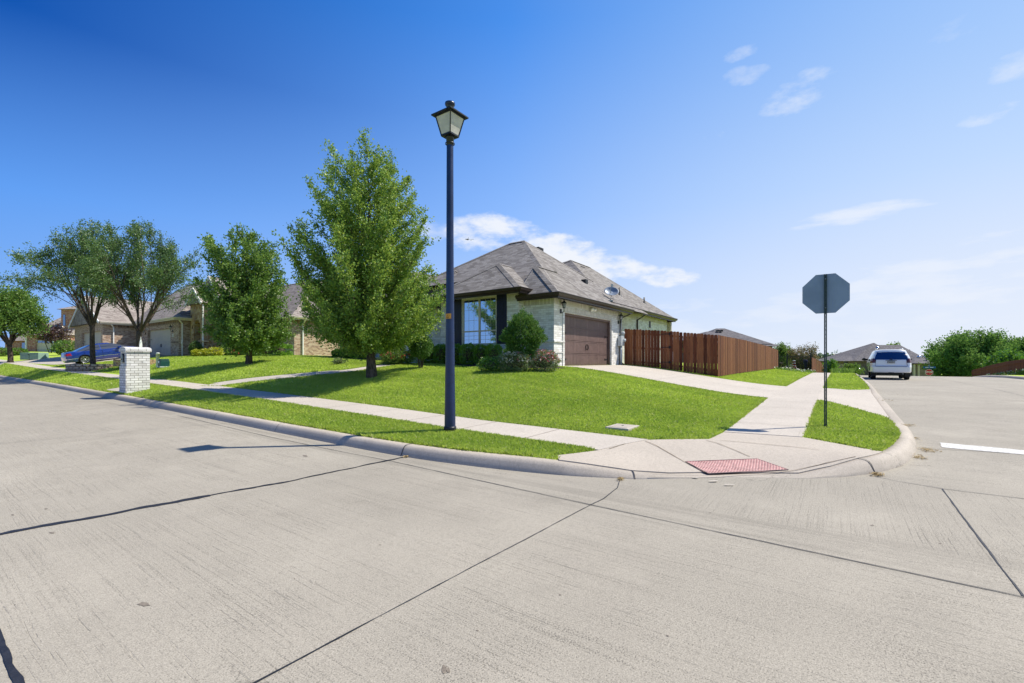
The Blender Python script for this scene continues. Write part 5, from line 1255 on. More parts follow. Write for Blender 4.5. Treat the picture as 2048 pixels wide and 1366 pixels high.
def tree(name, label, loc, prof, trunk_r, fork, limbs, twigs, leaves, leaf_size, mats, seed=1, cat='tree', grp=None, style='upright', depthk=1.0,
         el=48, twig_len=.55, stems=1, lean=0.0, stem_spread=.25, trunk_col=None, spread=.10, dens_pow=.55, limb_r=.25, twig_up=.35, leafjit=.13, ragged=.13, widen=1.2):
    """prof = [(height, left radius, right radius)] of the crown as seen from the street; branches fan from the trunk, twigs along them carry the leaves"""
    rng = np.random.default_rng(seed); t = thing(name, label, cat, loc, 0, grp)
    h0, h1 = prof[0][0], prof[-1][0]; hs = [p[0] for p in prof]
    kx = 1.0 if style == 'upright' else widen
    RL = lambda h: kx*np.interp(h, hs, [p[1] for p in prof]); RRr = lambda h: kx*np.interp(h, hs, [p[2] for p in prof])
    wood = MB(); LP = []; LD = []
    top = h0+(h1-h0)*(.86 if style == 'upright' else .45)
    npt = 9; tp = []; wx, wy = rng.uniform(-1, 1, 2)*.05
    for i in range(npt):
        f = i/(npt-1); z = f*top; tp.append((lean*z*f+wx*math.sin(f*5)*(top/5), wy*math.sin(f*4+1)*(top/5), z))
    rr = [max(.012, trunk_r*(1-f*.93)**.8*(1.35 if i == 0 else 1)) for i, f in enumerate(np.linspace(0, 1, npt))]
    if style == 'upright' or stems == 1: 
        if style == 'vase': 
            k = 4; tp2 = [(p[0], p[1], p[2]*fork/tp[-1][2]) for p in tp]; wood.tube(tp2, [trunk_r*(1.3 if i == 0 else 1-.25*i/npt) for i in range(npt)], 9)
        else: wood.tube([(tp[0][0], tp[0][1], -.1)]+tp, [rr[0]*1.2]+rr, 10)
    else:
        for k in range(stems):
            th = 2*math.pi*k/stems+rng.uniform(-.4, .4); e = (math.cos(th)*stem_spread, math.sin(th)*stem_spread, fork)
            wood.tube([tuple(v) for v in curve_pts((math.cos(th)*trunk_r, math.sin(th)*trunk_r, -.05), e, (0, 0, 0))], [trunk_r*.5]*3+[trunk_r*.42]*4, 7)
    trunk_at = lambda z: np.array([np.interp(z, [p[2] for p in tp], [p[k] for p in tp]) for k in (0, 1)]+[z])
    golden = 2.399963
    hg_ = np.linspace(h0, h1, 60); wg_ = np.cumsum((RL(hg_)+RRr(hg_))**1.25+.05); wg_ /= wg_[-1]; phs = rng.uniform(0, 6.28, 6)
    lump = lambda th, z: 1+ragged*(math.sin(3*th+phs[0]+z*1.3/(h1/6))*.55+math.sin(5*th+phs[1]-z*2.1/(h1/6))*.5+math.sin(2*th+phs[2]+z*3.7/(h1/6))*.45)
    prim = []
    if style == 'vase' and stems == 1:
        for k in range(8):       # a few heavy limbs rise from the fork; the rest spring from them
            th = 2*math.pi*k/8+rng.uniform(-.25, .25); c, s = math.cos(th), math.sin(th); hk = h0+(h1-h0)*rng.uniform(.35, .7); R = (RRr(hk) if c > 0 else RL(hk)); Rm = (RRr(hk)+RL(hk))/2
            R = math.sqrt((R*c)**2+(Rm*s)**2)*rng.uniform(.45, .72); b0 = np.array([0, 0, fork*rng.uniform(.88, 1.0)])
            C = curve_pts(b0, (c*R, s*R, hk), np.array([c*R*.05, s*R*.05, rng.uniform(-.15, .15)*R])+rng.normal(size=3)*.12, 9); prim.append((th, C))
            wood.tube([tuple(v) for v in C], [max(.012, trunk_r*.46*(1-.85*q/8)) for q in range(9)], 6, False)
    for i in range(limbs):
        f = (i+.5)/limbs; th = i*golden+rng.uniform(-.3, .3)
        if style == 'upright':
            ht = float(np.interp((f+rng.uniform(-.5, .5)/limbs), wg_, hg_))
        else: ht = h0+(h1-h0)*rng.uniform(.12, 1.0)**.8
        c, s = math.cos(th), math.sin(th); R = (RRr(ht) if c > 0 else RL(ht)); Rm = (RRr(ht)+RL(ht))/2
        R = math.sqrt((R*c)**2+(Rm*s*depthk)**2)*(rng.uniform(.35, 1.0)**dens_pow)*lump(th, ht)
        tip = np.array([c*R, s*R, ht])
        if style == 'upright':
            za = max(h0*.72, ht-R*math.tan(math.radians(el))*rng.uniform(.8, 1.1)); za = min(za, top*.98); base = trunk_at(za)
            if i % 2 == 0 and ht < h0+(h1-h0)*.3: za = max(h0*.6, za)
            bend = np.array([c*R*.12, s*R*.12, -R*.10])
        else:
            if stems > 1: k = int((th/(2*math.pi)*stems)) % stems; tk = 2*math.pi*k/stems; base = np.array([math.cos(tk)*stem_spread*.9, math.sin(tk)*stem_spread*.9, fork*rng.uniform(.85, 1)])
            elif prim:
                Cp = min(prim, key=lambda q: abs((q[0]-th+math.pi) % (2*math.pi)-math.pi)+rng.uniform(0, .5))[1]; kk = int(rng.integers(2, 8)); base = Cp[kk]
                if base[2] > ht-.1: base = Cp[2]
            else: base = trunk_at(fork)*[0, 0, 0]+np.array([tp[-1][0]*0, 0, fork*rng.uniform(.82, 1.0)])
            bend = np.array([c*R*.10, s*R*.10, R*.10+rng.uniform(-.1, .25)*R*.5])
        C = curve_pts(base, tip, bend+rng.normal(size=3)*R*.04, 9)
        Lb = np.linalg.norm(tip-base); r0 = min(trunk_r*(.16 if prim else .55), max(.008, trunk_r*limb_r*(Lb/ (h1*.35))))
        wood.tube([tuple(v) for v in C], [max(.004, r0*(1-.88*k/8)) for k in range(9)], 5, False)
        nt = max(3, int(twigs*(.5+.5*Lb/(h1*.3))))
        for j in range(nt):
            sft = rng.uniform(.16 if style == 'upright' else .30, 1.0); k = sft*8; k0 = int(min(k, 7)); pt = C[k0]+(C[k0+1]-C[k0])*(k-k0); dr = C[k0+1]-C[k0]; dr = dr/np.linalg.norm(dr)
            d = dr*.8+rng.normal(size=3)*.75; d[2] += twig_up; d /= np.linalg.norm(d); TL = twig_len*rng.uniform(.45, 1.15)*(1.15-.45*sft)
            if j % 4 == 0: wood.bar(pt, pt+d*TL*.7, .008+.002*leaf_size*20, .008)
            m = int(leaves*rng.uniform(.7, 1.3)); q = rng.uniform(0, 1, m)[:, None]
            drp = np.array([0, 0, -.08])*TL
            P = pt+d*TL*q+drp*q*q+rng.normal(size=(m, 3))*leafjit*TL/.55
            LP.append(P); LD.append(d+rng.normal(size=(m, 3))*.8)
    P = np.concatenate(LP); D = np.concatenate(LD)
    wood.build('trunk', mats[1], t)
    np_mesh('crown', leaf_quads(P, D, leaf_size, rng), 4, mats[0], t)
    return t
def shrub(name, label, cat, loc, rx, ry, h, n, size, mat, seed=1, shape='round', base=0.0, stems=0, grp=None, power=2.0, core=True, flowers=None, ragged=.08, rot=0.0, corem='leaf_dark', label_f=None):
    """leafy ball, box or mound: leaves spread through the outer shell, a twiggy core inside"""
    rng = np.random.default_rng(seed); t = thing(name, label, cat, loc, PHI if rot is None else rot, grp)
    d = rng.normal(size=(n, 3)); d /= np.linalg.norm(d, axis=1, keepdims=True)
    if power != 2.0: d = np.sign(d)*np.abs(d)**(2/power); d /= (np.abs(d)**power).sum(1, keepdims=True)**(1/power)
    ph = rng.uniform(0, 6.28, 6)
    lump = 1+ragged*(np.sin(d[:, 0]*5+ph[0])+np.sin(d[:, 1]*6+ph[1])+np.sin(d[:, 2]*7+ph[2]))/1.6+ragged*.8*np.sin(d[:, 0]*13+ph[3])*np.sin(d[:, 2]*11+ph[4])
    r = rng.uniform(.22 if stems else .5, 1.0, n)**.45*lump+np.abs(rng.normal(0, ragged*.35, n)); hh = (h-base)/2
    P = d*r[:, None]*np.array([rx, ry, hh])+np.array([0, 0, base+hh])
    P[:, 2] = np.maximum(P[:, 2], .02+rng.uniform(0, .05, n)); D = d+rng.normal(size=(n, 3))*.7; D[:, 2] += .35
    np_mesh('foliage', leaf_quads(P, D, size, rng, .8, .6), 4, mat, t)
    if core and stems == 0:
        bm = bmesh.new(); bmesh.ops.create_icosphere(bm, subdivisions=3, radius=1)
        for v in bm.verts:
            q = np.array(v.co); q = np.sign(q)*np.abs(q)**(2/power); q /= (np.abs(q)**power).sum()**(1/power)
            v.co = Vector(q*np.array([rx, ry, hh])*.62)+Vector((0, 0, base+hh))
        MB().bm(bm, True).build('twiggy_core', M['bark_dark'], t)
    if stems:
        m = MB()
        for k in range(stems):
            th = 6.28*k/stems+rng.uniform(-.3, .3); m.tube([tuple(v) for v in curve_pts((math.cos(th)*.05, math.sin(th)*.05, -.05), (math.cos(th)*rx*.45, math.sin(th)*ry*.45, base+hh*.9), (0, 0, .05))], [.02]*3+[.014]*4, 6)
        m.build('stem', M['bark'], t)
    if flowers:
        for fm, fn, fs, (lo, hi) in flowers:
            d = rng.normal(size=(fn, 3)); d[:, 2] = np.abs(d[:, 2]); d /= np.linalg.norm(d, axis=1, keepdims=True); k = (d[:, 0] > lo) & (d[:, 0] < hi); d = d[k]
            P = d*np.array([rx, ry, hh])*rng.uniform(.92, 1.12, (len(d), 1))+np.array([0, 0, base+hh]); P = np.repeat(P, 5, 0)+rng.normal(size=(len(d)*5, 3))*fs*.35
            np_mesh('flowers', leaf_quads(P, rng.normal(size=P.shape)+[0, -.3, .5], fs, rng, 1, .9), 4, fm, t)['kind'] = 'stuff'
    return t
def px_at(px, d):
    """plan point on the line of sight of column px at depth d"""
    a, b = AB((px-CX)/FPX*d, d); return a, b
def prof_px(pts, cx, d, zb):
    """crown outline given in pixels (y, left x, right x) -> heights and radii at depth d"""
    return [(EYE+(HY-y)/FPX*d-zb, max(.05, (cx-l)/FPX*d), max(.05, (r-cx)/FPX*d)) for y, l, r in pts]

# big lacebark elm in the corner lawn
a, b, z = gp(744, 755); d = a*UA.y+b*VB.y
tree('elm_tree', 'tall full elm with upswept branches on the front lawn behind the lamp', (a, b, z),
     prof_px([(678, 640, 800), (664, 592, 850), (645, 572, 864), (605, 564, 868), (570, 570, 866), (540, 552, 852), (500, 545, 840), (462, 560, 832), (430, 596, 832), (395, 592, 806), (360, 594, 790), (335, 606, 776), (312, 622, 758), (296, 640, 735)], 718, d, z),
     .145, 1.2, 215, 40, 20, .068, (M['leaf'], M['bark']), 3, el=46, twig_len=.45, lean=-.03, limb_r=.13, dens_pow=.5, leafjit=.11, ragged=.15)
# second elm
d = 22.5; a, b = px_at(497, d); z = Hs(a, b)
tree('elm_tree', 'slender dark green elm on the neighbouring lawn beside the clipped hedge', (a, b, z),
     prof_px([(690, 450, 545), (672, 428, 570), (630, 420, 574), (590, 415, 572), (550, 416, 562), (520, 414, 545), (490, 418, 530), (470, 430, 512), (458, 470, 498)], 494, d, z),
     .13, 1.2, 110, 34, 17, .10, (M['leaf_mid'], M['bark']), 5, el=50, leafjit=.10, ragged=.16, twig_len=.6, limb_r=.15, dens_pow=.42)
# vase-shaped elms by the neighbour's drive
d = 27.5; a, b = px_at(279, d); z = Hs(a, b)
tree('elm_tree', 'spreading vase-shaped elm with bare lower limbs behind the brick mailbox', (a, b, z),
     prof_px([(628, 235, 330), (612, 215, 352), (590, 205, 375), (560, 200, 388), (530, 203, 384), (505, 212, 370), (480, 228, 330), (462, 262, 306), (450, 275, 295)], 279, d, z),
     .17, EYE+(HY-662)/FPX*d-z, 60, 32, 19, .085, (M['leaf_dark'], M['bark_dark']), 8, style='vase', ragged=.2, leafjit=.10, twig_len=.75, dens_pow=.6, limb_r=.20, twig_up=.3)
a, b, z = gp(186, 716); d = 28.5; a, b = px_at(185, d); z = Hs(a, b)
TREE4 = (a, b, z, d)
tree('elm_tree', 'windswept elm leaning left over the blue sedan, in a brick ring', (a, b, z+.1),
     prof_px([(610, 80, 240), (598, 50, 262), (580, 42, 270), (550, 40, 262), (520, 110, 250), (490, 122, 240), (465, 160, 226), (448, 190, 212)], 185, d, z),
     .15, EYE+(HY-655)/FPX*d-z, 64, 32, 19, .085, (M['leaf_dark'], M['bark_dark']), 12, style='vase', ragged=.2, leafjit=.10, twig_len=.75, dens_pow=.6, limb_r=.20, twig_up=.25)
d = 40; a, b = px_at(20, d); z = Hs(a, b)
tree('shade_tree', 'rounded shade tree at the far left edge near the transformer cabinet', (a, b, z),
     prof_px([(680, -40, 40), (670, -50, 50), (650, -50, 54), (628, -50, 52), (608, -45, 44), (592, -35, 34), (578, -10, 28)], 18, d, z),
     .2, EYE+(HY-690)/FPX*d-z, 80, 28, 15, .15, (M['leaf_mid'], M['bark_dark']), 15, style='vase', widen=1.05, twig_len=1.0, dens_pow=.45, twig_up=.3)
d = 60; a, b = px_at(101, d); z = Hs(a, b)
tree('plum_tree', 'small purple leaved ornamental tree in front of the red brick house', (a, b, z),
     prof_px([(684, 84, 122), (670, 80, 124), (655, 84, 120), (645, 92, 110)], 101, d, z), .1, 1.4, 30, 14, 8, .2, (M['leaf_purple'], M['bark_dark']), 17, style='vase', stems=3, stem_spread=.5, twig_len=.8)

# shrubs before the corner house
def gshrub(px0, px1, y0, y1, d, **k):
    cx = (px0+px1)/2; a, b = px_at(cx, d); z = Hs(a, b); h = EYE+(HY-y0)/FPX*d-z; rx = (px1-px0)/2/FPX*d*.92
    return dict(loc=(a, b, z), rx=rx, ry=k.get('ry', rx), h=h)
def place_on(px, aa): # column px on the plane a = aa
    rx = (px-CX)/FPX; y = aa/(rx*UA.x+UA.y); return y
q = 0
names = ['rounded boxwood at the left end of the bay window hedge', 'boxwood second from the left in the bay window hedge', 'boxwood behind the lamp post in the bay window hedge', 'boxwood under the left pane of the bay window', 'boxwood under the right pane of the bay window', 'boxwood at the right end of the bay window hedge']
for px, hw, top in ((857, 16, 689), (882, 15, 689), (908, 16, 688), (936, 16, 688), (962, 15, 689), (987, 17, 688)):
    d = place_on(px, 14.15); s = gshrub(px-hw, px+hw, top, 735, d)
    shrub('boxwood_shrub', names[q], 'shrub', s['loc'], s['rx']*1.06, s['rx']*1.1, s['h'], 5200, .040, M['leaf_hedge'], 30+q, power=2.8, grp='clipped boxwoods under the bay window', ragged=.05); q += 1
for q, (px, hw, top) in enumerate(((679, 14, 699), (696, 14, 697), (719, 19, 696))):
    d = place_on(px, 15.2); s = gshrub(px-hw, px+hw, top, 730, d)
    shrub('boxwood_shrub', ['leftmost boxwood by the left wing of the corner house', 'middle boxwood of three by the left wing', 'largest boxwood of three by the left wing, behind the elm trunk'][q], 'shrub', s['loc'], s['rx']*1.1, s['rx']*1.1, s['h'], 4200, .05, M['leaf_hedge'], 40+q, power=2.6, grp='boxwoods by the left wing', ragged=.05)
d = 15.4; s = gshrub(1002, 1090, 632, 735, d)
shrub('holly_shrub', 'large glossy round holly on bare stems at the corner of the bay', 'shrub', s['loc'], s['rx'], s['rx']*.8, s['h'], 17000, .056, M['leaf_gloss'], 51, base=s['h']*.26, stems=6, ragged=.17)
d = 17.4; s = gshrub(815, 867, 667, 735, d)
shrub('holly_shrub', 'small clipped round holly on thin stems left of the hedge', 'shrub', s['loc'], s['rx'], s['rx'], s['h'], 10000, .045, M['leaf_gloss'], 52, base=s['h']*.28, stems=5, ragged=.05)
d = 19.5; s = gshrub(757, 828, 702, 735, d)
shrub('rose_bush', 'rose bush with red blooms behind the elm trunk', 'rose bush', s['loc'], s['rx'], s['rx']*.6, s['h'], 5200, .05, M['leaf_mid'], 53, ragged=.14, flowers=[(M['petal_red'], 60, .06, (-.9, .9))])
d = 15.1; s = gshrub(997, 1062, 704, 742, d)
shrub('rose_bush', 'pale leaved rose bush with white buds left of the pink one', 'rose bush', s['loc'], s['rx'], s['rx']*.6, s['h'], 7500, .032, M['leaf_rose'], 54, ragged=.16, flowers=[(M['petal_white'], 180, .028, (-1, 1)), (M['petal_pink'], 30, .03, (-1, 1))])
d = 15.3; s = gshrub(1052, 1120, 702, 741, d)
shrub('rose_bush', 'rose bush with pink and red blooms beside the garage wall', 'rose bush', s['loc'], s['rx'], s['rx']*.55, s['h'], 7500, .032, M['leaf_rose'], 55, ragged=.16, flowers=[(M['petal_pink'], 150, .036, (-1, 1)), (M['petal_red'], 25, .036, (-.6, .8)), (M['petal_white'], 60, .03, (-1, 1))])
d = 15.3; s = gshrub(957, 1003, 716, 739, d)
shrub('ground_plant', 'low lime green plant at the foot of the hedge', 'plant', s['loc'], s['rx'], s['rx']*.7, s['h'], 2600, .04, M['leaf_lime'], 56, ragged=.2)
d = 15.9; s = gshrub(1000, 1050, 694, 735, d)
shrub('dark_shrub', 'dark shrub in the shade under the large holly', 'shrub', s['loc'], s['rx'], s['rx']*.8, s['h'], 4200, .045, M['leaf_hedge'], 57, ragged=.12)
d = 20.5; s = gshrub(664, 690, 722, 732, d)
shrub('ground_plant', 'small pale leafy plant by the leftmost boxwood', 'plant', s['loc'], s['rx'], s['rx']*.7, s['h']+.1, 700, .05, M['leaf_rose'], 58, ragged=.25)
# neighbour's beds
for q, (x0, x1, y0, d, mt, lab) in enumerate(((384, 403, 700, 31.5, 'leaf_yellow', 'leftmost low golden shrub by the stone entry'), (401, 421, 699, 31.2, 'leaf_yellow', 'middle low golden shrub by the stone entry'), (417, 445, 696, 30.8, 'leaf_yellow', 'largest golden shrub by the stone entry'))):
    s = gshrub(x0, x1, y0, 712, d); shrub('golden_shrub', lab, 'shrub', s['loc'], s['rx'], s['rx'], s['h'], 1500, .09, M[mt], 60+q, grp='golden shrubs by the stone entry', ragged=.12)
s = gshrub(380, 403, 683, 712, 33); shrub('dark_shrub', 'dark round evergreen against the brown brick wall', 'shrub', s['loc'], s['rx'], s['rx'], s['h'], 2200, .09, M['leaf_dark'], 64, ragged=.08)
s = gshrub(440, 476, 690, 712, 32); shrub('green_shrub', 'loose green shrub behind the golden shrubs', 'shrub', s['loc'], s['rx'], s['rx'], s['h'], 2200, .09, M['leaf_mid'], 65, ragged=.14)
s = gshrub(500, 583, 688, 716, 28.3); shrub('clipped_hedge', 'dark boxy clipped hedge right of the slender elm', 'hedge', s['loc'], s['rx'], .7, s['h'], 7000, .07, M['leaf_hedge'], 66, power=6, ragged=.02, rot=0)
s = gshrub(463, 502, 698, 713, 30.5); shrub('rose_bush', 'low bush with reddish blooms left of the boxy hedge', 'rose bush', s['loc'], s['rx'], s['rx']*.7, s['h'], 1500, .08, M['leaf_mid'], 67, ragged=.2, flowers=[(M['petal_red'], 30, .09, (-1, 1))])
s = gshrub(112, 152, 684, 708, 50); shrub('green_shrub', 'mixed yellow green bush behind the blue sedan', 'shrub', s['loc'], s['rx'], s['rx'], s['h'], 2000, .16, M['leaf_mid'], 68, ragged=.2)
s = gshrub(18, 50, 697, 710, 55); shrub('green_shrub', 'low clipped bush behind the transformer cabinet', 'shrub', s['loc'], s['rx'], s['rx'], s['h'], 1500, .16, M['leaf_mid'], 69, ragged=.08)
s = gshrub(-20, 14, 695, 710, 56); shrub('green_shrub', 'clipped bush at the left edge of the view', 'shrub', s['loc'], s['rx'], s['rx'], s['h'], 1500, .16, M['leaf_mid'], 70, ragged=.08)
# brick tree rings
def ring(label, a, b, z, R, h, seed, mt):
    t = thing('tree_ring', label, 'planter', (a, b, z)); r = random.Random(seed); n = 22; m = MB()
    for row in range(3):
        for k in range(n):
            th = 6.283*(k+.5*(row % 2))/n; hz = h/3; c, s = math.cos(th), math.sin(th); L = 6.283*R/n*.47
            p = Vector((c*R, s*R, row*hz+hz/2)); m.bar(p-Vector((-s, c, 0))*L, p+Vector((-s, c, 0))*L, .16+r.uniform(-.02, .02), hz*.93)
    m.build('brick_ring', mt, t); MB().lathe((0, 0, 0), [(0, h*.8), (R-.05, h*.8)], 20).build('mulch', M['mulch'], t)
a, b, z, d = TREE4
ring('brick tree ring around the windswept elm', a, b, z-.05, 1.12, .42, 3, M['brown_brick'])
d = 27.5; a, b = px_at(279, d); ring('pale stone tree ring behind the brick mailbox', a, b, Hs(a, b)-.05, 1.1, .42, 4, M['stone'])
d = 27.2; a, b = px_at(281.5, d); z = Hs(a, b); t = thing('garden_stake', 'white pointed stake rising behind the mailbox', 'stake', (a, b, z)); MB().prism([(-.07, 0), (.07, 0), (.07, EYE+(HY-684)/FPX*d-z-.12), (0, EYE+(HY-673)/FPX*d-z-.0), (-.07, EYE+(HY-684)/FPX*d-z-.12)], -.02, .02, 'y').build('board', M['white'], t)
# ------------------------------------------------------------------ brown brick neighbour
FA = 1.95
t = thing('brown_brick_house', 'long brown brick house with stone entry tower and beige garage doors', 'house', (17, 31, FA)); O = (17, 31, FA)
HE = 4.78
m = HB_()
ga0, _ = on_a(341, 700, 13.3); ga1, _ = on_a(295, 700, 13.3); gzt = FA+2.12
wall(m, (13.3, 50.3), (13.3, 40.7), FA-.8, HE-.1, [(50.3-ga1, 50.3-ga0, FA-.02, gzt)], .22)
wall(m, (13.3, 40.7), (17, 40.7), FA-.8, HE-.1); wall(m, (17, 36), (17, 31), FA-.6, 4.5, [(1.6, 3.2, 2.75, 4.2)], .1)
wall(m, (17, 31), (30, 31), FA-.8, 4.5); wall(m, (30, 31), (30, 59), FA-.8, 4.5); wall(m, (30, 59.6), (11, 59.6), FA-.8, 4.5)
wg0, _ = on_a(204, 700, 11.0); wg1, _ = on_a(163, 700, 11.0); wg0 = max(wg0, 50.8)
wall(m, (11.0, 59.6), (11.0, 50.3), FA-.8, HE-.1, [(59.6-wg1, 59.6-wg0, FA-.02, gzt)], .22); wall(m, (11.0, 50.3), (13.3, 50.3), FA-.8, HE-.1)
m.quad((11.0, 59.6, HE-.1), (11.0, 50.3, HE-.1), (11.0, 55, 7.0))
wall(m, (16.2, 38), (16.2, 36), FA, 4.5); wall(m, (16.2, 36), (17, 36), FA, 4.5)
part('wall', m, M['brown_brick'], t)
for bx_ in ((13.285, 13.299, 40.72, 50.28, HE-.42, HE-.12), (12.0, 13.28, 50.285-.0, 50.299, HE-.42, HE-.12), (17.02, 29.9, 30.985, 30.999, 4.15, 4.42), (16.985, 16.999, 31.02, 35.9, 4.25, 4.42), (13.27, 13.299, ga1+.4, 50.28, 2.9, 3.02), (13.27, 13.299, 40.72, ga0-.2, 2.9, 3.02)):
    m = HB_(); m.box(*bx_); part('soldier_course', m, M['brown_soldier'], t)
# stone tower with arched doorway, stone gable behind it
m = HB_(); tb0, tb1, ta = 38.0, 40.5, 14.0; te, tp_ = 5.75, 6.75; ar0, ar1, arh = 38.65, 39.85, 4.0; n = 9
def arch_face(mm, a, b0, b1, z0, ze, zp, o0, o1, oh):
    c = (o0+o1)/2; r = (o1-o0)/2; arc = [(c+r*math.cos(math.pi*k/n), oh+r*math.sin(math.pi*k/n)) for k in range(n+1)]
    mm.quad((a, b0, z0), (a, o0, z0), (a, o0, oh), (a, b0, oh)); mm.quad((a, o1, z0), (a, b1, z0), (a, b1, oh), (a, o1, oh))
    mm.quad((a, b1, oh), (a, arc[0][0], oh), (a, arc[0][0], ze), (a, b1, ze)) if arc[0][0] < b1 else None
    mm.quad((a, b0, oh), (a, arc[-1][0], oh), (a, arc[-1][0], ze), (a, b0, ze))
    for k in range(n): mm.quad((a, arc[k][0], arc[k][1]), (a, arc[k+1][0], arc[k+1][1]), (a, arc[k+1][0], ze), (a, arc[k][0], ze))
    mm.quad((a, b0, ze), (a, b1, ze), (a, (b0+b1)/2, zp))
    for k in range(n): mm.quad((a, arc[k][0], arc[k][1]), (a, arc[k+1][0], arc[k+1][1]), (a+.4, arc[k+1][0], arc[k+1][1]), (a+.4, arc[k][0], arc[k][1]))
    for o in (o0, o1): mm.quad((a, o, z0), (a+.4, o, z0), (a+.4, o, oh), (a, o, oh))
arch_face(m, ta, tb0, tb1, FA-.5, te, tp_, ar0, ar1, arh)
m.quad((ta, tb0, FA-.5), (17, tb0, FA-.5), (17, tb0, te), (ta, tb0, te)); m.quad((ta, tb1, FA-.5), (17, tb1, FA-.5), (17, tb1, te), (ta, tb1, te))
m.quad((15.0, 35.6, 4.0), (15.0, 42.4, 4.0), (15.0, 39, 7.75)); m.quad((15.0, 35.6, FA), (15.0, 38, FA), (15.0, 38, 4.3), (15.0, 35.6, 4.3)); m.quad((15, 35.6, FA), (17, 35.6, FA), (17, 35.6, 4.3), (15, 35.6, 4.3))
part('stone_tower', m, M['stone'], t)
m = HB_(); m.box(13.7, 14.25, 37.8, 38.5, 2.9, 3.05); m.box(14.9, 15.2, 38.7, 39.8, FA, 4.6); part('entry_recess', m, M['brown_brick'], t)
# roofs
m = HB_(); cp = HB_()
roof_mesh(m, (16.55, 30.55), (30.5, 60), 4.58, (21.5, 35.5), (21.5, 53), 8.35, cp)
roof_mesh(m, (12.9, 40.3), (26, 58), HE, (18.2, 45.2), (18.2, 53), 9.1, cp)
roof_mesh(m, (10.7, 49.9), (20, 60.1), HE+.004, (10.7, 55), (20, 55), 7.35, None)
roof_mesh(m, (13.75, 37.75), (18, 40.75), te+.02, (13.75, 39.25), (18, 39.25), te+1.22, None)
roof_mesh(m, (14.7, 35.3), (20, 42.7), 4.28, (14.7, 39), (20, 39), 7.98, None)
part('roof', m, M['shingle2'], t); part('ridge_cap', cp, M['shingle2'], t)
for (a, b0, b1, bc, z, zp) in ((10.66, 49.9, 60.1, 55, HE, 7.35), (13.72, 37.75, 40.75, 39.25, te+.02, te+1.22), (14.66, 35.3, 42.7, 39, 4.28, 7.98)):
    for be in (b0, b1): m = HB_(); m.bar((a, be, z-.07), (a, bc, zp-.07), .2, .06, (1, 0, 0)); part('barge_board', m, M['white_trim'], t)
m = HB_(); gutter(m, [(12.9, 49.6), (12.9, 40.3), (14.6, 40.3)], HE); part('gutter', m, M['cream_trim'], t)
m = HB_(); gutter(m, [(10.75, 49.9), (12.95, 49.9)], HE); part('gutter', m, M['cream_trim'], t)
m = HB_(); gutter(m, [(16.55, 35.2), (16.55, 30.55), (30.5, 30.55)], 4.585); part('gutter', m, M['cream_trim'], t)
for pts in ([(17.6, 30.6, 4.4), (17.6, 30.93, 4.1), (17.6, 30.93, FA-.2)], [(13.2, 40.35, HE-.15), (13.5, 40.62, HE-.4), (13.5, 40.62, 3.1), (13.45, 40.52, 2.85), (13.5, 40.62, 2.6), (13.5, 40.62, FA-.1)], [(13.9, 37.9, te-.1), (13.9, 37.93, 3.2), (13.85, 37.8, 3.0), (13.9, 37.93, 2.8), (13.9, 37.93, FA-.1)], [(11.5, 50.0, HE-.15), (11.7, 50.22, HE-.4), (11.7, 50.22, FA-.1)]):
    m = HB_(); pipe(m, pts, .09, .07); part('downspout', m, M['white_trim'], t)
garage_door(t, 'a', 13.3+.2-O[0], ga0-O[1], ga1-O[1], 0, gzt-FA, M['garage_tan'], -1); garage_door(t, 'a', 11.0+.2-O[0], wg0-O[1], wg1-O[1], 0, gzt-FA, M['garage_tan'], -1)
window(t, 'a', 17-O[0], 32.8-O[1], 34.4-O[1], 2.75-FA, 4.2-FA, 3, 2, M['white_trim'], M['glass2'], 2, .5)
m = HB_(); m.box(13.27, 13.299, ga0-.75, ga0-.42, 3.35, 3.62); part('house_number_plaque', m, M['cream_trim'], t)
for b_ in (ga0-.5, ga1+.45): wall_lantern(t, 13.3-O[0], b_-O[1], 4.0-FA, 'a')

# ------------------------------------------------------------------ red brick house further up the street
d = 76; x0 = (-30-CX)/FPX*d; zb = EYE+(HY-706)/FPX*d
Xp = lambda px: (px-CX)/FPX*d; Zp = lambda py: EYE+(HY-py)/FPX*d
a, b = AB(Xp(100), d); t = thing('red_brick_house', 'two storey red brick house with dark garage door at far left', 'house', (a, b, zb), 0)
O = (Xp(100), d, zb)
m = HB_()
gl, gr_, gt_ = Xp(71), Xp(127), Zp(679)
wall(m, (Xp(52), d), (Xp(142), d), zb-1, Zp(671), [(gl-Xp(52), gr_-Xp(52), zb, gt_)], .25)
wall(m, (Xp(108), d+1.2), (Xp(150), d+1.2), Zp(674), Zp(618)); m.quad((Xp(108), d+1.2, Zp(674)), (Xp(108), d+8, Zp(674)), (Xp(108), d+8, Zp(618)), (Xp(108), d+1.2, Zp(618)))
wall(m, (Xp(142), d), (Xp(142), d+9), zb-1, Zp(671)); wall(m, (Xp(-30), d+3), (Xp(52), d+3), zb-1, Zp(680), [(4.2, 5.4, zb+.2, Zp(684))], .2); wall(m, (Xp(52), d+3), (Xp(52), d), zb-1, Zp(671))
part('wall', m, M['red_brick'], t)
m = HB_()
roof_mesh(m, (Xp(50), d-.45), (Xp(145), d+12), Zp(670), (Xp(72), d+6), (Xp(118), d+6), Zp(618), None)
roof_mesh(m, (Xp(103), d+.8), (Xp(156), d+10), Zp(617), (Xp(118), d+5), (Xp(136), d+5), Zp(600), None)
roof_mesh(m, (Xp(-34), d+2.6), (Xp(60), d+12), Zp(680), (Xp(-10), d+7), (Xp(40), d+7), Zp(645), None)
part('roof', m, M['shingle2'], t)
garage_door(t, 'b', .25, gl-O[0], gr_-O[0], .02, gt_-zb, M['garage_tan'], -1, hard=False)
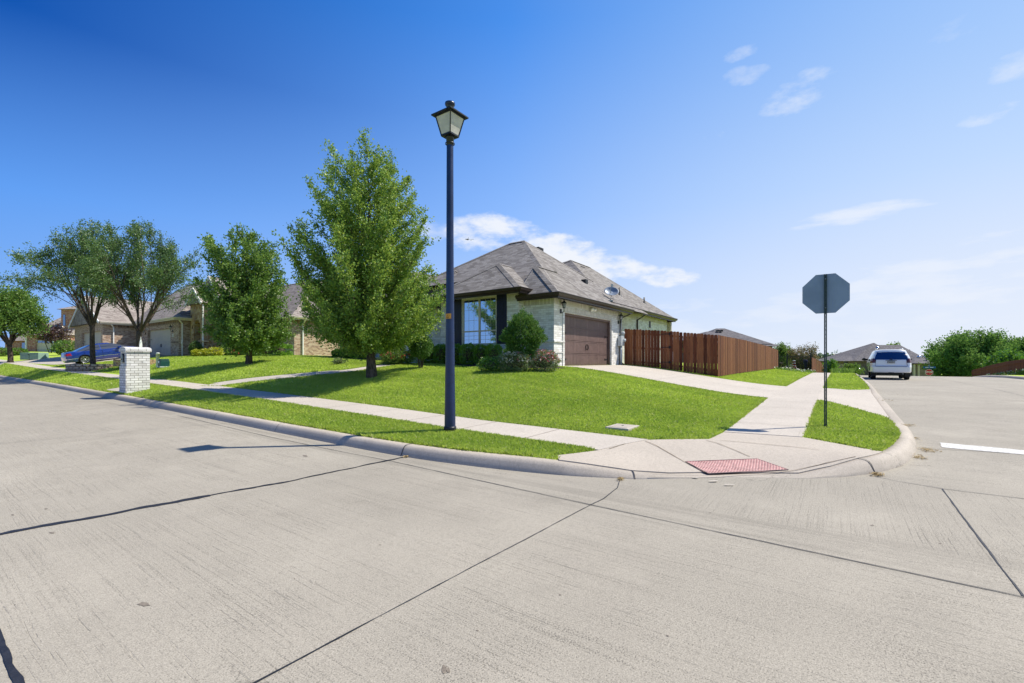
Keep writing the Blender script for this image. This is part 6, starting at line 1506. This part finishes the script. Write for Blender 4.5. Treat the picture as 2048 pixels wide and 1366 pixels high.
m = HB_(); m.box(gl+.1, gr_-.1, d+.2, d+.215, gt_-.55, gt_-.2); part('door_windows', m, M['glass2'], t)
m = HB_(); m.box(Xp(112.5), Xp(117), d+1.14, d+1.19, Zp(650), Zp(628)); part('window', m, M['glass2'], t)
m = HB_(); pipe(m, [(Xp(53.5), d-.1, Zp(671)), (Xp(53.5), d-.1, zb-.5)], .18, .15); part('downspout', m, M['white_trim'], t)
for (c, w_) in ((10, 16), (38, 14)):
    m = HB_(); m.box(Xp(c-w_/4), Xp(c+w_/4), d+2.93, d+2.99, zb+.8, Zp(684)); part('window', m, M['glass2'], t)

# ------------------------------------------------------------------ houses beyond the crest on the right
def far_house(name, label, px, d, zb, boxes, roofs, wallm, roofm, extras=()):
    global O
    a, b = AB((px-CX)/FPX*d, d); t = thing(name, label, 'house', (a, b, zb), 0); O = ((px-CX)/FPX*d, d, zb)
    Xp = lambda p, dd=0: (p-CX)/FPX*(d+dd); Zp = lambda p, dd=0: EYE+(HY-p)/FPX*(d+dd)
    m = HB_()
    for (x0, x1, y0, y1, zt) in boxes: m.box(Xp(x0, y0), Xp(x1, y0), d+y0, d+y1, zb, Zp(zt, y0))
    m.build('wall', wallm, t)
    for (x0, x1, y0, y1, ze, rx0, rx1, zp) in roofs:
        m = HB_(); yc = (y0+y1)/2; roof_mesh(m, (Xp(x0, y0), d+y0), (Xp(x1, y0), d+y1), Zp(ze, y0), (Xp(rx0, yc), d+yc), (Xp(rx1, yc), d+yc), Zp(zp, yc), None); m.build('roof', roofm, t)
    return t, Xp, Zp
t, Xp, Zp = far_house('brown_house', 'brown house with tall pointed roof behind the white car', 1750, 92, -4.5, [(1697, 1790, 0, 9, 722), (1770, 1842, -1, 8, 738)],
    [(1684, 1800, -1, 10, 722, 1714, 1790, 706.5), (1706, 1812, -.9, 11, 721.5, 1746, 1749, 686), (1756, 1850, 0, 12, 716, 1752, 1800, 690), (1800, 1870, 2, 12, 727, 1812, 1845, 710)], M['grey_brick'], M['shingle3'])
for (px, py, dd) in ((1722, 708.8, 2.2), (1755, 695, 3.5), (1718, 738, -1.2), (1731.5, 709, 2)): 
    m = HB_(); m.lathe((Xp(px, dd), 92+dd, Zp(py, dd)-.1), [(.33, 0), (.33, .22), (0, .3)], 12); m.build('roof_turbine', M['chrome'], t)
m = HB_(); m.box(Xp(1817.5, 6), Xp(1825, 6), 98, 99.2, 1, Zp(702.5, 6)); ch = m.build('chimney', M['grey_brick'], t); m = HB_(); m.box(Xp(1820, 6), Xp(1822.5, 6), 98.3, 98.7, Zp(703, 6), Zp(699, 6)); m.build('flue', M['black'], ch)
t, Xp, Zp = far_house('tan_house', 'low grey roofed house with pale porch columns left of the broad tree', 1850, 84, -4.2, [(1832, 1880, 0, 9, 727), (1818, 1834, 1, 9, 734)],
    [(1829, 1888, -1, 11, 726.5, 1832, 1878, 710.5), (1812, 1836, 0, 10, 733, 1818, 1832, 722)], M['grey_brick'], M['shingle3'])
for px in (1829.5, 1838): 
    m = HB_(); m.box(Xp(px-1.4, -.6), Xp(px+1.4, -.6), 83.4, 83.7, -4, Zp(729, -.6)); m.build('porch_column', M['tan_trim'], t)
for (px, py) in ((1838.5, 712.5), (1850, 712.3)): 
    m = HB_(); m.lathe((Xp(px, 3), 87, Zp(py, 3)-.15), [(.33, 0), (.33, .22), (0, .3)], 12); m.build('roof_turbine', M['chrome'], t)
t, Xp, Zp = far_house('grey_roof_house', 'grey hipped roof with two square vents rising over the cedar fence', 1445, 52, -.3, [(1412, 1545, 0, 10, 688)],
    [(1398, 1560, -.5, 14, 692, 1433, 1449, 656.8), (1404, 1470, -3, 12, 676, 1414, 1420, 663)], M['grey_brick'], M['shingle3'])
for px in (1435.5, 1442.5): 
    m = HB_(); m.box(Xp(px-2.2, 4.9), Xp(px+2.2, 4.9), 56.7, 57.2, Zp(663, 4.9), Zp(660, 4.9)); m.build('roof_vent', M['black'], t)
for (px, py) in ((1457, 661.5), (1484, 674)): 
    m = HB_(); m.box(Xp(px-1.6, 7), Xp(px+1.6, 7), 58.7, 59.3, Zp(py+2, 7), Zp(py-.8, 7)); m.build('roof_vent', M['black'], t)
t, Xp, Zp = far_house('pale_roof_house', 'small pale roofed house glimpsed behind the iron fence', 1567, 70, -2, [(1558, 1590, 0, 8, 727)], [(1548, 1580, -1, 9, 726, 1554, 1560, 712), (1556, 1604, 3, 12, 737, 1572, 1590, 729)], M['tan_trim'], M['shingle2'])

# ------------------------------------------------------------------ fences on the right, iron fence
def fpx(pts, d0): return [px_at(p, d) for p, d in pts]
# rust coloured fence stepping down beyond the end of the walk
P_ = [(1623.5, 47), (1632, 51), (1640, 58), (1648, 68)]
H_ = [(0, 715), (0, 717.5), (0, 723), (0, 731)]
fence('rust_fence', 'rust brown wooden fence stepping downhill past the end of the side walk', [px_at(p, d) for p, d in P_], [(-.3-.045*(d-47)*2, EYE+(HY-h[1])/FPX*d) for (p, d), h in zip(P_, H_)], M['cedar_warm'], .15, .004, jitter=.004)
t_, at_, _ = fence('red_fence', 'dark red stained fence along the verge beyond the right kerb', [px_at(2110, 33.5), px_at(2048, 39), px_at(2012, 43.5), px_at(1978, 49), px_at(1943.5, 56)],
      [(-.4, EYE+(HY-712)/FPX*33.5), (-.6, EYE+(HY-718)/FPX*39), (-1, EYE+(HY-723)/FPX*43.5), (-1.5, EYE+(HY-731)/FPX*49), (-2, EYE+(HY-740.5)/FPX*56)], M['redwood'], .14, .004, jitter=.006)
# iron fence with stone footing, flag and whirligig
d = 49; pts = [px_at(1557, d), px_at(1622, d)]
zb = .25; t = thing('iron_fence', 'black iron fence over a dark weedy footing at the end of the grass', 'fence', (*pts[0], zb)); loc = (*pts[0], zb)
m = MB(loc); n = 42
zt = EYE+(HY-709)/FPX*d
for i in range(n+1):
    p = [pts[0][k]+(pts[1][k]-pts[0][k])*i/n for k in (0, 1)]; m.box(p[0]-.012, p[0]+.012, p[1]-.012, p[1]+.012, zb-.4, zt-.1)
m.build('pickets', M['black'], t)
for z in (zt-.2, zb+.45): m = MB(loc); m.bar((*pts[0], z), (*pts[1], z), .03, .03); m.build('rail', M['black'], t)
for f in (0.0, .27, 1.0):
    m = MB(loc); p = [pts[0][k]+(pts[1][k]-pts[0][k])*f for k in (0, 1)]; m.box(p[0]-.07, p[0]+.07, p[1]-.07, p[1]+.07, zb-.4, zt+.12); m.build('post', M['black'], t)
m = MB(loc); m.bar((*pts[0], zb+.05), (*pts[1], zb+.05), .35, .62); m.build('footing', M['mulch'], t)
a, b = px_at(1588, 50); z0 = EYE+(HY-738)/FPX*50; t = thing('yard_whirligig', 'red and white striped yard spinner behind the iron fence', 'ornament', (a, b, z0))
for k in range(7):
    z = .05+k*.13; r = .10+.07*abs(math.sin(k*1.3)); MB().lathe((0, 0, z), [(.02, 0), (r, .03), (r*.9, .10), (.02, .125)], 10).build('spinner_disc', M['sign_red'] if k % 2 else M['white'], t)
MB().tube([(0, 0, -.8), (0, 0, 1.0)], .02, 6).build('pole', M['white'], t)
a, b = px_at(1611, 50); z0 = EYE+(HY-738)/FPX*50; t = thing('covered_umbrella', 'navy cloth bundle standing on a pole in front of the crape myrtle', 'patio umbrella', (a, b, z0))
MB().lathe((0, 0, 0), [(.02, -.7), (.02, 0), (.10, .02), (.14, .3), (.22, .8), (.24, .98), (.20, 1.0), (0, 1.03)], 10).build('cloth', M['cloth_blue'], t)

# ------------------------------------------------------------------ trees on the right
def rt(name, label, cpx, d, zb, pts, tr, limbs, twigs, leaves, ls, mat, seed, stems=1, fork=None, **k):
    a, b = px_at(cpx, d); tree(name, label, (a, b, zb), prof_px(pts, cpx, d, zb), tr, fork or .25*(EYE+(HY-pts[-1][0])/FPX*d-zb), limbs, twigs, leaves, ls, (M[mat], M['bark_dark']), seed, style='vase', stems=stems, widen=.97, **k)
rt('broad_tree', 'broad dense green tree behind the red fence on the right', 1943, 62, -2.9, [(765, 1875, 2000), (748, 1872, 2000), (730, 1868, 2006), (712, 1870, 2012), (698, 1880, 2014), (684, 1892, 2006), (674, 1906, 1988), (667, 1925, 1970)], .35, 120, 28, 16, .22, 'leaf_right', 21, stems=4, stem_spread=1.2, twig_len=1.5, fork=1.2, dens_pow=.7, limb_r=.1, ragged=.2, leafjit=.10)
rt('shade_tree', 'leafy tree cut by the right edge of the view', 2075, 60, -1.5, [(735, 2035, 2120), (715, 2024, 2130), (700, 2028, 2120), (685, 2040, 2100), (676, 2055, 2090)], .25, 80, 20, 14, .24, 'leaf_right', 22, twig_len=1.3)
rt('lime_shrub', 'pale lime shrub topping the red fence beside the broad tree', 2018, 55, -1, [(745, 1985, 2045), (728, 1982, 2048), (715, 1990, 2040), (705, 2000, 2025)], .1, 50, 18, 12, .2, 'leaf_lime', 23, stems=4, fork=.6, twig_len=.9, stem_spread=.6)
rt('crape_myrtle', 'pink tipped crape myrtle spreading behind the navy umbrella', 1608, 53, -.6, [(738, 1590, 1628), (720, 1584, 1632), (708, 1584, 1636), (698, 1586, 1634), (690, 1600, 1622)], .1, 44, 14, 9, .12, 'leaf_myrtle', 24, stems=5, fork=.7, twig_len=.8, stem_spread=.5)
rt('small_tree', 'loose green tree above the end of the cedar fence', 1563, 57, -.8, [(735, 1545, 1592), (715, 1545, 1586), (700, 1549, 1578), (691, 1552, 1572)], .12, 40, 16, 11, .16, 'leaf_mid', 25, twig_len=.8)
rt('small_tree', 'yellow green bush right of the stop sign post', 1660, 62, -1.5, [(748, 1650, 1672), (735, 1650, 1671), (722, 1655, 1666)], .1, 26, 12, 10, .18, 'leaf_lime', 26, stems=3, fork=.5, twig_len=.7, stem_spread=.3)
rt('green_shrub', 'weedy green shrub on the crest left of the white car', 1703, 58, -1.2, [(755, 1690, 1718), (742, 1688, 1716), (730, 1694, 1710)], .08, 30, 12, 10, .16, 'leaf_mid', 27, stems=3, fork=.5, twig_len=.7, stem_spread=.3)
rt('small_tree', 'round tree top showing over the tall pointed roof', 1782, 105, -5, [(720, 1768, 1796), (702, 1766, 1798), (694, 1768, 1797), (690, 1776, 1790)], .3, 40, 16, 12, .35, 'leaf_mid', 28, twig_len=1.2)
for q, (px, d, w_, top, lab) in enumerate(((1668, 150, 30, 713, 'hazy round tree on the skyline behind the sign post'), (1688, 165, 26, 716, 'hazy low tree on the skyline left of the pointed roof'), (1645, 170, 26, 716, 'hazy tree on the skyline behind the rust fence'), (1600, 160, 26, 722, 'hazy tree low behind the iron fence'), (1575, 165, 24, 724, 'hazy tree at the left end of the iron fence'))):
    rt('distant_tree', lab, px, d, -8, [(760, px-w_*.7, px+w_*.7), (740, px-w_, px+w_), (top+9, px-w_*.85, px+w_*.85), (top, px-w_*.4, px+w_*.4)], .3, 50, 16, 14, .7, 'leaf_hazy', 60+q, twig_len=2.6, grp='hazy trees on the skyline')
a, b = px_at(1684, 75); t = thing('garden_wall', 'pale rough boundary wall with arched gap left of the brown house', 'wall', (a, b, -2.5), 0); O = (0, 0, 0)
MB().box(-.9, .35, 0, .4, 0, EYE+(HY-728)/FPX*75+2.5).box(-1.3, -.9, 0, .4, 0, EYE+(HY-734)/FPX*75+2.5).build('rough_wall', M['grey_brick'], t); MB().box(.6, 1.0, 0, .4, 0, EYE+(HY-723)/FPX*75+2.5).build('post', M['black'], t)
# weeds by the red fence and at the crest
def weeds(label, a0, a1, b0, b1, n, h, seed, hf, white=0):
    rng = np.random.default_rng(seed); a = rng.uniform(a0, a1, n); b = rng.uniform(b0, b1, n); z = hf(a, b); th = rng.uniform(0, 6.28, n); hh = h*rng.uniform(.4, 1.2, n); w2 = .02
    P = np.zeros((n, 4, 3)); c, s = np.cos(th)*w2, np.sin(th)*w2; l = rng.normal(size=(n, 2))*.12
    P[:, 0] = np.stack([a-c, b-s, z-.05], 1); P[:, 1] = np.stack([a+c, b+s, z-.05], 1); P[:, 2] = np.stack([a+l[:, 0]+c, b+l[:, 1]+s, z+hh], 1); P[:, 3] = np.stack([a+l[:, 0]-c, b+l[:, 1]-s, z+hh], 1)
    g = np_mesh('weeds', P.reshape(-1, 3), 4, M['leaf_mid']); g.rotation_euler = (0, 0, PHI); g['kind'] = 'stuff'; props(g, label, 'weeds')
    if white:
        k = rng.integers(0, n, white); Q = P[k, 2]+rng.normal(size=(white, 3))*.03
        f = np_mesh('seed_heads', leaf_quads(Q, rng.normal(size=(white, 3)), .10, rng, 1, .9), 4, M['petal_white']); f.rotation_euler = (0, 0, PHI); f['kind'] = 'stuff'; props(f, 'white seed heads among the '+label, 'weeds')
vh = lambda a, b: ip(a, GS)+.15
ra_, rb_ = px_at(2048, 38)
weeds('tall weeds along the foot of the red fence', 50, 72, -13.2, -12.2, 900, .55, 3, vh, 260) if False else None
rng = np.random.default_rng(3)
def fence_weeds():
    n = 900; px = rng.uniform(1975, 2100, n); f = (px-1975)/125; d = 48.5-15.5*f+rng.uniform(-1.4, -.4, n); x = (px-CX)/FPX*d; a = x*UA.x+d*UA.y; b = x*VB.x+d*VB.y
    z = ip(a, GS)+.12; hh = rng.uniform(.2, .75, n); th = rng.uniform(0, 6.28, n); c, s = np.cos(th)*.02, np.sin(th)*.02; l = rng.normal(size=(n, 2))*.12
    P = np.zeros((n, 4, 3)); P[:, 0] = np.stack([a-c, b-s, z-.05], 1); P[:, 1] = np.stack([a+c, b+s, z-.05], 1); P[:, 2] = np.stack([a+l[:, 0]+c, b+l[:, 1]+s, z+hh], 1); P[:, 3] = np.stack([a+l[:, 0]-c, b+l[:, 1]-s, z+hh], 1)
    g = np_mesh('weeds', P.reshape(-1, 3), 4, M['leaf_mid']); g.rotation_euler = (0, 0, PHI); g['kind'] = 'stuff'; props(g, 'tall weeds along the foot of the red fence', 'weeds')
    k = rng.integers(0, n, 260); Q = P[k, 2]; g = np_mesh('seed_heads', leaf_quads(Q, rng.normal(size=(260, 3)), .13, rng, 1, .9), 4, M['petal_white']); g.rotation_euler = (0, 0, PHI); g['kind'] = 'stuff'; props(g, 'white seed heads of the weeds at the red fence', 'weeds')
fence_weeds()
weeds('weeds around the footing of the iron fence', 44.5, 47.0, 1.6, 6.5, 700, .22, 5, lawn_h, 240)
weeds('rough grass on the crest of the verge', 44, 50, -1.0, .4, 500, .4, 6, lawn_h, 0)
# ------------------------------------------------------------------ cars
def car(name, label, loc, rot, L, top, xr, xf, Wf, zbot, wheels, wr, classify, mats, nx=96, ny=36, nz=36, roundy=5.0, grp=None):
    """body swept from side outline, plan width and end outlines; x forward from the rear, panels split off by place"""
    t = thing(name, label, 'car', loc, rot, grp)
    T = lambda x: float(np.interp(x, [p[0] for p in top], [p[1] for p in top])); XR = lambda z: float(np.interp(z, [p[0] for p in xr], [p[1] for p in xr])); XF = lambda z: float(np.interp(z, [p[0] for p in xf], [p[1] for p in xf])); WW = lambda z: float(np.interp(z, [p[0] for p in Wf], [p[1] for p in Wf]))
    faces = {}; cache = {}
    def pt(i, j, k):
        u, v, w_ = i/nx, 2*j/ny-1, k/nz
        # first guess of x, then height and width from it
        x = L*u; z = zbot+(T(x)-zbot)*w_; x0, x1 = XR(z), XF(z); x = x0+(x1-x0)*u; z = zbot+(T(x)-zbot)*w_
        hw = WW(z); e = min(x-XR(z), XF(z)-x); hw *= 1-.13*max(0, 1-e/.45)**2
        y = hw*v; av = abs(v); z -= (T(x)-zbot)*(.045*av**4) if w_ > .8 else 0
        if w_ > .97: z -= .0
        y *= 1-.0*(1-w_)
        xx = x; bul = (1-v*v)
        if u < .02: xx -= .05*bul
        if u > .98: xx += .09*bul
        return (xx, y, z)
    def add(keys):
        ps = [pt(*q) for q in keys]; c = np.mean(ps, 0); n = np.cross(np.subtract(ps[1], ps[0]), np.subtract(ps[2], ps[0])); n = n/(np.linalg.norm(n)+1e-9)
        for wx in wheels:
            if abs(c[1]) > .5 and (c[0]-wx)**2+(c[2]-wr)**2 < (wr*1.14)**2: return
        kind = classify(c, n)
        if kind is None: return
        F = faces.setdefault(kind, ([], [], {})); idx = []
        for q, p in zip(keys, ps):
            key = tuple(round(v, 5) for v in p)
            if key not in F[2]: F[2][key] = len(F[0]); F[0].append(p)
            idx.append(F[2][key])
        if len(set(idx)) >= 3: F[1].append(tuple(dict.fromkeys(idx)))
    for i in range(nx):
        for j in range(ny): add([(i,j,nz),(i+1,j,nz),(i+1,j+1,nz),(i,j+1,nz)]); add([(i,j,0),(i,j+1,0),(i+1,j+1,0),(i+1,j,0)])
        for k in range(nz): add([(i,0,k),(i+1,0,k),(i+1,0,k+1),(i,0,k+1)]); add([(i,ny,k),(i,ny,k+1),(i+1,ny,k+1),(i+1,ny,k)])
    for j in range(ny):
        for k in range(nz): add([(0,j,k),(0,j,k+1),(0,j+1,k+1),(0,j+1,k)]); add([(nx,j,k),(nx,j+1,k),(nx,j+1,k+1),(nx,j,k+1)])
    body = None
    for kind in sorted(faces, key=lambda s: s != 'body'):
        v, f, _ = faces[kind]; m = MB(); m.add(v, f, True); o = m.build(kind.split('.')[0], mats[kind.split('.')[0]], t)
        if kind == 'body': body = o
    # dark inner shell, wheels
    MB().box(.35, L-.5, -.68, .68, zbot-.02, zbot+.45).build('underbody', M['plastic'], t)
    hw = WW(wr)
    for wx in wheels:
        for s in (-1, 1):
            y0 = s*(hw-.005); y1 = s*(hw-.24); m = MB()
            pr = [(wr-.09, y0), (wr-.02, y0), (wr, y0-s*.03), (wr, y1+s*.03), (wr-.03, y1), (.0, y1)]
            m.lathe((wx, 0, wr), pr, 28, 'y'); w_ = m.build('wheel', M['tyre'], t)
            m = MB(); m.lathe((wx, 0, wr), [(wr-.085, y0-s*.01), (wr-.11, y0-s*.05), (0, y0-s*.06)], 24, 'y'); m.build('rim_back', M['black'], w_)
            m = MB()
            for q in range(7): th = q*2*math.pi/7; m.bar((wx+.04*math.cos(th), y0-s*.02, wr+.04*math.sin(th)), (wx+(wr-.10)*math.cos(th), y0-s*.012, wr+(wr-.10)*math.sin(th)), .05, .02, (0, 1, 0))
            m.lathe((wx, 0, wr), [(wr-.08, y0-s*.012), (wr-.10, y0-s*.005), (wr-.115, y0-s*.02)], 28, 'y'); m.lathe((wx, 0, wr), [(0, y0), (.05, y0-s*.006), (.06, y0-s*.03)], 12, 'y'); m.build('rim', M['rim'], w_)
            m = MB(); R = wr*1.13
            for q in range(16):
                t0, t1 = math.pi*(q/16)*1.12-.19, math.pi*((q+1)/16)*1.12-.19
                m.bar((wx+R*math.cos(t0), s*(hw-.11), wr+R*math.sin(t0)), (wx+R*math.cos(t1), s*(hw-.11), wr+R*math.sin(t1)), .04, .24, (0, 1, 0))
            m.build('wheel_arch', M['black'], t)
    return t
# white sport utility car at the kerb
rb_ = -2.50; ra_ = 34.7; rz_ = float(road_h(ra_+1, rb_))
def cls(c, n):
    x, y, z = c
    if x < .55 and n[0] < -.35 and 1.20 < z < 1.63 and abs(y) < .76-.14*(z-1.2)/.43: return 'rear_window'
    if x < .40 and abs(y) > .70 and 1.0 < z < 1.25 : return 'tail_lamp' if y > 0 else 'tail_lamp.001'
    if abs(y) > .6 and 1.22 < z < 1.62 and .55 < x < 3.55-(z-1.2)*1.55 and abs(n[1]) > .4 and not (1.45 < x < 1.55 or 2.35 < x < 2.45) : return 'side_window'
    if 2.8 < x < 3.9 and n[0] > .3 and z > 1.2 and abs(y) < .72: return 'windscreen'
    if z < .47: return 'lower_trim'
    return 'body'
suv = car('white_suv', 'white sport utility car parked at the kerb, seen from behind', (ra_, rb_, rz_), PHI, 4.8,
    [(0, 1.80), (.35, 1.785), (.7, 1.80), (1.8, 1.80), (2.6, 1.76), (3.5, 1.20), (3.7, 1.14), (4.6, 1.02), (4.8, .9)],
    [(.35, .10), (.45, .02), (.55, 0), (.78, .0), (.82, .05), (1.15, .07), (1.22, .10), (1.68, .25), (1.8, .32)], [(.35, 4.7), (.5, 4.8), (.8, 4.8), (1.1, 4.7), (1.3, 4.4), (1.8, 3.4)],
    [(.35, .88), (.5, .95), (.8, .965), (1.05, .96), (1.2, .935), (1.7, .76), (1.8, .72)], .42, (.98, 3.75), .39, cls,
    {'body': M['white_car'], 'rear_window': M['car_rear_glass'], 'tail_lamp': M['tail_dark'], 'side_window': M['car_glass'], 'windscreen': M['car_glass'], 'lower_trim': M['white_car']})
m = MB(); m.box(-.055, -.03, -.17, .17, .98, 1.10); m.build('plate_frame', M['black'], suv); m = MB(); m.box(-.058, -.0555, -.15, .15, .995, 1.085); pq = m.build('licence_plate', M['plate'], suv); MB().box(-.0600, -.0585, -.12, .12, 1.02, 1.06).build('plate_text', M['black'], pq)
m = MB()
for k in range(12): m.box(-.045+.0, -.028, -.25+.043*k, -.25+.043*k+.030, 1.125, 1.16)
m.build('bright_lettering', M['black'], suv)
m = MB(); m.lathe((0, 0, 1.20), [(.045, -.052), (.062, -.052), (.062, -.036), (.045, -.036), (.045, -.052)], 18, 'x'); m.lathe((0, 0, 1.20), [(.022, -.051), (.032, -.051), (.032, -.04), (.022, -.04)], 12, 'x'); m.build('round_emblem', M['black'], suv)
for (zz, w_) in ((.79, .72), ): MB().box(-.058, -.04, -w_, w_, zz-.012, zz+.004).build('tailgate_seam', M['plastic'], suv)
for s in (-1, 1): MB().bar((-.01, s*.73, .80), (.05, s*.70, 1.19), .012, .012).build('tailgate_seam', M['plastic'], suv)
MB().box(-.02, .15, -.13, .13, .40, .52).build('tow_hitch', M['black'], suv)
for s in (-1, 1): MB().tube([(.75, s*.60, 1.80), (.8, s*.60, 1.86), (2.4, s*.60, 1.86), (2.5, s*.60, 1.79)], .018, 6).build('roof_rail', M['chrome'], suv)
for s in (-1, 1): m = MB(); bm = bmesh.new(); bmesh.ops.create_icosphere(bm, subdivisions=2, radius=1); m.bm(bm, True, Matrix.Translation((3.25, s*1.10, 1.22)) @ Matrix.Diagonal((.08, .16, .10, 1))); m.bar((3.3, s*.93, 1.18), (3.27, s*1.02, 1.2), .05, .05); m.build('door_mirror', M['black'], suv)
MB().tube([(.12, -.55, .36), (.4, -.55, .38)], .035, 8).build('exhaust', M['steel'], suv)
for s in (-1, 1): MB().box(.60, .62, s*.92, s*.66, .18, .50).build('mud_flap', M['plastic'], suv)
m = MB(); m.box(.5, 1.2, -.6, .6, .28, .42); m.build('rear_axle', M['black'], suv)
# blue sedan on the neighbour's drive
d = 34; 
sa_, sb_ = 7.9, 45.6; z0, z1 = Hs(sa_, sb_), Hs(sa_+4.6, sb_)
def cls2(c, n):
    x, y, z = c
    top_ = 1.345
    if abs(y) > .55 and .94 < z < top_-.03 and abs(n[1]) > .35:
        lo = .62+(z-.94)*1.75; hi = 3.62-(z-.94)*2.0
        if lo < x < hi and not (1.93 < x < 2.01): return 'side_window'
    if x < 1.6 and n[0] < -.2 and z > 1.0 and abs(y) < .66 and x > .55: return 'rear_window'
    if x > 2.5 and n[0] > .2 and z > 1.0 and abs(y) < .68: return 'windscreen'
    if x < .30 and abs(y) > .42 and .70 < z < .86: return 'tail_lamp' if y > 0 else 'tail_lamp.001'
    if .44 < z < .475 and abs(y) > .7: return 'side_trim'
    return 'body'
sed = car('blue_sedan', 'shiny dark blue sedan parked nose-in on the neighbour\'s drive', (sa_, sb_, z0+.03), PHI, 4.75,
    [(0, .93), (.15, .985), (.65, 1.00), (.95, 1.14), (1.45, 1.345), (1.9, 1.405), (2.5, 1.40), (2.95, 1.26), (3.6, .98), (3.9, .92), (4.5, .80), (4.75, .66)],
    [(.2, .12), (.35, .03), (.6, .0), (.8, .04), (1.0, .12)], [(.2, 4.65), (.4, 4.75), (.6, 4.75), (.8, 4.65), (1.0, 4.3)],
    [(.2, .82), (.4, .885), (.7, .90), (.93, .86), (1.2, .70), (1.42, .56)], .22, (.98, 3.72), .325, cls2,
    {'body': M['blue_paint'], 'side_window': M['car_glass'], 'rear_window': M['car_glass'], 'windscreen': M['car_glass'], 'tail_lamp': M['tail_red'], 'side_trim': M['chrome']})
for s in (-1, 1):
    MB().box(2.95, 3.12, s*.90, s*1.05, .92, 1.05).build('door_mirror', M['blue_paint'], sed)
    for x in (1.55, 2.62): MB().box(x, x+.16, s*.885, s*.915, .80, .825).build('door_handle', M['chrome'], sed)
    for x in (1.02, 2.02, 3.10): MB().box(x, x+.008, s*.893, s*.904, .35, .90).build('door_seam', M['black'], sed)
sed.rotation_euler = (0, -math.atan2(z1-z0, 4.6), PHI)
# bonnet of another blue car beyond the crest
a, b = px_at(1729, 47); a, b = 59, -2.4
# two birds
for q, (px, py, s_, lab) in enumerate(((935, 479.5, 1.0, 'larger dark bird gliding over the roof beside the lamp'), (942, 480.5, .75, 'smaller dark bird just right of the first in the sky'))):
    d = 60; x = (px-CX)/FPX*d; a, b = AB(x, d); t = thing('bird', lab, 'bird', (a, b, EYE+(HY-py)/FPX*d), 0, 'birds in flight')
    m = MB(); m.tube([(-.22*s_, 0, 0), (-.05*s_, 0, 0), (.12*s_, 0, .02), (.24*s_, 0, .04)], [.01, .06*s_, .05*s_, .012], 8)
    for sg in (-1, 1): m.add([(-.06, 0, .03), (.09, 0, .03), (.02-.06, sg*.35*s_, .22*s_), (-.10, sg*.52*s_, .10*s_), (-.10, sg*.30*s_, .12*s_)], [(0, 1, 2, 4), (4, 2, 3)])
    m.add([(-.2*s_, -.03, 0), (-.2*s_, .03, 0), (-.36*s_, .07, 0), (-.36*s_, -.07, 0)], [(0, 1, 2, 3)]); o = m.build('body', M['black'], t); o.rotation_euler = (0, 0, .6+q)
